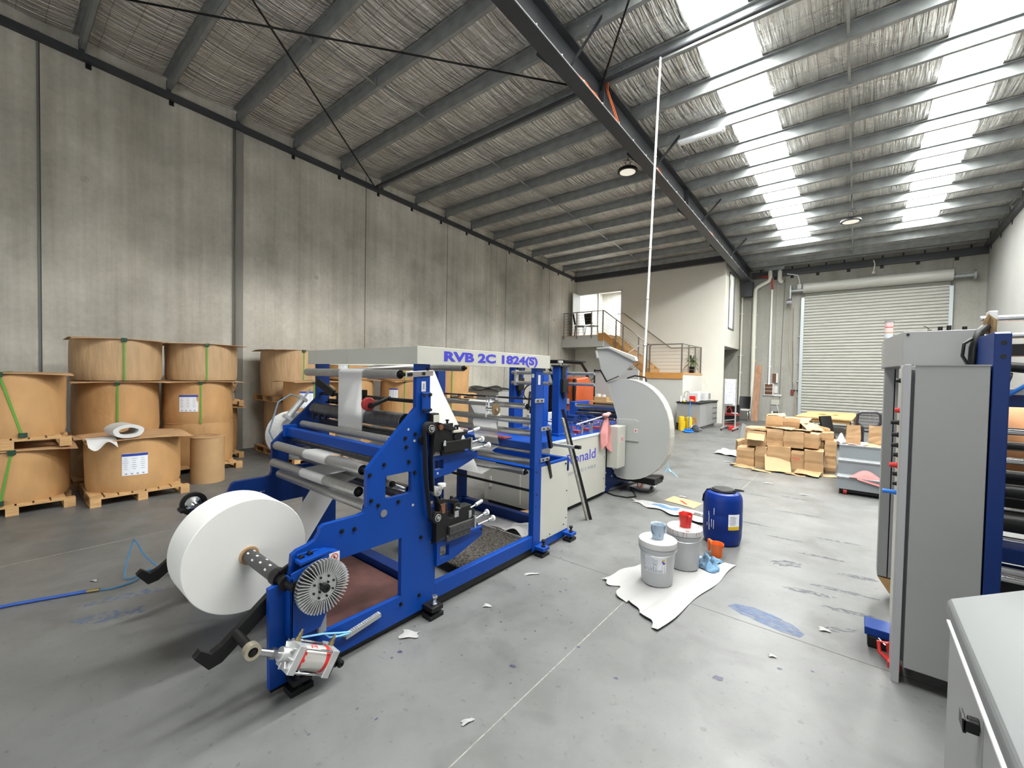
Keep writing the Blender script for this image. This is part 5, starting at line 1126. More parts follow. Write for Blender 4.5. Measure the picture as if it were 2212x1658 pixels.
# slotted cable ducts
m=MB(); m.bar((-2.285,1.295,.138),(-2.285,1.53,.172),.03,.026); d1=build('cable_duct',m,LGREY,pm,.001)
m=MB()
for k in range(18):
    t_=k/18; q=Vector((-2.2825,1.302+.225*t_,.1545+.0325*t_)); m.box(q-Vector((.011,.003,.001)),q+Vector((.011,.003,.001)))
build('duct_slot',m,INK,d1)
m=MB(); m.box((XN,1.135,.232),(XN+.025,1.178,.420)); d2=build('cable_duct',m,LGREY,pm,.001)
m=MB()
for k in range(15): m.box((XN+.0245,1.142,.24+.0118*k),(XN+.0258,1.171,.246+.0118*k))
build('duct_slot',m,INK,d2)
m=MB(); m.bar((-2.42,1.17,.24),(-2.75,1.30,.05),.02,.03); build('duct_stay',m,LGREY,pm)
# hand wheel on the far side
m=MB(); c=Vector((-3.80,.94,.69)); m.ring(c-Vector((.015,0,0)),c+Vector((.015,0,0)),.085,.062,32); m.cyl((-3.83,.862,.66),(-3.75,.862,.66),.016,n=12); hw=build('hand_wheel',m,BLACK,pm,.004)
m=MB(); m.lathe([(.062,0),(.03,.02),(.001,.025)],(0,0,0),24,True,Matrix.Translation(c)@Matrix.Rotation(math.pi/2,4,'Y')); m.cyl((-3.80,.94,.69),(XFO,.94,.69),.02,n=12); build('wheel_hub',m,CHROME,hw)

# reel of white paper and the web threaded through the machine
pr_=thing('white_paper_reel','big white paper reel on the unwind shaft of the blue machine','paper reel',(-2.94,SY,.245))
m=MB(); n=72
vs=[]
prof=[(.054,-2.80),(.331,-2.80),(.335,-2.804),(.335,-3.076),(.331,-3.08),(.054,-3.08)]
for r_,x in prof:
    for i in range(n): t_=2*math.pi*i/n; vs.append((x,SY+r_*math.cos(t_),SZ+r_*math.sin(t_)))
m.add(vs,[(k*n+i,k*n+(i+1)%n,((k+1)%6)*n+(i+1)%n,((k+1)%6)*n+i) for k in range(6) for i in range(n)],True); build('wound_paper',m,REELEND,pr_)
m=MB(); m.ring((-3.082,SY,SZ),(-2.792,SY,SZ),.0535,.0405,32); build('cardboard_core',m,CORE,pr_)
def arc(cy,cz,r,a0,a1,n=8): return [(cy+r*math.cos(math.radians(a0+(a1-a0)*k/n)),cz+r*math.sin(math.radians(a0+(a1-a0)*k/n))) for k in range(n+1)]
q=.0012
path=[(SY+.337*math.cos(math.radians(-12)),SZ+.337*math.sin(math.radians(-12)))]+arc(1.478,.850,.033+q,-15,80,6)+[(1.62,.905)]+arc(1.66,.955,.025+q,-90,60,6)+[]
path=[(1.298,.52),(1.495,.815)]+arc(1.478,.850,.034+q,-30,95,6)+[(1.440,.905)]
path=[(1.300,.54)]+arc(1.478,.850,.033+q,-25,70,6)+[(1.64,.915),(1.69,.93)]
def web(m,path,x0=W0,x1=W1):
    n=len(path); vs=[(x,y,z) for y,z in path for x in (x0,x1)]; m.add(vs,[(2*i,2*i+1,2*i+3,2*i+2) for i in range(n-1)],True)
m=MB(); web(m,path)
web(m,[(1.70,.955),(1.60,.915)]+arc(1.440,.945,.034+q,290,90,10)+[(1.60,.985),(1.72,.99)])
web(m,[(1.72,1.03),(1.60,1.042)]+arc(1.462,1.080,.034+q,285,85,10)+[(1.58,1.105),(1.62,1.085)])
web(m,[(1.69,1.16),(1.703,1.24)]+[(1.7035,1.30),(1.7035,1.62)]+arc(1.738,1.680,.033+q,180,80,8)+[(2.05,1.735),(2.33,1.762)]+arc(2.34,1.735,.026+q,90,20,4)+[(2.50,1.50),(2.78,1.07),(2.93,.80),(3.00,.72)]+arc(3.145,.780,.030+q,250,330,5)+[(3.205,.80)])
web(m,[(1.80,1.40)]+arc(1.772,1.36,.057+q,70,190,8)+[(1.706,1.25),(1.70,1.18)])
web(m,arc(3.235,.858,.035+q,-60,120,6)+[(3.14,.93),(3.255,.965)]+[(3.212,1.09)]+arc(3.25,1.130,.033+q,240,170,4)+[(3.20,1.20)]+[(3.255,1.26)])
web(m,[(3.26,1.23),(3.19,1.37)][:1]+arc(3.155,1.395,.028+q,-35,150,8)[::-1][:9]+[(3.20,1.36),(3.26,1.27)])
tag(build('paper_web',m,WEB),'white paper web threaded over the rollers of the blue machine','paper web')

for o,l in ((cpo,'cream canopy frame with blue lettering'),(gd,'brown perforation disc'),(wh,'dark red rubber wheel'),(bd,'finned grey brake disc'),(hw,'black and chrome hand wheel'),(cb_,'silver air cylinder barrel with red sealant'),(cb,'cream side panel')): o['label']=l
# ------------------------------------------------------------------ bag forming unit behind the printer
bm_=thing('bag_forming_machine','cream and blue bag forming machine with lettering and a big round grey guard','bag machine',(-3.2,5.6,0))
m=MB(); m.box((-3.74,4.06,.06),(-2.72,5.47,.885)); bd_=build('body',m,CREAM,bm_,.004)
m=MB(); m.box((-3.74,4.08,.885),(-2.725,7.0,.905)); build('top_deck',m,BLUE,bm_)
m=MB(); m.box((-2.735,4.06,.885),(-2.715,5.60,.912)); build('deck_edge',m,M('pale_edge',(.55,.62,.72),.35),bm_)
m=MB(); m.box((-3.7,4.1,0),(-2.77,5.46,.06)); build('base_strip',m,BLACK,bm_)
m=MB(); m.box((-3.72,5.47,.02),(-2.76,6.9,.885)); build('lower_frame',m,NAVY,bm_,.004)
m=MB()
for y,z in ((5.55,.30),(5.75,.22),(5.95,.17),(5.55,.10)): m.cyl((-2.76,y,z),(-2.752,y,z),.014,n=8)
build('frame_bolt',m,ALU,bm_)
text('maker_lettering','Ronald',BLUEINK,bd_,'x',4.43,5.160,.585,.715,-2.7185,.0)
text('maker_year','SINCE1983',INK,bd_,'x',4.43,5.165,.452,.492,-2.7185,.0)
m=MB()
for z in (.25,.55): m.cyl((-2.72,5.42,z),(-2.715,5.42,z),.006,n=8)
m.cyl((-3.35,4.06,.83),(-3.35,4.052,.83),.008,n=8); build('panel_bolt',m,BLACK,bd_)
m=MB(); m.box((-3.16,4.054,.10),(-3.14,4.06,.86)); build('panel_seam',m,M('seam_light',(.5,.5,.46),.5),bd_)
m=MB(); m.prism([(-3.63+.02*math.cos(a),.30+.02*math.sin(a)+(.05 if math.sin(a)>0 else -.05)) for a in [2*math.pi*k/20 for k in range(20)]],'y',4.05,4.058); build('slot_cover',m,PAPER,bd_)
m=MB(); m.box((-3.78,5.0,.88),(-3.72,7.4,1.10)); build('back_guard',m,CREAM,bm_,.004)
# tall twin posts with cross rollers
for x0,mt in ((-3.07,BLUE),(-3.80,BLUE)):
    m=MB(); m.box((x0,4.60,.90),(x0+.105,4.80,1.80)); po=build('tall_post',m,mt,bm_,.006)
    m=MB(); m.box((x0-.03,4.56,.90),(x0+.14,4.90,.935)); build('post_foot',m,BLUE,po,.004)
    m=MB(); m.box((x0+.105,4.645,1.45),(x0+.125,4.735,1.80)); m.box((x0+.105,4.63,1.47),(x0+.15,4.76,1.64)); m.cyl((x0+.12,4.69,1.38),(x0+.12,4.69,1.80),.012,n=8); m.cyl((x0+.13,4.69,1.40),(x0+.13,4.69,1.46),.022,n=10); m.box((x0-.01,4.58,1.80),(x0+.13,4.82,1.82)); build('slide_clamp',m,BLACK,po,.002)
    m=MB(); m.cyl((x0+.06,4.69,1.82),(x0+.06,4.69,1.85),.018,n=10); m.cyl((x0+.06,4.69,1.85),(x0+.06,4.69,1.88),.035,n=16); build('post_knob',m,ALU,po)
m=MB(); m.box((-3.78,5.28,.90),(-3.68,5.42,1.70)); build('tall_post',m,BLUE,bm_,.005)
for z in (1.715,1.575):
    m=MB(); m.cyl((-3.72,4.57,z),(-3.10,4.57,z),.024,n=20); m.cyl((-3.72,4.86,z),(-2.6,4.86,z),.02,n=16); build('cross_roller',m,ROLLER,bm_)
m=MB(); m.box((-3.66,4.54,1.54),(-3.63,4.60,1.75)); m.bar((-3.3,4.65,.95),(-3.0,4.5,1.0),.012,.012); build('roller_link',m,GREYMET,bm_)
m=MB(); m.bar((-2.90,4.62,.945),(-2.74,4.66,.945),.03,.02); build('deck_stay',m,STEEL,bm_)
# forming pegs on the deck
m=MB(); rnd=random.Random(8)
for k in range(26):
    x=-3.5+rnd.uniform(0,.72); y=4.9+rnd.uniform(0,1.2); h=rnd.uniform(.07,.15); m.cyl((x,y,.905),(x,y,.905+h),.010,n=10)
for k in range(5): y=4.95+.26*k; m.cyl((-3.5,y,1.035),(-2.80,y,1.035),.008,n=8); m.cyl((-2.82,y,.905),(-2.82,y,1.04),.012,n=10)
m.cyl((-2.86,4.9,1.01),(-2.86,6.1,1.01),.008,n=8); build('forming_peg',m,CHROME,bm_)
m=MB()
for k in range(8): x=-3.45+.08*k; y=5.0+.13*k; m.cyl((x,y,.905),(x,y,.935),.035,n=14)
for k in range(4): m.box((-3.0,5.0+.3*k,.905),(-2.9,5.1+.3*k,.94))
build('red_guide',m,M('dark_red_guide',(.30,.05,.045),.5),bm_)
m=MB()
for k in range(3): m.box((-3.5+.1*k,5.85+.05*k,.905),(-3.42+.1*k,5.93+.05*k,1.06))
m.cyl((-3.45,5.6,.905),(-3.45,5.6,1.15),.03,n=12); m.box((-3.55,5.55,1.0),(-3.3,5.65,1.08)); build('navy_clamp',m,NAVY,bm_,.003)
for y,z,r in ((6.15,1.19,.035),(6.25,1.12,.03),(6.18,1.06,.03),(6.3,.99,.03)):
    m=MB(); m.cyl((-3.70,y,z),(-2.80,y,z),r,n=20); build('dark_roller',m,DARKROLL if r<.033 else STEEL,bm_)
m=MB(); m.box((-3.72,6.1,.90),(-3.62,6.6,1.25)); m.box((-2.84,6.12,.90),(-2.80,6.5,1.22)); build('roller_cheek',m,BLUE,bm_,.003)
# switch box at the corner
m=MB(); m.box((-2.718,5.49,.40),(-2.55,5.735,.985)); sb=build('switch_box',m,CREAM,bm_,.006)
m=MB(); m.box((-2.55,5.57,.76),(-2.548,5.66,.85)); s=build('warning_sticker',m,PAPER,sb); nohand(s,5.615,.805,.038,-2.548)
m=MB(); m.cyl((-2.66,5.6,.36),(-2.66,5.6,.40),.02,n=10); build('cable_gland',m,ALU,sb)
# round guard, swung open on its hinge, with its flange and hatch
GF=[(-2.887,1.59),(-2.84,1.612),(-2.76,1.635),(-2.682,1.646),(-2.60,1.65),(-2.51,1.643),(-2.43,1.625),(-2.34,1.594),(-2.26,1.552),(-2.18,1.492),(-2.11,1.42),(-2.05,1.335),(-2.0,1.23),(-1.965,1.11),(-1.948,.98),(-1.945,.86),(-1.955,.74),(-1.98,.62),(-2.02,.53),(-2.08,.44),(-2.16,.36),(-2.25,.29),(-2.34,.243),(-2.44,.212),(-2.544,.197),(-2.63,.197),(-2.70,.215),(-2.745,.26),(-2.752,.70),(-2.718,1.09)]
m=MB(); m.prism(GF,'y',5.80,5.815); gd_=build('round_guard',m,GUARD,bm_)
m=MB(); n=len(GF)
cx_,cz_=-2.45,.92
def inn(p,s): 
    d=math.hypot(p[0]-cx_,p[1]-cz_); return (p[0]+(cx_-p[0])/d*s,p[1]+(cz_-p[1])/d*s)
vs=[(u,5.798,v) for u,v in GF]+[(u,5.99,v) for u,v in GF]+[(*[inn(p,.012)[0]],5.99,inn(p,.012)[1]) for p in GF]+[(inn(p,.012)[0],5.798,inn(p,.012)[1]) for p in GF]
fs=[(k*n+i,k*n+(i+1)%n,((k+1)%4)*n+(i+1)%n,((k+1)%4)*n+i) for k in range(4) for i in range(n)]
m.add(vs,fs); build('guard_flange',m,CREAM,gd_)
m=MB(); m.prism([(-2.70,.76),(-2.70,1.068),(-2.45,1.076),(-2.38,1.05),(-2.376,.76)],'y',5.785,5.80); hc=build('hatch_cover',m,GUARD,gd_,.004)
m=MB(); m.box((-2.445,5.783,.89),(-2.395,5.785,.945)); build('sticker',m,PAPER,hc); 
m=MB(); m.box((-2.43,5.781,.905),(-2.41,5.783,.93)); build('red_symbol',m,REDM,hc)
HD=[(-3.069,2.10),(-2.862,2.112),(-2.468,1.962),(-2.452,1.915),(-2.683,1.695),(-2.885,1.615),(-2.955,1.725),(-2.999,1.782),(-3.042,1.978)]
m=MB(); m.prism(HD,'y',5.80,5.815); hd=build('guard_flap',m,GUARD,bm_)
m=MB(); m.prism([(-3.065,2.112),(-2.86,2.122),(-2.458,1.968),(-2.44,1.91),(-2.468,1.905),(-2.862,2.095),(-3.06,2.092)],'y',5.77,5.86); m.prism([(-3.085,2.07),(-3.06,2.07),(-3.035,1.96),(-3.06,1.95)],'y',5.77,5.86); build('flap_edge',m,CREAM,hd,.004)
m=MB(); m.box((-2.56,5.798,1.845),(-2.53,5.8,1.85)); build('red_mark',m,REDM,hd)
m=MB(); m.bar((-3.0,5.78,1.78),(-2.885,5.78,1.60),.02,.015); m.bar((-2.885,5.785,1.61),(-2.70,5.785,1.69),.012,.012); m.tube([(-2.62,5.9,1.66),(-2.5,5.9,1.70),(-2.35,5.9,1.68),(-2.33,5.9,1.62)],.012,6); build('flap_hinge',m,BLACK,hd)
m=MB(); m.box((-2.9,5.98,.13),(-2.2,6.3,.22)); m.bar((-2.5,6.1,.2),(-2.2,6.3,.2),.1,.05); build('hinge_frame',m,BLACK,bm_)
# paper trail from the guard to the floor, cables
m=MB(); m.tube([(-2.837,5.547,.02),(-2.76,5.75,.02),(-2.72,6.1,.02),(-2.66,6.5,.03),(-2.60,6.6,.10),(-2.55,6.55,.14),(-2.50,6.3,.10)],.028,8); m.tube([(-2.66,6.5,.06),(-2.5,6.62,.08),(-2.36,6.36,.05),(-2.33,6.2,.03)],.022,8); tag(build('corrugated_conduit',m,CABLE),'grey corrugated conduit on the floor beside the blue machine base','conduit')
m=MB(); m.tube([(-2.33,6.2,.02),(-2.31,6.03,.012),(-2.40,5.96,.012),(-2.52,6.05,.012),(-2.62,6.1,.012),(-2.45,5.85,.012),(-2.35,5.68,.012),(-2.43,5.55,.012),(-2.60,5.52,.012),(-2.78,5.60,.012)],.009,6); tag(build('black_cable',m,BLACK),'loop of black cable lying on the floor in front of the round guard','cable')
m=MB(); m.tube([(-2.47,6.02,.17),(-2.46,6.0,.08),(-2.42,6.0,.05),(-2.40,6.02,.10),(-2.42,6.04,.16)],.010,6); tag(build('orange_cable_loop',m,ORANGE),'short orange cable loop hanging under the round guard','cable')
m=MB(); m.cyl((-2.34,6.34,.03),(-2.32,6.22,.03),.028,n=12); tag(build('white_socket',m,PAPER),'white cable socket on the floor under the guard','socket')
m=MB(); m.tube([(-1.98,5.85,.52),(-1.97,5.85,.44),(-1.93,5.82,.40)],.006,5); m.tube([(-1.98,5.85,.44),(-1.90,5.86,.38),(-1.84,5.84,.34)],.006,5); m.tube([(-1.98,5.85,.44),(-2.0,5.82,.38)],.008,5); build('blue_tie',m,LBLUE,bm_)
# pink cloth on a rod
m=MB(); m.cyl((-2.74,4.68,1.07),(-2.69,5.36,1.14),.008,n=8); tag(build('thin_rod',m,M('white_rod',(.75,.78,.82),.4)),'thin white rod sticking out of the machine deck with the pink cloth','rod')
def drape(u,v):
    a=(u-.5)*2; w_=.03+.17*min(1,v*1.8)*(1-.25*v); y=5.36+a*w_*.8+.02*v; x=-2.66+.05*math.cos(a*4+v*2)*(.3+v)*.6; z=1.165-.46*v*(1-.18*math.cos(a*2.6+.7)); return (x,y,z)
m=MB(); m.grid(drape,22,20,0); m.grid(lambda u,v:tuple(Vector(drape(1-u,v))-Vector((.012,0,0))),22,20,0); m.ball((-2.665,5.33,1.15),.045,12,(1,1.6,.7)); m.ball((-2.66,5.40,1.165),.035,10,(1,1.5,.7)); tag(build('pink_cloth',m,PINK),'pink cloth tied to a thin rod, hanging in front of the cream machine body','cloth')
# leaning bars and loose bar
t=thing('leaning_bars','two worn metal bars leaning against the lettered machine body','bars',(-2.41,4.42,0))
m=MB(); m.bar((-2.405,4.40,.0),(-2.60,4.12,1.20),.05,.022); build('pale_bar',m,M('worn_aluminium',(.34,.34,.30),.55,.1,var=.4,vscale=25,stretch=(3,3,1)),t)
m=MB(); m.bar((-2.385,4.44,.0),(-2.615,4.14,1.30),.03,.03); build('black_bar',m,BLACK,t)
# boxes on shelf behind
t=thing('shelf_unit','pale shelf unit with small boxes behind the bag machine','shelf',(-3.7,7.6,0)); m=MB(); m.box((-4.0,7.45,0),(-3.1,7.5,1.80)); build('back_panel',m,WHITE2,t); m=MB(); m.box((-3.95,7.2,1.18),(-3.1,7.45,1.21)); build('shelf_board',m,TABLEW,t)
m=MB(); m.box((-3.99,7.43,0),(-3.97,7.46,1.81)); m.box((-3.98,7.43,1.78),(-3.8,7.46,1.80)); build('edge_strip',m,BLACK,t)
m=MB(); m.box((-3.88,7.25,1.21),(-3.62,7.40,1.29)); o=tag(build('small_box',m,BAGP),'small tan box on the shelf behind the machine','box'); m=MB(); m.box((-3.86,7.28,1.27),(-3.80,7.38,1.34)); m.box((-3.74,7.28,1.27),(-3.70,7.38,1.33)); build('paper_inside',m,PAPER,o)
# orange forklift behind the machine
t=thing('forklift','orange forklift with black overhead guard parked behind the bag machine','forklift',(-4.7,7.6,0))
m=MB(); m.prism([(7.0,.35),(7.0,.95),(7.08,1.62),(7.55,1.66),(8.1,1.1),(8.1,.35)],'x',-4.62,-4.10); m.v=[(x if x<-4.3 else x-.10*max(0,(z-.95)),y,z) for x,y,z in m.v]; build('counterweight',m,FORK,t,.02)
m=MB(); m.box((-4.63,6.98,.95),(-4.22,7.0,1.0)); m.box((-4.64,6.99,1.35),(-4.3,7.02,1.37)); m.box((-4.20,6.99,1.0),(-4.16,7.06,1.62)); build('rear_trim',m,BLACK,t)
m=MB(); m.box((-4.36,6.985,1.14),(-4.27,6.998,1.24)); build('rating_plate',m,CREAM,t)
m=MB()
for x in (-5.05,-4.20): m.tube([(x,7.9,1.0),(x,7.5,1.78),(x,7.3,1.93),(x,6.6,1.93),(x,6.45,1.5),(x,6.4,.9)],.03,8)
for k in range(5): m.box((-5.06,6.6+.16*k,1.92),(-4.19,6.64+.16*k,1.96))
m.box((-5.08,6.55,1.94),(-4.12,7.35,1.965)); build('overhead_guard',m,BLACK,t)
m=MB(); m.box((-5.05,6.75,.9),(-4.72,7.15,1.05)); m.box((-5.05,7.1,1.0),(-4.72,7.22,1.5)); build('seat',m,BLACK,t,.03)
m=MB(); m.tube([(-4.88+.15*math.cos(a),6.55+.06*math.sin(a),1.36+.14*math.sin(a)) for a in [2*math.pi*k/16 for k in range(17)]],.014,6); m.cyl((-4.88,6.5,1.0),(-4.88,6.55,1.36),.02,n=8); build('steering_wheel',m,RUBBER,t)
m=MB(); m.box((-5.15,6.3,.25),(-4.15,8.0,.62)); build('chassis',m,BLACK,t)
for x in (-5.2,-4.2):
    for y in (6.5,7.7): m=MB(); m.cyl((x-.08,y,.26),(x+.08,y,.26),.26,n=24); build('wheel',m,RUBBER,t,.02)
m=MB(); m.box((-5.0,6.15,.1),(-4.92,6.25,1.9)); m.box((-4.4,6.15,.1),(-4.32,6.25,1.9)); m.box((-5.0,6.17,1.82),(-4.32,6.23,1.9)); build('mast',m,BLACK,t)

# ------------------------------------------------------------------ things on the aisle floor
def sheet(u,v):
    A,B,C_,D_=Vector((-1.60,3.17,0)),Vector((-.97,2.80,0)),Vector((-.79,4.23,0)),Vector((-1.33,4.22,0))
    p=A.lerp(B,u).lerp(D_.lerp(C_,u),v); e=(1-v)**6
    tear=.016*math.sin(25*u)+.016*math.sin(11*u+1)+.006*math.sin(61*u)+(.10*math.exp(-((u-.24)/.07)**2)); p.y+=e*tear; p.x+=e*.02*math.sin(31*u)+ (1-u)**6*.015*math.sin(17*v)+(.012*math.sin(12*v))*u**6
    z=.004+.003*(1+math.sin(20*u+5*v))*.5+.016*e*abs(math.sin(13*u+.4))+.008*(1-u)**8*abs(math.sin(8*v))+.006*u**8*abs(math.sin(9*v)); return (p.x,p.y,z)
m=MB(); m.grid(sheet,60,40,.0025); tag(build('drop_sheet',m,FPAPER),'torn white paper sheet on the floor under the two ink pails','sheet')
def pail(x,y,lab,dirty,h=.348):
    t=thing('ink_pail',lab,'pail',(x,y,.01),0,'ink pails on the white sheet'); z=.012
    m=MB(); m.lathe([(.001,0),(.120,0),(.123,.004),(.137,h-.07),(.143,h-.068),(.143,h-.055),(.138,h-.05),(.139,h-.02)],(x,y,z),48); build('body',m,PAIL,t)
    m=MB(); m.lathe([(.139,h-.045),(.149,h-.045),(.151,h-.02),(.149,h),(.143,h+.004),(.137,h+.002),(.132,h-.006),(.10,h-.004),(.001,h-.004)],(x,y,z),48); l=build('lid',m,PAILW,t)
    m=MB(); a0=math.atan2(-y,-x)
    m.tube([(x+.148*math.cos(a0+1.5-.22*k),y+.148*math.sin(a0+1.5-.22*k),z+h-.06-.035*math.sin(math.pi*k/14)) for k in range(15)],.003,5); build('handle',m,STEEL,t)
    if dirty:
        m=MB(); rnd=random.Random(6)
        for k in range(9):
            a=a0+rnd.uniform(-1.5,1.5); L=rnd.uniform(.02,.09); q=.1515
            m.bar((x+q*math.cos(a),y+q*math.sin(a),z+h-.004),(x+(q-.004)*math.cos(a+.03),y+(q-.004)*math.sin(a+.03),z+h-.02-L*.4),.004,.002)
        for k in range(7):
            a=rnd.uniform(0,6.28); q=rnd.uniform(.09,.13); m.bar((x+q*math.cos(a),y+q*math.sin(a),z+h-.0015),(x+(q+.01)*math.cos(a+.25),y+(q+.01)*math.sin(a+.25),z+h-.0015),.004,.001)
        build('ink_drip',m,M('dark_red_ink',(.28,.02,.03),.4),l)
    return a0,z,h
a0,z,h=pail(-1.235,3.46,'front white ink pail with a printed label and a blue-stained cup on its lid',False)
p=[o for o in C.objects if o.name.startswith('ink_pail')][0]
def pcurve(a,w_,za,zb,x,y,off,nu=8):
    m=MB(); vs=[]
    for k in range(nu+1):
        th=a+w_*(k/nu-.5)/.13
        for zz in (za,zb):
            for q in (off,off-.004):
                r_=.1205+(zz-.012)/(.265)*.0145+q; vs.append((x+r_*math.cos(th),y+r_*math.sin(th),zz))
    fs=[]
    for k in range(nu): b=k*4; fs+=[(b,b+4,b+6,b+2),(b+1,b+3,b+7,b+5),(b+2,b+6,b+7,b+3),(b,b+1,b+5,b+4)]
    fs+=[(0,2,3,1),(nu*4,nu*4+1,nu*4+3,nu*4+2)]; m.add(vs,fs); return m
lb_=build('printed_label',pcurve(a0-.12,.17,.13,.265,-1.235,3.46,.002),M('label_grey_white',(.66,.68,.70),.5),p)
m=MB()
for k in range(9):
    q=pcurve(a0-.62+.1*(k%3),.07+.02*(k%2),.255-.012*k,.258-.012*k,-1.235,3.46,.0032,3); m.add(q.v,q.f)
for k in range(7):
    q=pcurve(a0-.12,.035,.232-.011*k,.2345-.011*k,-1.235,3.46,.0032,3); m.add(q.v,q.f)
for k in range(3):
    q=pcurve(a0-.3,.15,.152-.007*k,.1545-.007*k,-1.235,3.46,.0032,5); m.add(q.v,q.f)
build('print',m,INK,lb_)
for k,(c,dx,dz) in enumerate(((YELLOW,0,.024),(BLUEPL,-.05,.012),(REDM,.06,.0),(BLUEINK,0,0))):
    q=pcurve(a0+.36+dx,.011 if k else .018,.205+dz,.219+dz,-1.235,3.46,.0034+.0003*k,2); build('colour_patch',q,c,lb_)
pail(-1.155,3.90,'rear white ink pail with dark red drips and a red jug on its lid',True)
# cups and jugs
m=MB(); m.lathe([(.001,0),(.045,0),(.055,.115),(.060,.12),(.056,.118),(.051,.112),(.042,.005),(.001,.005)],(-1.24,3.475,.358),24); o=tag(build('stained_cup',m,CUPB),'clear cup stained pale blue on the lid of the front pail','cup')
m=MB(); rnd=random.Random(12)
for k in range(26):
    a=rnd.uniform(0,6.28); z1=rnd.uniform(.05,.115); r_=.0475+.010*(z1/.115); m.bar((-1.24+r_*math.cos(a),3.475+r_*math.sin(a),.358+z1),(-1.24+(r_-.002)*math.cos(a+.05),3.475+(r_-.002)*math.sin(a+.05),.358+z1-.02),.007,.0015)
build('ink_streak',m,M('blue_grey_ink',(.12,.22,.33),.5),o)
def jug(loc,lab,mat,mat2,rz,fill):
    t=thing('measuring_jug',lab,'jug'); 
    S=[(.048,0),(.050,.03),(.058,.11)]
    def ring(r,z,spout=0): return [((r*math.cos(a)*(1 if True else 1)+ (spout if abs(a-0)<.01 else 0)),r*math.sin(a),z) for a in [2*math.pi*k/20 for k in range(20)]]
    m=MB(); rs=[ring(.002,0),ring(.047,0),ring(.050,.04),ring(.056,.10),ring(.060,.125,.02),ring(.056,.124,.018),ring(.051,.10),ring(.044,.01),ring(.002,.008)]
    n=20; vs=[v for r_ in rs for v in r_]; m.add(vs,[(k*n+i,k*n+(i+1)%n,(k+1)*n+(i+1)%n,(k+1)*n+i) for k in range(len(rs)-1) for i in range(n)],True); build('cup_body',m,mat,t)
    m=MB(); m.cyl((0,0,.005),(0,0,.06),.043,.048,n=20); build('ink_inside',m,mat2,t)
    m=MB(); m.prism([(-.052,.125),(-.10,.135),(-.108,.12),(-.095,.02),(-.083,.02),(-.085,.108),(-.055,.105)],'y',-.012,.012); build('handle',m,mat,t,.004)
    return local(t,loc,rz)
jug((-1.155,3.92,.350),'red jug with dark ink on the lid of the rear pail',REDM,M('dark_red_liquid',(.10,.005,.01),.2),2.2,True)
jug((-.985,4.34,0),'orange-red jug standing on the floor between pails and blue drum',ORANGE,M('orange_ink',(.35,.05,.01),.3),-.5,True)
# rag
m=MB(); m.grid(lambda u,v:(-1.07+.17*u+.02*math.sin(7*v),3.93+.30*v+.02*math.sin(6*u),.014+.065*(math.sin(math.pi*u)*math.sin(math.pi*v))**.5*(.6+.4*math.sin(13*u+6*v))+.014*math.sin(17*u)*math.sin(15*v)),26,22,.006); tag(build('blue_stained_rag',m,SKY),'crumpled pale blue rag with black stains beside the rear pail','rag')
# blue drum
t=thing('blue_drum','blue plastic drum with a black screw lid and clamp handle','drum',(-1.04,4.78,0)); cx_,cy_=-1.04,4.775
m=MB(); m.lathe([(.001,0),(.15,0),(.168,.012),(.178,.06),(.182,.10),(.182,.16),(.184,.165),(.184,.30),(.182,.31),(.184,.32),(.184,.415),(.182,.425),(.182,.45),(.176,.485),(.16,.515),(.135,.525),(.12,.525),(.001,.525)],(cx_,cy_,0),48); build('body',m,DRUMB,t)
m=MB(); m.lathe([(.105,.52),(.105,.545),(.098,.552),(.001,.552)],(cx_,cy_,0),36); m.ring((cx_,cy_,.52),(cx_,cy_,.54),.118,.10,36); build('lid',m,BLACK,t)
m=MB(); m.tube([(cx_+.10,cy_-.03,.548),(cx_+.165,cy_-.03,.56),(cx_+.185,cy_+.01,.555),(cx_+.165,cy_+.04,.55),(cx_+.10,cy_+.05,.548)],.008,6); m.tube([(cx_-.10,cy_-.02,.54),(cx_-.14,cy_-.05,.53),(cx_-.17,cy_-.07,.47),(cx_-.18,cy_-.06,.40)],.009,6); build('clamp_handle',m,BLACK,t)
a0=math.atan2(-cy_,-cx_)+.62
m=MB(); vs=[]
def dpatch(a,w_,za,zb,r_):
    m=MB(); vs=[]
    for k in range(7):
        th=a+w_*(k/6-.5)/r_
        for zz in (za,zb): 
            for q in (0,.01): vs.append((cx_+(r_-q)*math.cos(th),cy_+(r_-q)*math.sin(th),zz))
    fs=[]
    for k in range(6): b=k*4; fs+=[(b,b+4,b+6,b+2),(b+1,b+3,b+7,b+5),(b+2,b+6,b+7,b+3),(b,b+1,b+5,b+4)]
    fs+=[(0,2,3,1),(24,25,27,26)]; m.add(vs,fs); return m
L=build('drum_label',dpatch(a0,.12,.18,.335,.1855),LABELW,t); build('label_band',dpatch(a0,.12,.18,.215,.1865),YELLOW,L)
m=MB()
for k in range(7): q=dpatch(a0-.1+.02*(k%3),.05+.02*(k%2),.235+.013*k,.239+.013*k,.1864); m.add(q.v,q.f)
build('print',m,INK,L)
m=MB(); rnd=random.Random(14)
for k in range(8): a=a0-1.0-rnd.uniform(0,.5); zz=rnd.uniform(.1,.4); q=dpatch(a,.005,zz,zz+rnd.uniform(.01,.10),.1848); m.add(q.v,q.f)
build('white_drip',m,LABELW,t)
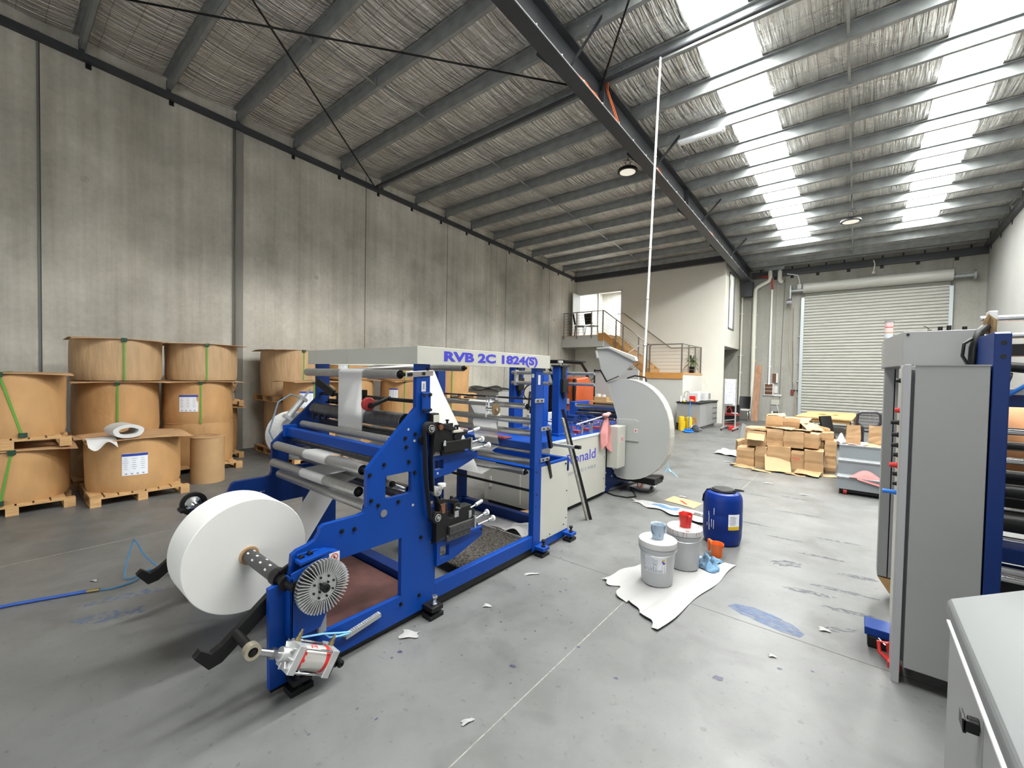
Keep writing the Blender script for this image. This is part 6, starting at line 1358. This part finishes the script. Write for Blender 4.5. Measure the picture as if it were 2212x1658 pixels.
# sheet with blue paint beside the guard
def sh2(u,v):
    A,B,C_,D_=Vector((-2.30,5.42,0)),Vector((-1.30,5.14,0)),Vector((-1.32,5.60,0)),Vector((-2.22,5.60,0)); p=A.lerp(B,u).lerp(D_.lerp(C_,u),v); p.y+=.04*math.sin(19*u)*(1-v)**4; return (p.x,p.y,.006+.03*max(0,.35-v)*2*u+.006*abs(math.sin(15*u+3*v)))
m=MB(); m.grid(sh2,30,10,.003); o=tag(build('paint_sheet',m,FPAPER),'long white sheet with blue paint on the floor left of the blue drum','sheet')
m=MB(); m.grid(lambda u,v:tuple(Vector(sh2(.22+.36*u,.45+.35*v+.08*math.sin(8*u)))+Vector((0,0,.0025))),16,6,0); build('blue_paint',m,stain_mat('blue_wet_paint',(.07,.17,.30),5,14,.33,.5),o)
m=MB(); m.grid(lambda u,v:tuple(Vector(sh2(.78+.16*u,.5+.3*v))+Vector((0,0,.0025))),8,4,0); build('dark_flecks',m,stain_mat('dark_flecks',(.05,.05,.04),20,20,.45,.5),o)
m=MB(); m.add([(-2.38,5.58,.004),(-2.05,5.30,.006),(-2.0,5.42,.006),(-2.2,5.55,.004)],[(0,1,2,3)]); m.v+=[(x,y,z-.002) for x,y,z in m.v]; m.f+=[(7,6,5,4),(0,4,5,1),(1,5,6,2),(2,6,7,3),(3,7,4,0)]; m.sm+=[False]*5; tag(build('paper_strip',m,FPAPER),'narrow torn white paper strip by the machine base, left of the painted sheet','paper')
m=MB(); m.grid(lambda u,v:(-2.0+.42*u+.03*v,5.80+.30*v-.10*u,.004+.004*math.sin(3*u)),6,5,.002); o=tag(build('kraft_sheet',m,BAGP),'pale kraft sheet with a red mark on the floor behind the painted sheet','sheet'); m=MB(); m.bar((-1.82,5.93,.009),(-1.70,5.80,.010),.03,.0015); build('red_mark',m,REDM,o)
# paper scraps
def scrap(x,y,s,lab,rz=0,asp=.5):
    c,q=math.cos(rz),math.sin(rz)
    def fn(u,v):
        a=(u-.5)*2*s*(1+.2*math.sin(7*v)); b=(v-.5)*2*s*asp*(1+.25*math.sin(5*u+1)); return (x+a*c-b*q,y+a*q+b*c,.004+.006*abs(math.sin(4*u)))
    m=MB(); m.grid(fn,7,5,.0015); tag(build('paper_scrap',m,FPAPER),lab,'paper scrap','white paper scraps on the floor')
scrap(-2.19,1.69,.055,'white paper scrap on the floor near the foot of the near machine plate',.6,.7)
scrap(-2.04,2.27,.03,'small round white paper scrap on the floor beside the base rail',.5,.6)
scrap(-2.09,2.88,.06,'thin curved white paper strip on the floor by the roller frame',.9,.22)
scrap(-1.42,1.45,.03,'tiny white scrap on the floor right of the saw-cut line, nearest the camera',1.2,.4)
scrap(-.35,3.0,.02,'small white fleck on the floor below the blue paint smear',.3,.6)
scrap(-.12,3.55,.03,'cream scrap on the floor right of the blue paint smear',.2,.7)
scrap(-1.86,6.15,.05,'white scrap on the floor behind the kraft sheet',.1,.5)
scrap(-1.95,9.35,.09,'flat white scrap on the floor left of the bag heap',.1,.4)
scrap(-1.05,7.9,.06,'pale scrap on the floor in front of the bag heap',.1,.4)
scrap(-.55,7.5,.05,'pale scrap on the open floor between bag heap and steps',.1,.4)
scrap(-4.62,.5,.03,'tiny white scrap on the floor left of the white reel',.3,.4)
# hose
def smooth(pts,k=6):
    out=[]; P=[Vector(p) for p in pts]
    for i in range(len(P)-1):
        p0,p1,p2,p3=P[max(i-1,0)],P[i],P[i+1],P[min(i+2,len(P)-1)]
        for s in range(k):
            t=s/k; out.append(.5*((2*p1)+(p2-p0)*t+(2*p0-5*p1+4*p2-p3)*t*t+(3*p1-p0-3*p2+p3)*t**3))
    return out+[P[-1]]
t=thing('air_hose','blue air hose running across the floor to the machine arm','hose',(-4.5,.4,0))
m=MB(); m.tube(smooth([(-4.75,-.7,.013),(-4.62,-.2,.013),(-4.56,.06,.013),(-4.48,.28,.013),(-4.42,.44,.013)]),.012,8); build('thick_hose',m,HOSE,t)
m=MB(); m.cyl((-4.42,.435,.013),(-4.39,.50,.013),.013,n=10); build('coupling',m,MATS['brass_fitting'],t)
m=MB(); m.tube(smooth([(-4.39,.50,.008),(-4.35,.58,.008),(-4.36,.70,.02),(-4.39,.79,.06),(-4.25,.95,.03),(-4.0,1.05,.01)]),.006,6); m.tube(smooth([(-4.39,.79,.05),(-4.46,.67,.008),(-4.50,.66,.06),(-4.72,.74,.20),(-4.70,.76,.22),(-4.5,.80,.12),(-4.3,.92,.02),(-4.05,1.15,.01)]),.006,6); build('thin_hose',m,M('thin_blue_hose',(.03,.13,.25),.4),t)

# ------------------------------------------------------------------ heap of kraft paper bags
def bundle(x0,x1,y0,y1,z0,z1,lab,seed,mat=None,rz=0,name='bag_bundle',tilt=0):
    rnd=random.Random(seed); k=max(3,int((z1-z0)/.05)); cx,cy=(x0+x1)/2,(y0+y1)/2; a,b=(x1-x0)/2,(y1-y0)/2; m=MB(); vs=[]; c,q=math.cos(rz),math.sin(rz)
    n=16
    base=[(-1,-1),(-.5,-1),(0,-1),(.5,-1),(1,-1),(1,-.5),(1,0),(1,.5),(1,1),(.5,1),(0,1),(-.5,1),(-1,1),(-1,.5),(-1,0),(-1,-.5)]
    sx=sy=0
    for i in range(k+1):
        z=z0+(z1-z0)*i/k; bul=1+.02*math.sin(math.pi*i/k); sx=.6*sx+rnd.uniform(-.004,.004); sy=.6*sy+rnd.uniform(-.007,.007); jag=rnd.uniform(-.004,.006)
        for u,v in base:
            e=bul-(.02 if i in (0,k) else 0); x=u*(a*e+jag)+sx; y=v*(b*e+jag)+sy; zz=z+tilt*u*a+ (.012*(1-u*u)*(1-v*v*.5) if i==k else 0)+rnd.uniform(-.008,.008)*(0 if i==0 else 1)
            vs.append((cx+x*c-y*q,cy+x*q+y*c,zz))
    m.add(vs,[(i*n+j,i*n+(j+1)%n,(i+1)*n+(j+1)%n,(i+1)*n+j) for i in range(k) for j in range(n)],False); m.add(vs[:n],[tuple(range(n-1,-1,-1))]); m.add(vs[-n:],[tuple(range(n))])
    return tag(build(name,m,mat or BAG,),lab,'bag bundle','bundles of kraft paper bags in the heap')
W_='kraft bag bundle in the heap, '
row1=[(-1.76,-1.47),(-1.46,-1.27),(-1.26,-.90),(-.895,-.70),(-.69,-.42)]
for i,(a,b) in enumerate(row1): bundle(a,b,9.12+.05*(i%2),9.5,0,.36+.04*(i%3)+(.03 if i>2 else 0),W_+'%s from the left in the bottom front row'%ORD[i],100+i,rz=.02*(i-2))
bundle(-.41,-.25,9.55,9.95,0,.58,W_+'right end of the bottom row, set back',106)
row2=[(-1.62,-1.31,.40,.68),(-1.295,-1.03,.43,.75),(-1.01,-.71,.44,.73),(-.70,-.49,.46,.71)]
for i,(a,b,z0,z1) in enumerate(row2): bundle(a,b,9.2+.04*(i%2),9.6,z0,z1,W_+'%s from the left in the second row'%ORD[i],110+i,rz=.03*(1.5-i))
bundle(-.48,-.30,9.6,9.95,.58,.72,W_+'right end of the second row, set back',115)
for i,(a,b,y0,z) in enumerate(((-1.72,-1.30,9.6,0),(-1.30,-.9,9.65,0),(-.9,-.45,9.65,0))): bundle(a,b,y0,y0+.5,z,.70,W_+'%s from the left in the back row, half hidden'%ORD[i],120+i)
bundle(-1.40,-1.12,9.7,10.1,.74,.96,W_+'tallest stack on top at the left',130,rz=.12)
bundle(-1.10,-.82,9.72,10.1,.74,.93,W_+'on top right of the tallest stack',131,rz=-.05)
bundle(-.82,-.62,9.8,10.1,.71,.84,W_+'low stack on top towards the right',132,rz=.2)
bundle(-.60,-.42,9.8,10.1,.71,.80,W_+'lowest stack on top at the right end',133,rz=.5,tilt=-.2)
bundle(-1.90,-1.74,9.65,9.95,.20,.42,W_+'edge-on stack sticking out at the far left',134,mat=BAGD,rz=.3,tilt=.3)
def bagsheet(x,y,z,w_,d_,rz,lab,mat,sag=.03,tilt=0,seed=0):
    c,q=math.cos(rz),math.sin(rz)
    def fn(u,v):
        a=(u-.5)*w_; b=(v-.5)*d_; return (x+a*c-b*q,y+a*q+b*c,z+sag*math.sin(math.pi*u+seed)*.5*math.sin(2.5*v+seed)+tilt*b+.004*math.sin(9*u+seed))
    m=MB(); m.grid(fn,8,8,.006); return tag(build('paper_bag',m,mat),lab,'paper bag','loose flat kraft paper bags')
B_='flat pale kraft bag '
for i,(x,y,z,w_,d_,rz,lab,tilt) in enumerate((
 (-1.62,9.02,.012,.34,.20,.0,'on the floor at the left front of the heap',0),(-1.30,8.90,.012,.32,.24,.05,'on the floor at the front of the heap, second from left',0),(-1.72,9.10,.035,.30,.18,.2,'under the leftmost bundle, sticking out to the left',0),
 (-1.08,9.05,.16,.40,.30,.2,'leaning on the front bundles in the middle',.85),(-.62,9.05,.06,.36,.26,-.15,'on the floor at the right front of the heap',.2),(-.80,8.98,.014,.30,.20,.1,'on the floor between the leaning bag and the right end',0),(-.38,9.2,.014,.30,.16,.3,'on the floor at the far right of the heap',0),
 (-1.46,9.35,.70,.30,.26,.1,'draped over the top of the second row at the left',-.1),(-1.12,9.38,.775,.48,.30,-.1,'lying across the top of the second row, middle',-.05),(-.80,9.42,.755,.36,.30,.15,'lying across the top of the second row, right',-.12),(-.62,9.7,.80,.30,.2,.6,'slanting on top near the right end',.5),
 (-1.22,9.85,.985,.30,.24,.2,'on top of the tallest stack',.08),(-.80,9.85,.90,.26,.22,-.3,'tipped over the right side of the upper stacks',.35),(-1.46,9.16,.60,.29,.16,.05,'folded down over the face of the first second-row bundle',.9))):
    bagsheet(x,y,z,w_,d_,rz,B_+lab,BAGP,tilt=tilt,seed=i)
m=MB(); m.box((-.93,9.105,.24),(-.76,9.112,.30)); 
m=MB(); m.grid(lambda u,v:(-2.42+.48*u,10.15+.75*v-.15*u,.012+.025*abs(math.sin(6*u+4*v))),16,12,.004); tag(build('white_cloth',m,FPAPER),'crumpled white cloth on the floor left of the bag heap','cloth')
text('red_print','moe',REDM,[o for o in C.objects if o.get('label','').endswith('fourth from the left in the bottom front row')][0],'y',-.86,-.75,.24,.285,9.115,0)

# ------------------------------------------------------------------ table, chairs, rolling steps
t=thing('work_table','large plywood work table in front of the roller door','table',(-.58,13.9,0),0)
m=MB(); m.prism([(-1.20,12.92),(-.06,12.72),(.05,15.3),(-1.05,15.2)],'z',.72,.755); build('table_top',m,TABLEW,t,.003)
m=MB(); m.bar((-1.15,12.98,.68),(-.1,12.80,.68),.04,.08); m.bar((-1.0,15.1,.68),(.0,15.2,.68),.04,.08); m.bar((-1.1,13.0,.68),(-1.0,15.1,.68),.04,.08); build('apron',m,TABLEW,t)
for x,y in ((-1.10,13.05),(-.12,12.88),(0,15.1),(-1.0,15.05)):
    m=MB(); m.box((x-.04,y-.04,0),(x+.04,y+.04,.70)); build('leg',m,BLACK if y<14 else TABLEW,t)
m=MB(); m.box((-1.05,13.2,.30),(-.1,15.0,.36)); build('lower_shelf',m,LGREY,t)
m=MB(); m.box((-.80,12.92,.62),(-.68,12.98,.69)); m.cyl((-.86,12.93,.66),(-.62,12.9,.66),.02,n=8); build('clamp',m,BLACK,t)
m=MB(); m.grid(lambda u,v:(-.82+.45*u,14.0+.35*v,.757+.02*abs(math.sin(5*u+2*v))),8,6,.003); tag(build('yellow_cloth',m,M('yellow_cloth_fabric',(.80,.62,.12),.8)),'yellow cloth lying on the plywood table','cloth')
t=thing('office_chair','mesh-backed office chair behind the rolling steps','chair',(.18,9.75,0))
m=MB(); m.tube([(.02,9.72,.80),(.02,9.64,.95),(.03,9.62,1.10),(.08,9.62,1.135),(.28,9.62,1.145),(.335,9.62,1.11),(.34,9.64,.97),(.29,9.70,.85),(.23,9.74,.80),(.10,9.72,.80),(.02,9.72,.80)],.022,8); m.tube([(.02,9.64,.95),(.10,9.68,.86),(.10,9.75,.60)],.026,8); m.tube([(.34,9.64,.97),(.28,9.68,.86),(.24,9.75,.60)],.026,8); build('back_frame',m,M('charcoal_plastic',(.045,.042,.055),.5),t)
m=MB(); m.grid(lambda u,v:(.04+.28*u,9.63+.03*math.sin(math.pi*u),.88+.25*v),12,12,.004); build('mesh_back',m,M('grey_mesh',(.16,.16,.18),.8,alpha=.6),t)
m=MB(); m.box((-.06,9.68,.46),(.42,10.12,.54)); build('seat',m,BLACK,t,.03)
m=MB(); m.cyl((.18,9.9,.08),(.18,9.9,.46),.03,n=12); build('gas_column',m,BLACK,t)
for k in range(5):
    a=2*math.pi*k/5+.3; m=MB(); m.bar((.18,9.9,.09),(.18+.3*math.cos(a),9.9+.3*math.sin(a),.06),.04,.03); m.cyl((.18+.3*math.cos(a)-.02,9.9+.3*math.sin(a),.03),(.18+.3*math.cos(a)+.02,9.9+.3*math.sin(a),.03),.03,n=10); build('base_leg',m,BLACK,t)
c4=chair_proto('black high-backed chair seen side-on between table and rolling steps'); local(c4,(-.22,10.42,0),1.15)
t=thing('rolling_steps','grey rolling step platform with ribbed treads, left of the tall cabinet','steps',(.2,8.5,0))
SX0,SX1=-.185,.70
m=MB(); m.box((SX0,7.95,.085),(SX1,7.97,.25)); m.box((SX0,8.22,.25),(SX1,8.24,.455)); m.box((SX0,8.49,.455),(SX1,8.51,.66)); m.prism([(7.96,.085),(9.1,.085),(9.1,.66),(8.50,.66),(8.50,.455),(8.23,.455),(8.23,.25),(7.96,.25)],'x',SX0,SX0+.02); m.prism([(7.96,.085),(9.1,.085),(9.1,.66),(8.50,.66),(8.50,.455),(8.23,.455),(8.23,.25),(7.96,.25)],'x',SX1-.02,SX1); build('body',m,M('step_grey',(.20,.22,.235),.5),t)
for k,(y0,y1,z) in enumerate(((7.94,8.23,.25),(8.21,8.50,.455),(8.48,9.1,.66))):
    m=MB(); m.box((SX0-.003,y0,z),(SX1,y1,z+.012))
    for q in range(30): m.box((SX0+.01+.03*q,y0-.001,z-.012),(SX0+.022+.03*q,y1-.01,z+.016))
    build('ribbed_tread',m,M('ribbed_aluminium',(.24,.255,.265),.45,.2),t)
m=MB(); m.box((SX0+.03,8.0,.03),(SX1,9.0,.085)); build('base_frame',m,BLACK,t)
for x,y in ((-.09,8.0),(.62,8.0),(-.09,8.95)):
    m=MB(); m.cyl((x-.022,y,.045),(x+.022,y,.045),.045,n=16); build('caster',m,M('caster_red',(.35,.02,.02),.5),t)
def standing_bag(x,y,z,w_,h,rz,lab,seed):
    rnd=random.Random(seed); m=MB(); d=w_*.55; vs=[]
    lay=[(-1,-1),(0,-1),(1,-1),(.8,0),(1,1),(0,1),(-1,1),(-.8,0)]
    for k in range(7):
        f=k/6; 
        for u,v in lay: vs.append((u*w_/2*(1-.06*f)+rnd.uniform(-.004,.004),v*d/2*(1-.55*f)+rnd.uniform(-.004,.004)*1.5,h*f+(.01*abs(u) if k==6 else 0)))
    n=8; M4=Matrix.Translation((x,y,z))@Matrix.Rotation(rz,4,'Z')
    m.add(vs,[(k*n+i,k*n+(i+1)%n,(k+1)*n+(i+1)%n,(k+1)*n+i) for k in range(6) for i in range(n)]+[tuple(range(n-1,-1,-1))],False,M4); top=[(u*.97,v*.97,w2-.01) for u,v,w2 in vs[-n:]]; m.add(top,[tuple(range(n))],False,M4)
    return tag(build('standing_paper_bag',m,BAG),lab,'paper bag','standing kraft bags on the steps')
standing_bag(-.02,8.72,.677,.185,.29,.1,'left of the two brown paper bags standing on the rolling steps',1)
standing_bag(.25,8.74,.677,.165,.30,-.15,'right brown paper bag standing on the rolling steps, next to the tall cabinet',2)
m=MB(); m.grid(lambda u,v:(.13+.24*u,8.50+.16*v,.70-.10*max(0,.4-v)+.01*math.sin(6*u)),10,8,.02); tag(build('bag_stack',m,BAGP),'short stack of flat kraft bags hanging over the upper tread','bags')
m=MB(); m.grid(lambda u,v:(-.235+.13*u,8.60+.14*v,.70+.12*math.sin(math.pi*u)*math.sin(math.pi*v)+.02*math.sin(9*u+7*v)),12,10,.01); tag(build('crumpled_paper',m,M('grey_white_paper',(.62,.60,.55),.7)),'crumpled pale paper at the left end of the top tread','paper')
m=MB(); m.grid(lambda u,v:(-.05+.34*u+.04*v,7.92+.20*v,.275+.09*math.sin(math.pi*min(1,u*1.1))*v*1.0-.16*max(0,(.5-v))*(u>.3)*u),16,12,.004); tag(build('pink_rag',m,M('pink_rag_cloth',(.36,.12,.115),.85,var=.08,vscale=6)),'pink rag draped over the lowest tread of the rolling steps','rag')
m=MB(); m.grid(lambda u,v:(-.08+.25*u,8.53+.07*v,.685+.012*math.sin(8*u)),8,4,.006); tag(build('red_white_wrap',m,M('red_white_wrap_paper',(.55,.25,.24),.6)),'red and white wrapper in front of the standing bags','wrapper')
# ------------------------------------------------------------------ second machine at the right edge
rm=thing('slitting_machine','tall grey and blue machine with control panel at the right edge','machine',(.7,3.9,0))
FY=3.20
m=MB(); m.box((.247,FY,.10),(.525,3.70,1.785)); fc=build('cabinet',m,GREYMET,rm,.004)
m=MB(); m.box((.247,FY-.004,1.783),(.527,FY+.02,1.789)); build('cabinet_edge',m,LGREY,rm)
m=MB(); m.box((.232,FY+.03,.12),(.247,3.6,1.76)); build('recess_strip',m,M('recess_grey',(.10,.105,.11),.6),rm)
m=MB(); m.box((.198,FY,.0),(.232,3.42,1.79)); cpn=build('control_panel',m,M('panel_grey',(.33,.33,.34),.5),rm,.003)
m=MB(); m.box((.193,FY+.01,.3),(.198,3.42,1.77)); build('panel_face',m,CREAM,cpn)
for z,r_,L,mt in ((1.70,.011,.02,BLACK),(1.53,.013,.02,REDM),(1.46,.012,.035,BLACK),(1.39,.012,.03,BLACK),(1.33,.012,.03,BLACK),(1.275,.011,.02,BLACK),(1.215,.014,.035,REDM),(1.165,.011,.02,BLACK),(1.11,.010,.018,BLACK),(1.06,.012,.06,BLUEPL)):
    m=MB(); m.cyl((.193,3.27,z),(.193-L,3.27,z),r_,n=14); m.cyl((.193,3.27,z),(.187,3.27,z),r_*1.25,n=14); build('control_knob',m,mt,cpn)
# second upright behind the control panel
m=MB(); m.box((.165,4.35,.18),(.222,4.5,1.79)); m.box((.228,4.35,.18),(.27,4.5,1.79)); build('rear_upright',m,GREYMET,rm,.003)
m=MB(); m.box((.222,4.40,.18),(.228,4.5,1.79)); build('rear_gap',m,RUBBER,rm)
m=MB(); m.prism([(.17,.17),(.30,.17),(.30,.03),(.24,.06)],'y',4.35,4.5); build('timber_wedge',m,TABLEW,rm)
# blue column
m=MB(); m.prism([(FY,0),(FY,1.945),(FY+.02,1.955),(3.55,1.955),(3.9,1.88),(3.9,0)],'x',.532,.592); co=build('blue_column',m,NAVY,rm,.004)
m=MB()
for z in (1.90,1.83): m.ring((.565,FY-.002,z),(.565,FY+.001,z),.011,.007,14); m.cyl((.565,FY-.001,z),(.565,FY+.002,z),.007,n=10)
build('column_hole',m,BLACK,co)
# hood on top
m=MB(); m.prism([(.222,3.72),(.56,3.72),(.56,4.75),(.155,4.75),(.155,4.35)],'z',1.795,2.015); hd=build('hood',m,LGREY,rm,.004)
m=MB()
for x,z in ((.245,1.995),(.235,1.80)): m.cyl((x,3.72,z),(x,3.715,z),.008,n=8)
build('hood_bolt',m,BLACK,hd)
m=MB()
for x,h in ((.36,.02),(.41,.04),(.45,.045),(.52,.035)): m.cyl((x,3.9,2.015),(x,3.9,2.015+h),.012,n=10)
m.tube([(.36,3.9,2.04),(.34,3.9,2.06),(.33,3.9,2.06)],.003,4); build('top_fitting',m,BLACK,hd)
m=MB(); m.tube([(.52,3.62,1.785),(.52,3.60,1.90),(.545,3.62,1.99),(.575,3.66,2.02)],.022,10); m.tube([(.50,3.56,1.785),(.47,3.56,1.85),(.475,3.56,1.92),(.51,3.58,1.95)],.008,8); build('flexible_hose',m,BLACK,rm)
m=MB(); m.tube([(.57,3.66,1.98),(.575,3.66,2.05),(.585,3.66,2.085),(.60,3.66,2.06),(.60,3.66,1.98)],.016,8); build('brown_hook',m,BRASS,rm)
# signal tower
m=MB(); m.cyl((.185,4.5,2.0),(.185,4.5,2.02),.012,n=10); m.cyl((.185,4.5,2.0),(.185,4.5,2.035),.028,n=20); tw=build('signal_base',m,GREYMET,rm)
for k,c in enumerate(((.55,.60,.66),(.68,.55,.52),(.70,.50,.50))):
    m=MB(); m.cyl((.185,4.5,2.035+.043*k),(.185,4.5,2.074+.043*k),.026,n=20); build('signal_lens',m,M('signal_lens_%d'%k,c,.25),tw)
for k,c in enumerate((M('amber_ring',(.7,.25,.08),.4),REDM)):
    m=MB(); m.cyl((.185,4.5,2.074+.043*k),(.185,4.5,2.079+.043*k),.027,n=20); build('signal_ring',m,c,tw)
m=MB(); m.cyl((.185,4.5,2.16),(.185,4.5,2.172),.028,n=20); build('signal_cap',m,GREYMET,tw)
# web path to the right of the column
for z,r_,mt in ((2.10,.02,STEEL),(1.99,.018,STEEL),(1.40,.022,CHROME),(1.31,.026,BLACK),(1.22,.02,CHROME),(1.13,.03,BLACK),(1.03,.045,BLACK),(.92,.01,CHROME),(.84,.06,BLACK),(.74,.01,CHROME),(.55,.03,CHROME),(.49,.022,CHROME)):
    m=MB(); m.cyl((.60,3.95+.05*(z>1.9),z),(2.3,3.95+.05*(z>1.9),z),r_,n=18); build('roller',m,mt,rm)
m=MB(); m.box((.60,3.95,1.55),(2.3,4.1,1.625)); m.box((.60,3.9,.60),(2.3,4.1,.69)); build('cross_beam',m,NAVY,rm,.004)
m=MB(); m.box((.60,3.93,1.625),(2.3,4.1,1.66)); build('beam_cap',m,LGREY,rm)
m=MB(); m.box((2.3,3.2,0),(2.4,4.4,1.95)); build('end_frame',m,NAVY,rm,.004)
m=MB(); m.box((.60,4.2,.75),(2.3,4.26,1.1)); m.box((.62,4.1,.22),(1.4,4.3,.47)); build('dark_guard',m,BLACK,rm)
m=MB(); m.box((.62,3.9,2.0),(.66,3.98,2.14)); build('arm_plate',m,ALU,rm,.004)
m=MB(); m.cyl((.60,3.92,2.085),(.62,3.92,2.085),.012,n=8); m.box((.65,3.85,1.86),(.85,4.0,1.93)); m.cyl((.63,3.8,1.80),(.80,3.8,1.78),.03,n=12); m.cyl((.62,3.8,1.74),(.70,3.8,1.72),.04,n=12); build('adjuster',m,BLACK,rm)
m=MB(); m.tube([(.62,3.8,1.60),(.70,3.8,1.63),(.78,3.8,1.70),(.80,3.8,1.78)],.012,8); build('blue_tube',m,BLUEPL,rm)
m=MB(); m.cyl((.64,3.78,1.83),(.64,3.74,1.83),.02,n=10); m.cyl((.62,3.8,1.90),(.66,3.8,1.90),.02,n=10); build('pale_knob',m,PAPER,rm)
t=thing('brown_paper_reel','brown paper reel mounted in the right machine, seen past the blue column','paper reel',(1.4,4.75,.8)); m=MB(); m.cyl((.70,4.75,1.25),(2.1,4.75,1.25),.40,n=48); build('wound_paper',m,M('brown_reel_paper',(.48,.22,.09),.6),t); m=MB(); m.ring((.69,4.75,1.25),(.72,4.75,1.25),.09,.05,24); m.cyl((.55,4.75,1.25),(2.3,4.75,1.25),.045,n=16); build('shaft',m,BLACK,t)
# levelling feet and red pedal at its base
m=MB(); m.box((.085,3.52,.075),(.26,3.68,.125)); ft=build('levelling_block',m,BLUE,rm,.004)
m=MB(); m.box((.10,3.52,0),(.26,3.68,.075)); build('block_foot',m,BLACK,ft,.01)
m=MB(); m.tube([(.20,3.38,.02),(.155,3.40,.05),(.15,3.42,.10),(.19,3.42,.11),(.20,3.42,.05)],.012,8); m.box((.19,3.34,.0),(.25,3.44,.035)); build('red_pedal',m,REDM,rm,.003)
m=MB(); m.tube([(.15,3.47,.10),(.18,3.46,.075),(.25,3.45,.07)],.005,5); build('pedal_wire',m,CHROME,rm)
# grey console in the corner
t=thing('control_console','pale grey control console with sloping top in the right foreground','console',(.7,1.3,0))
m=MB(); m.box((.278,-.6,.04),(1.2,2.07,.90)); build('cabinet_body',m,GREYMET,t,.004)
m=MB(); m.prism([(.262,.905),(.262,.945),(.272,.957),(1.3,1.50),(1.3,.905)],'y',-.6,2.075); build('sloping_top',m,M('console_top',(.125,.133,.135),.45),t,.008)
m=MB(); m.box((.2585,.0,.892),(.276,2.03,.898)); build('edge_highlight',m,M('painted_highlight',(.8,.8,.78),.3),t)  # highlight on the door top edge, painted as a bright strip
m=MB(); m.box((.270,1.02,.06),(.279,1.55,.885)); dL=build('console_door',m,LGREY,t,.004)
m=MB(); m.box((.270,1.56,.06),(.279,2.05,.885)); dR=build('console_door',m,LGREY,t,.004)
m=MB(); m.box((.238,1.575,.80),(.268,1.585,.83)); m.box((.238,1.575,.795),(.245,1.63,.83)); m.cyl((.25,1.60,.815),(.27,1.60,.815),.016,n=12); build('door_handle',m,BLACK,dR,.002)
m=MB(); m.box((.266,1.60,.50),(.271,1.64,.63)); build('recessed_handle',m,BLACK,dR)
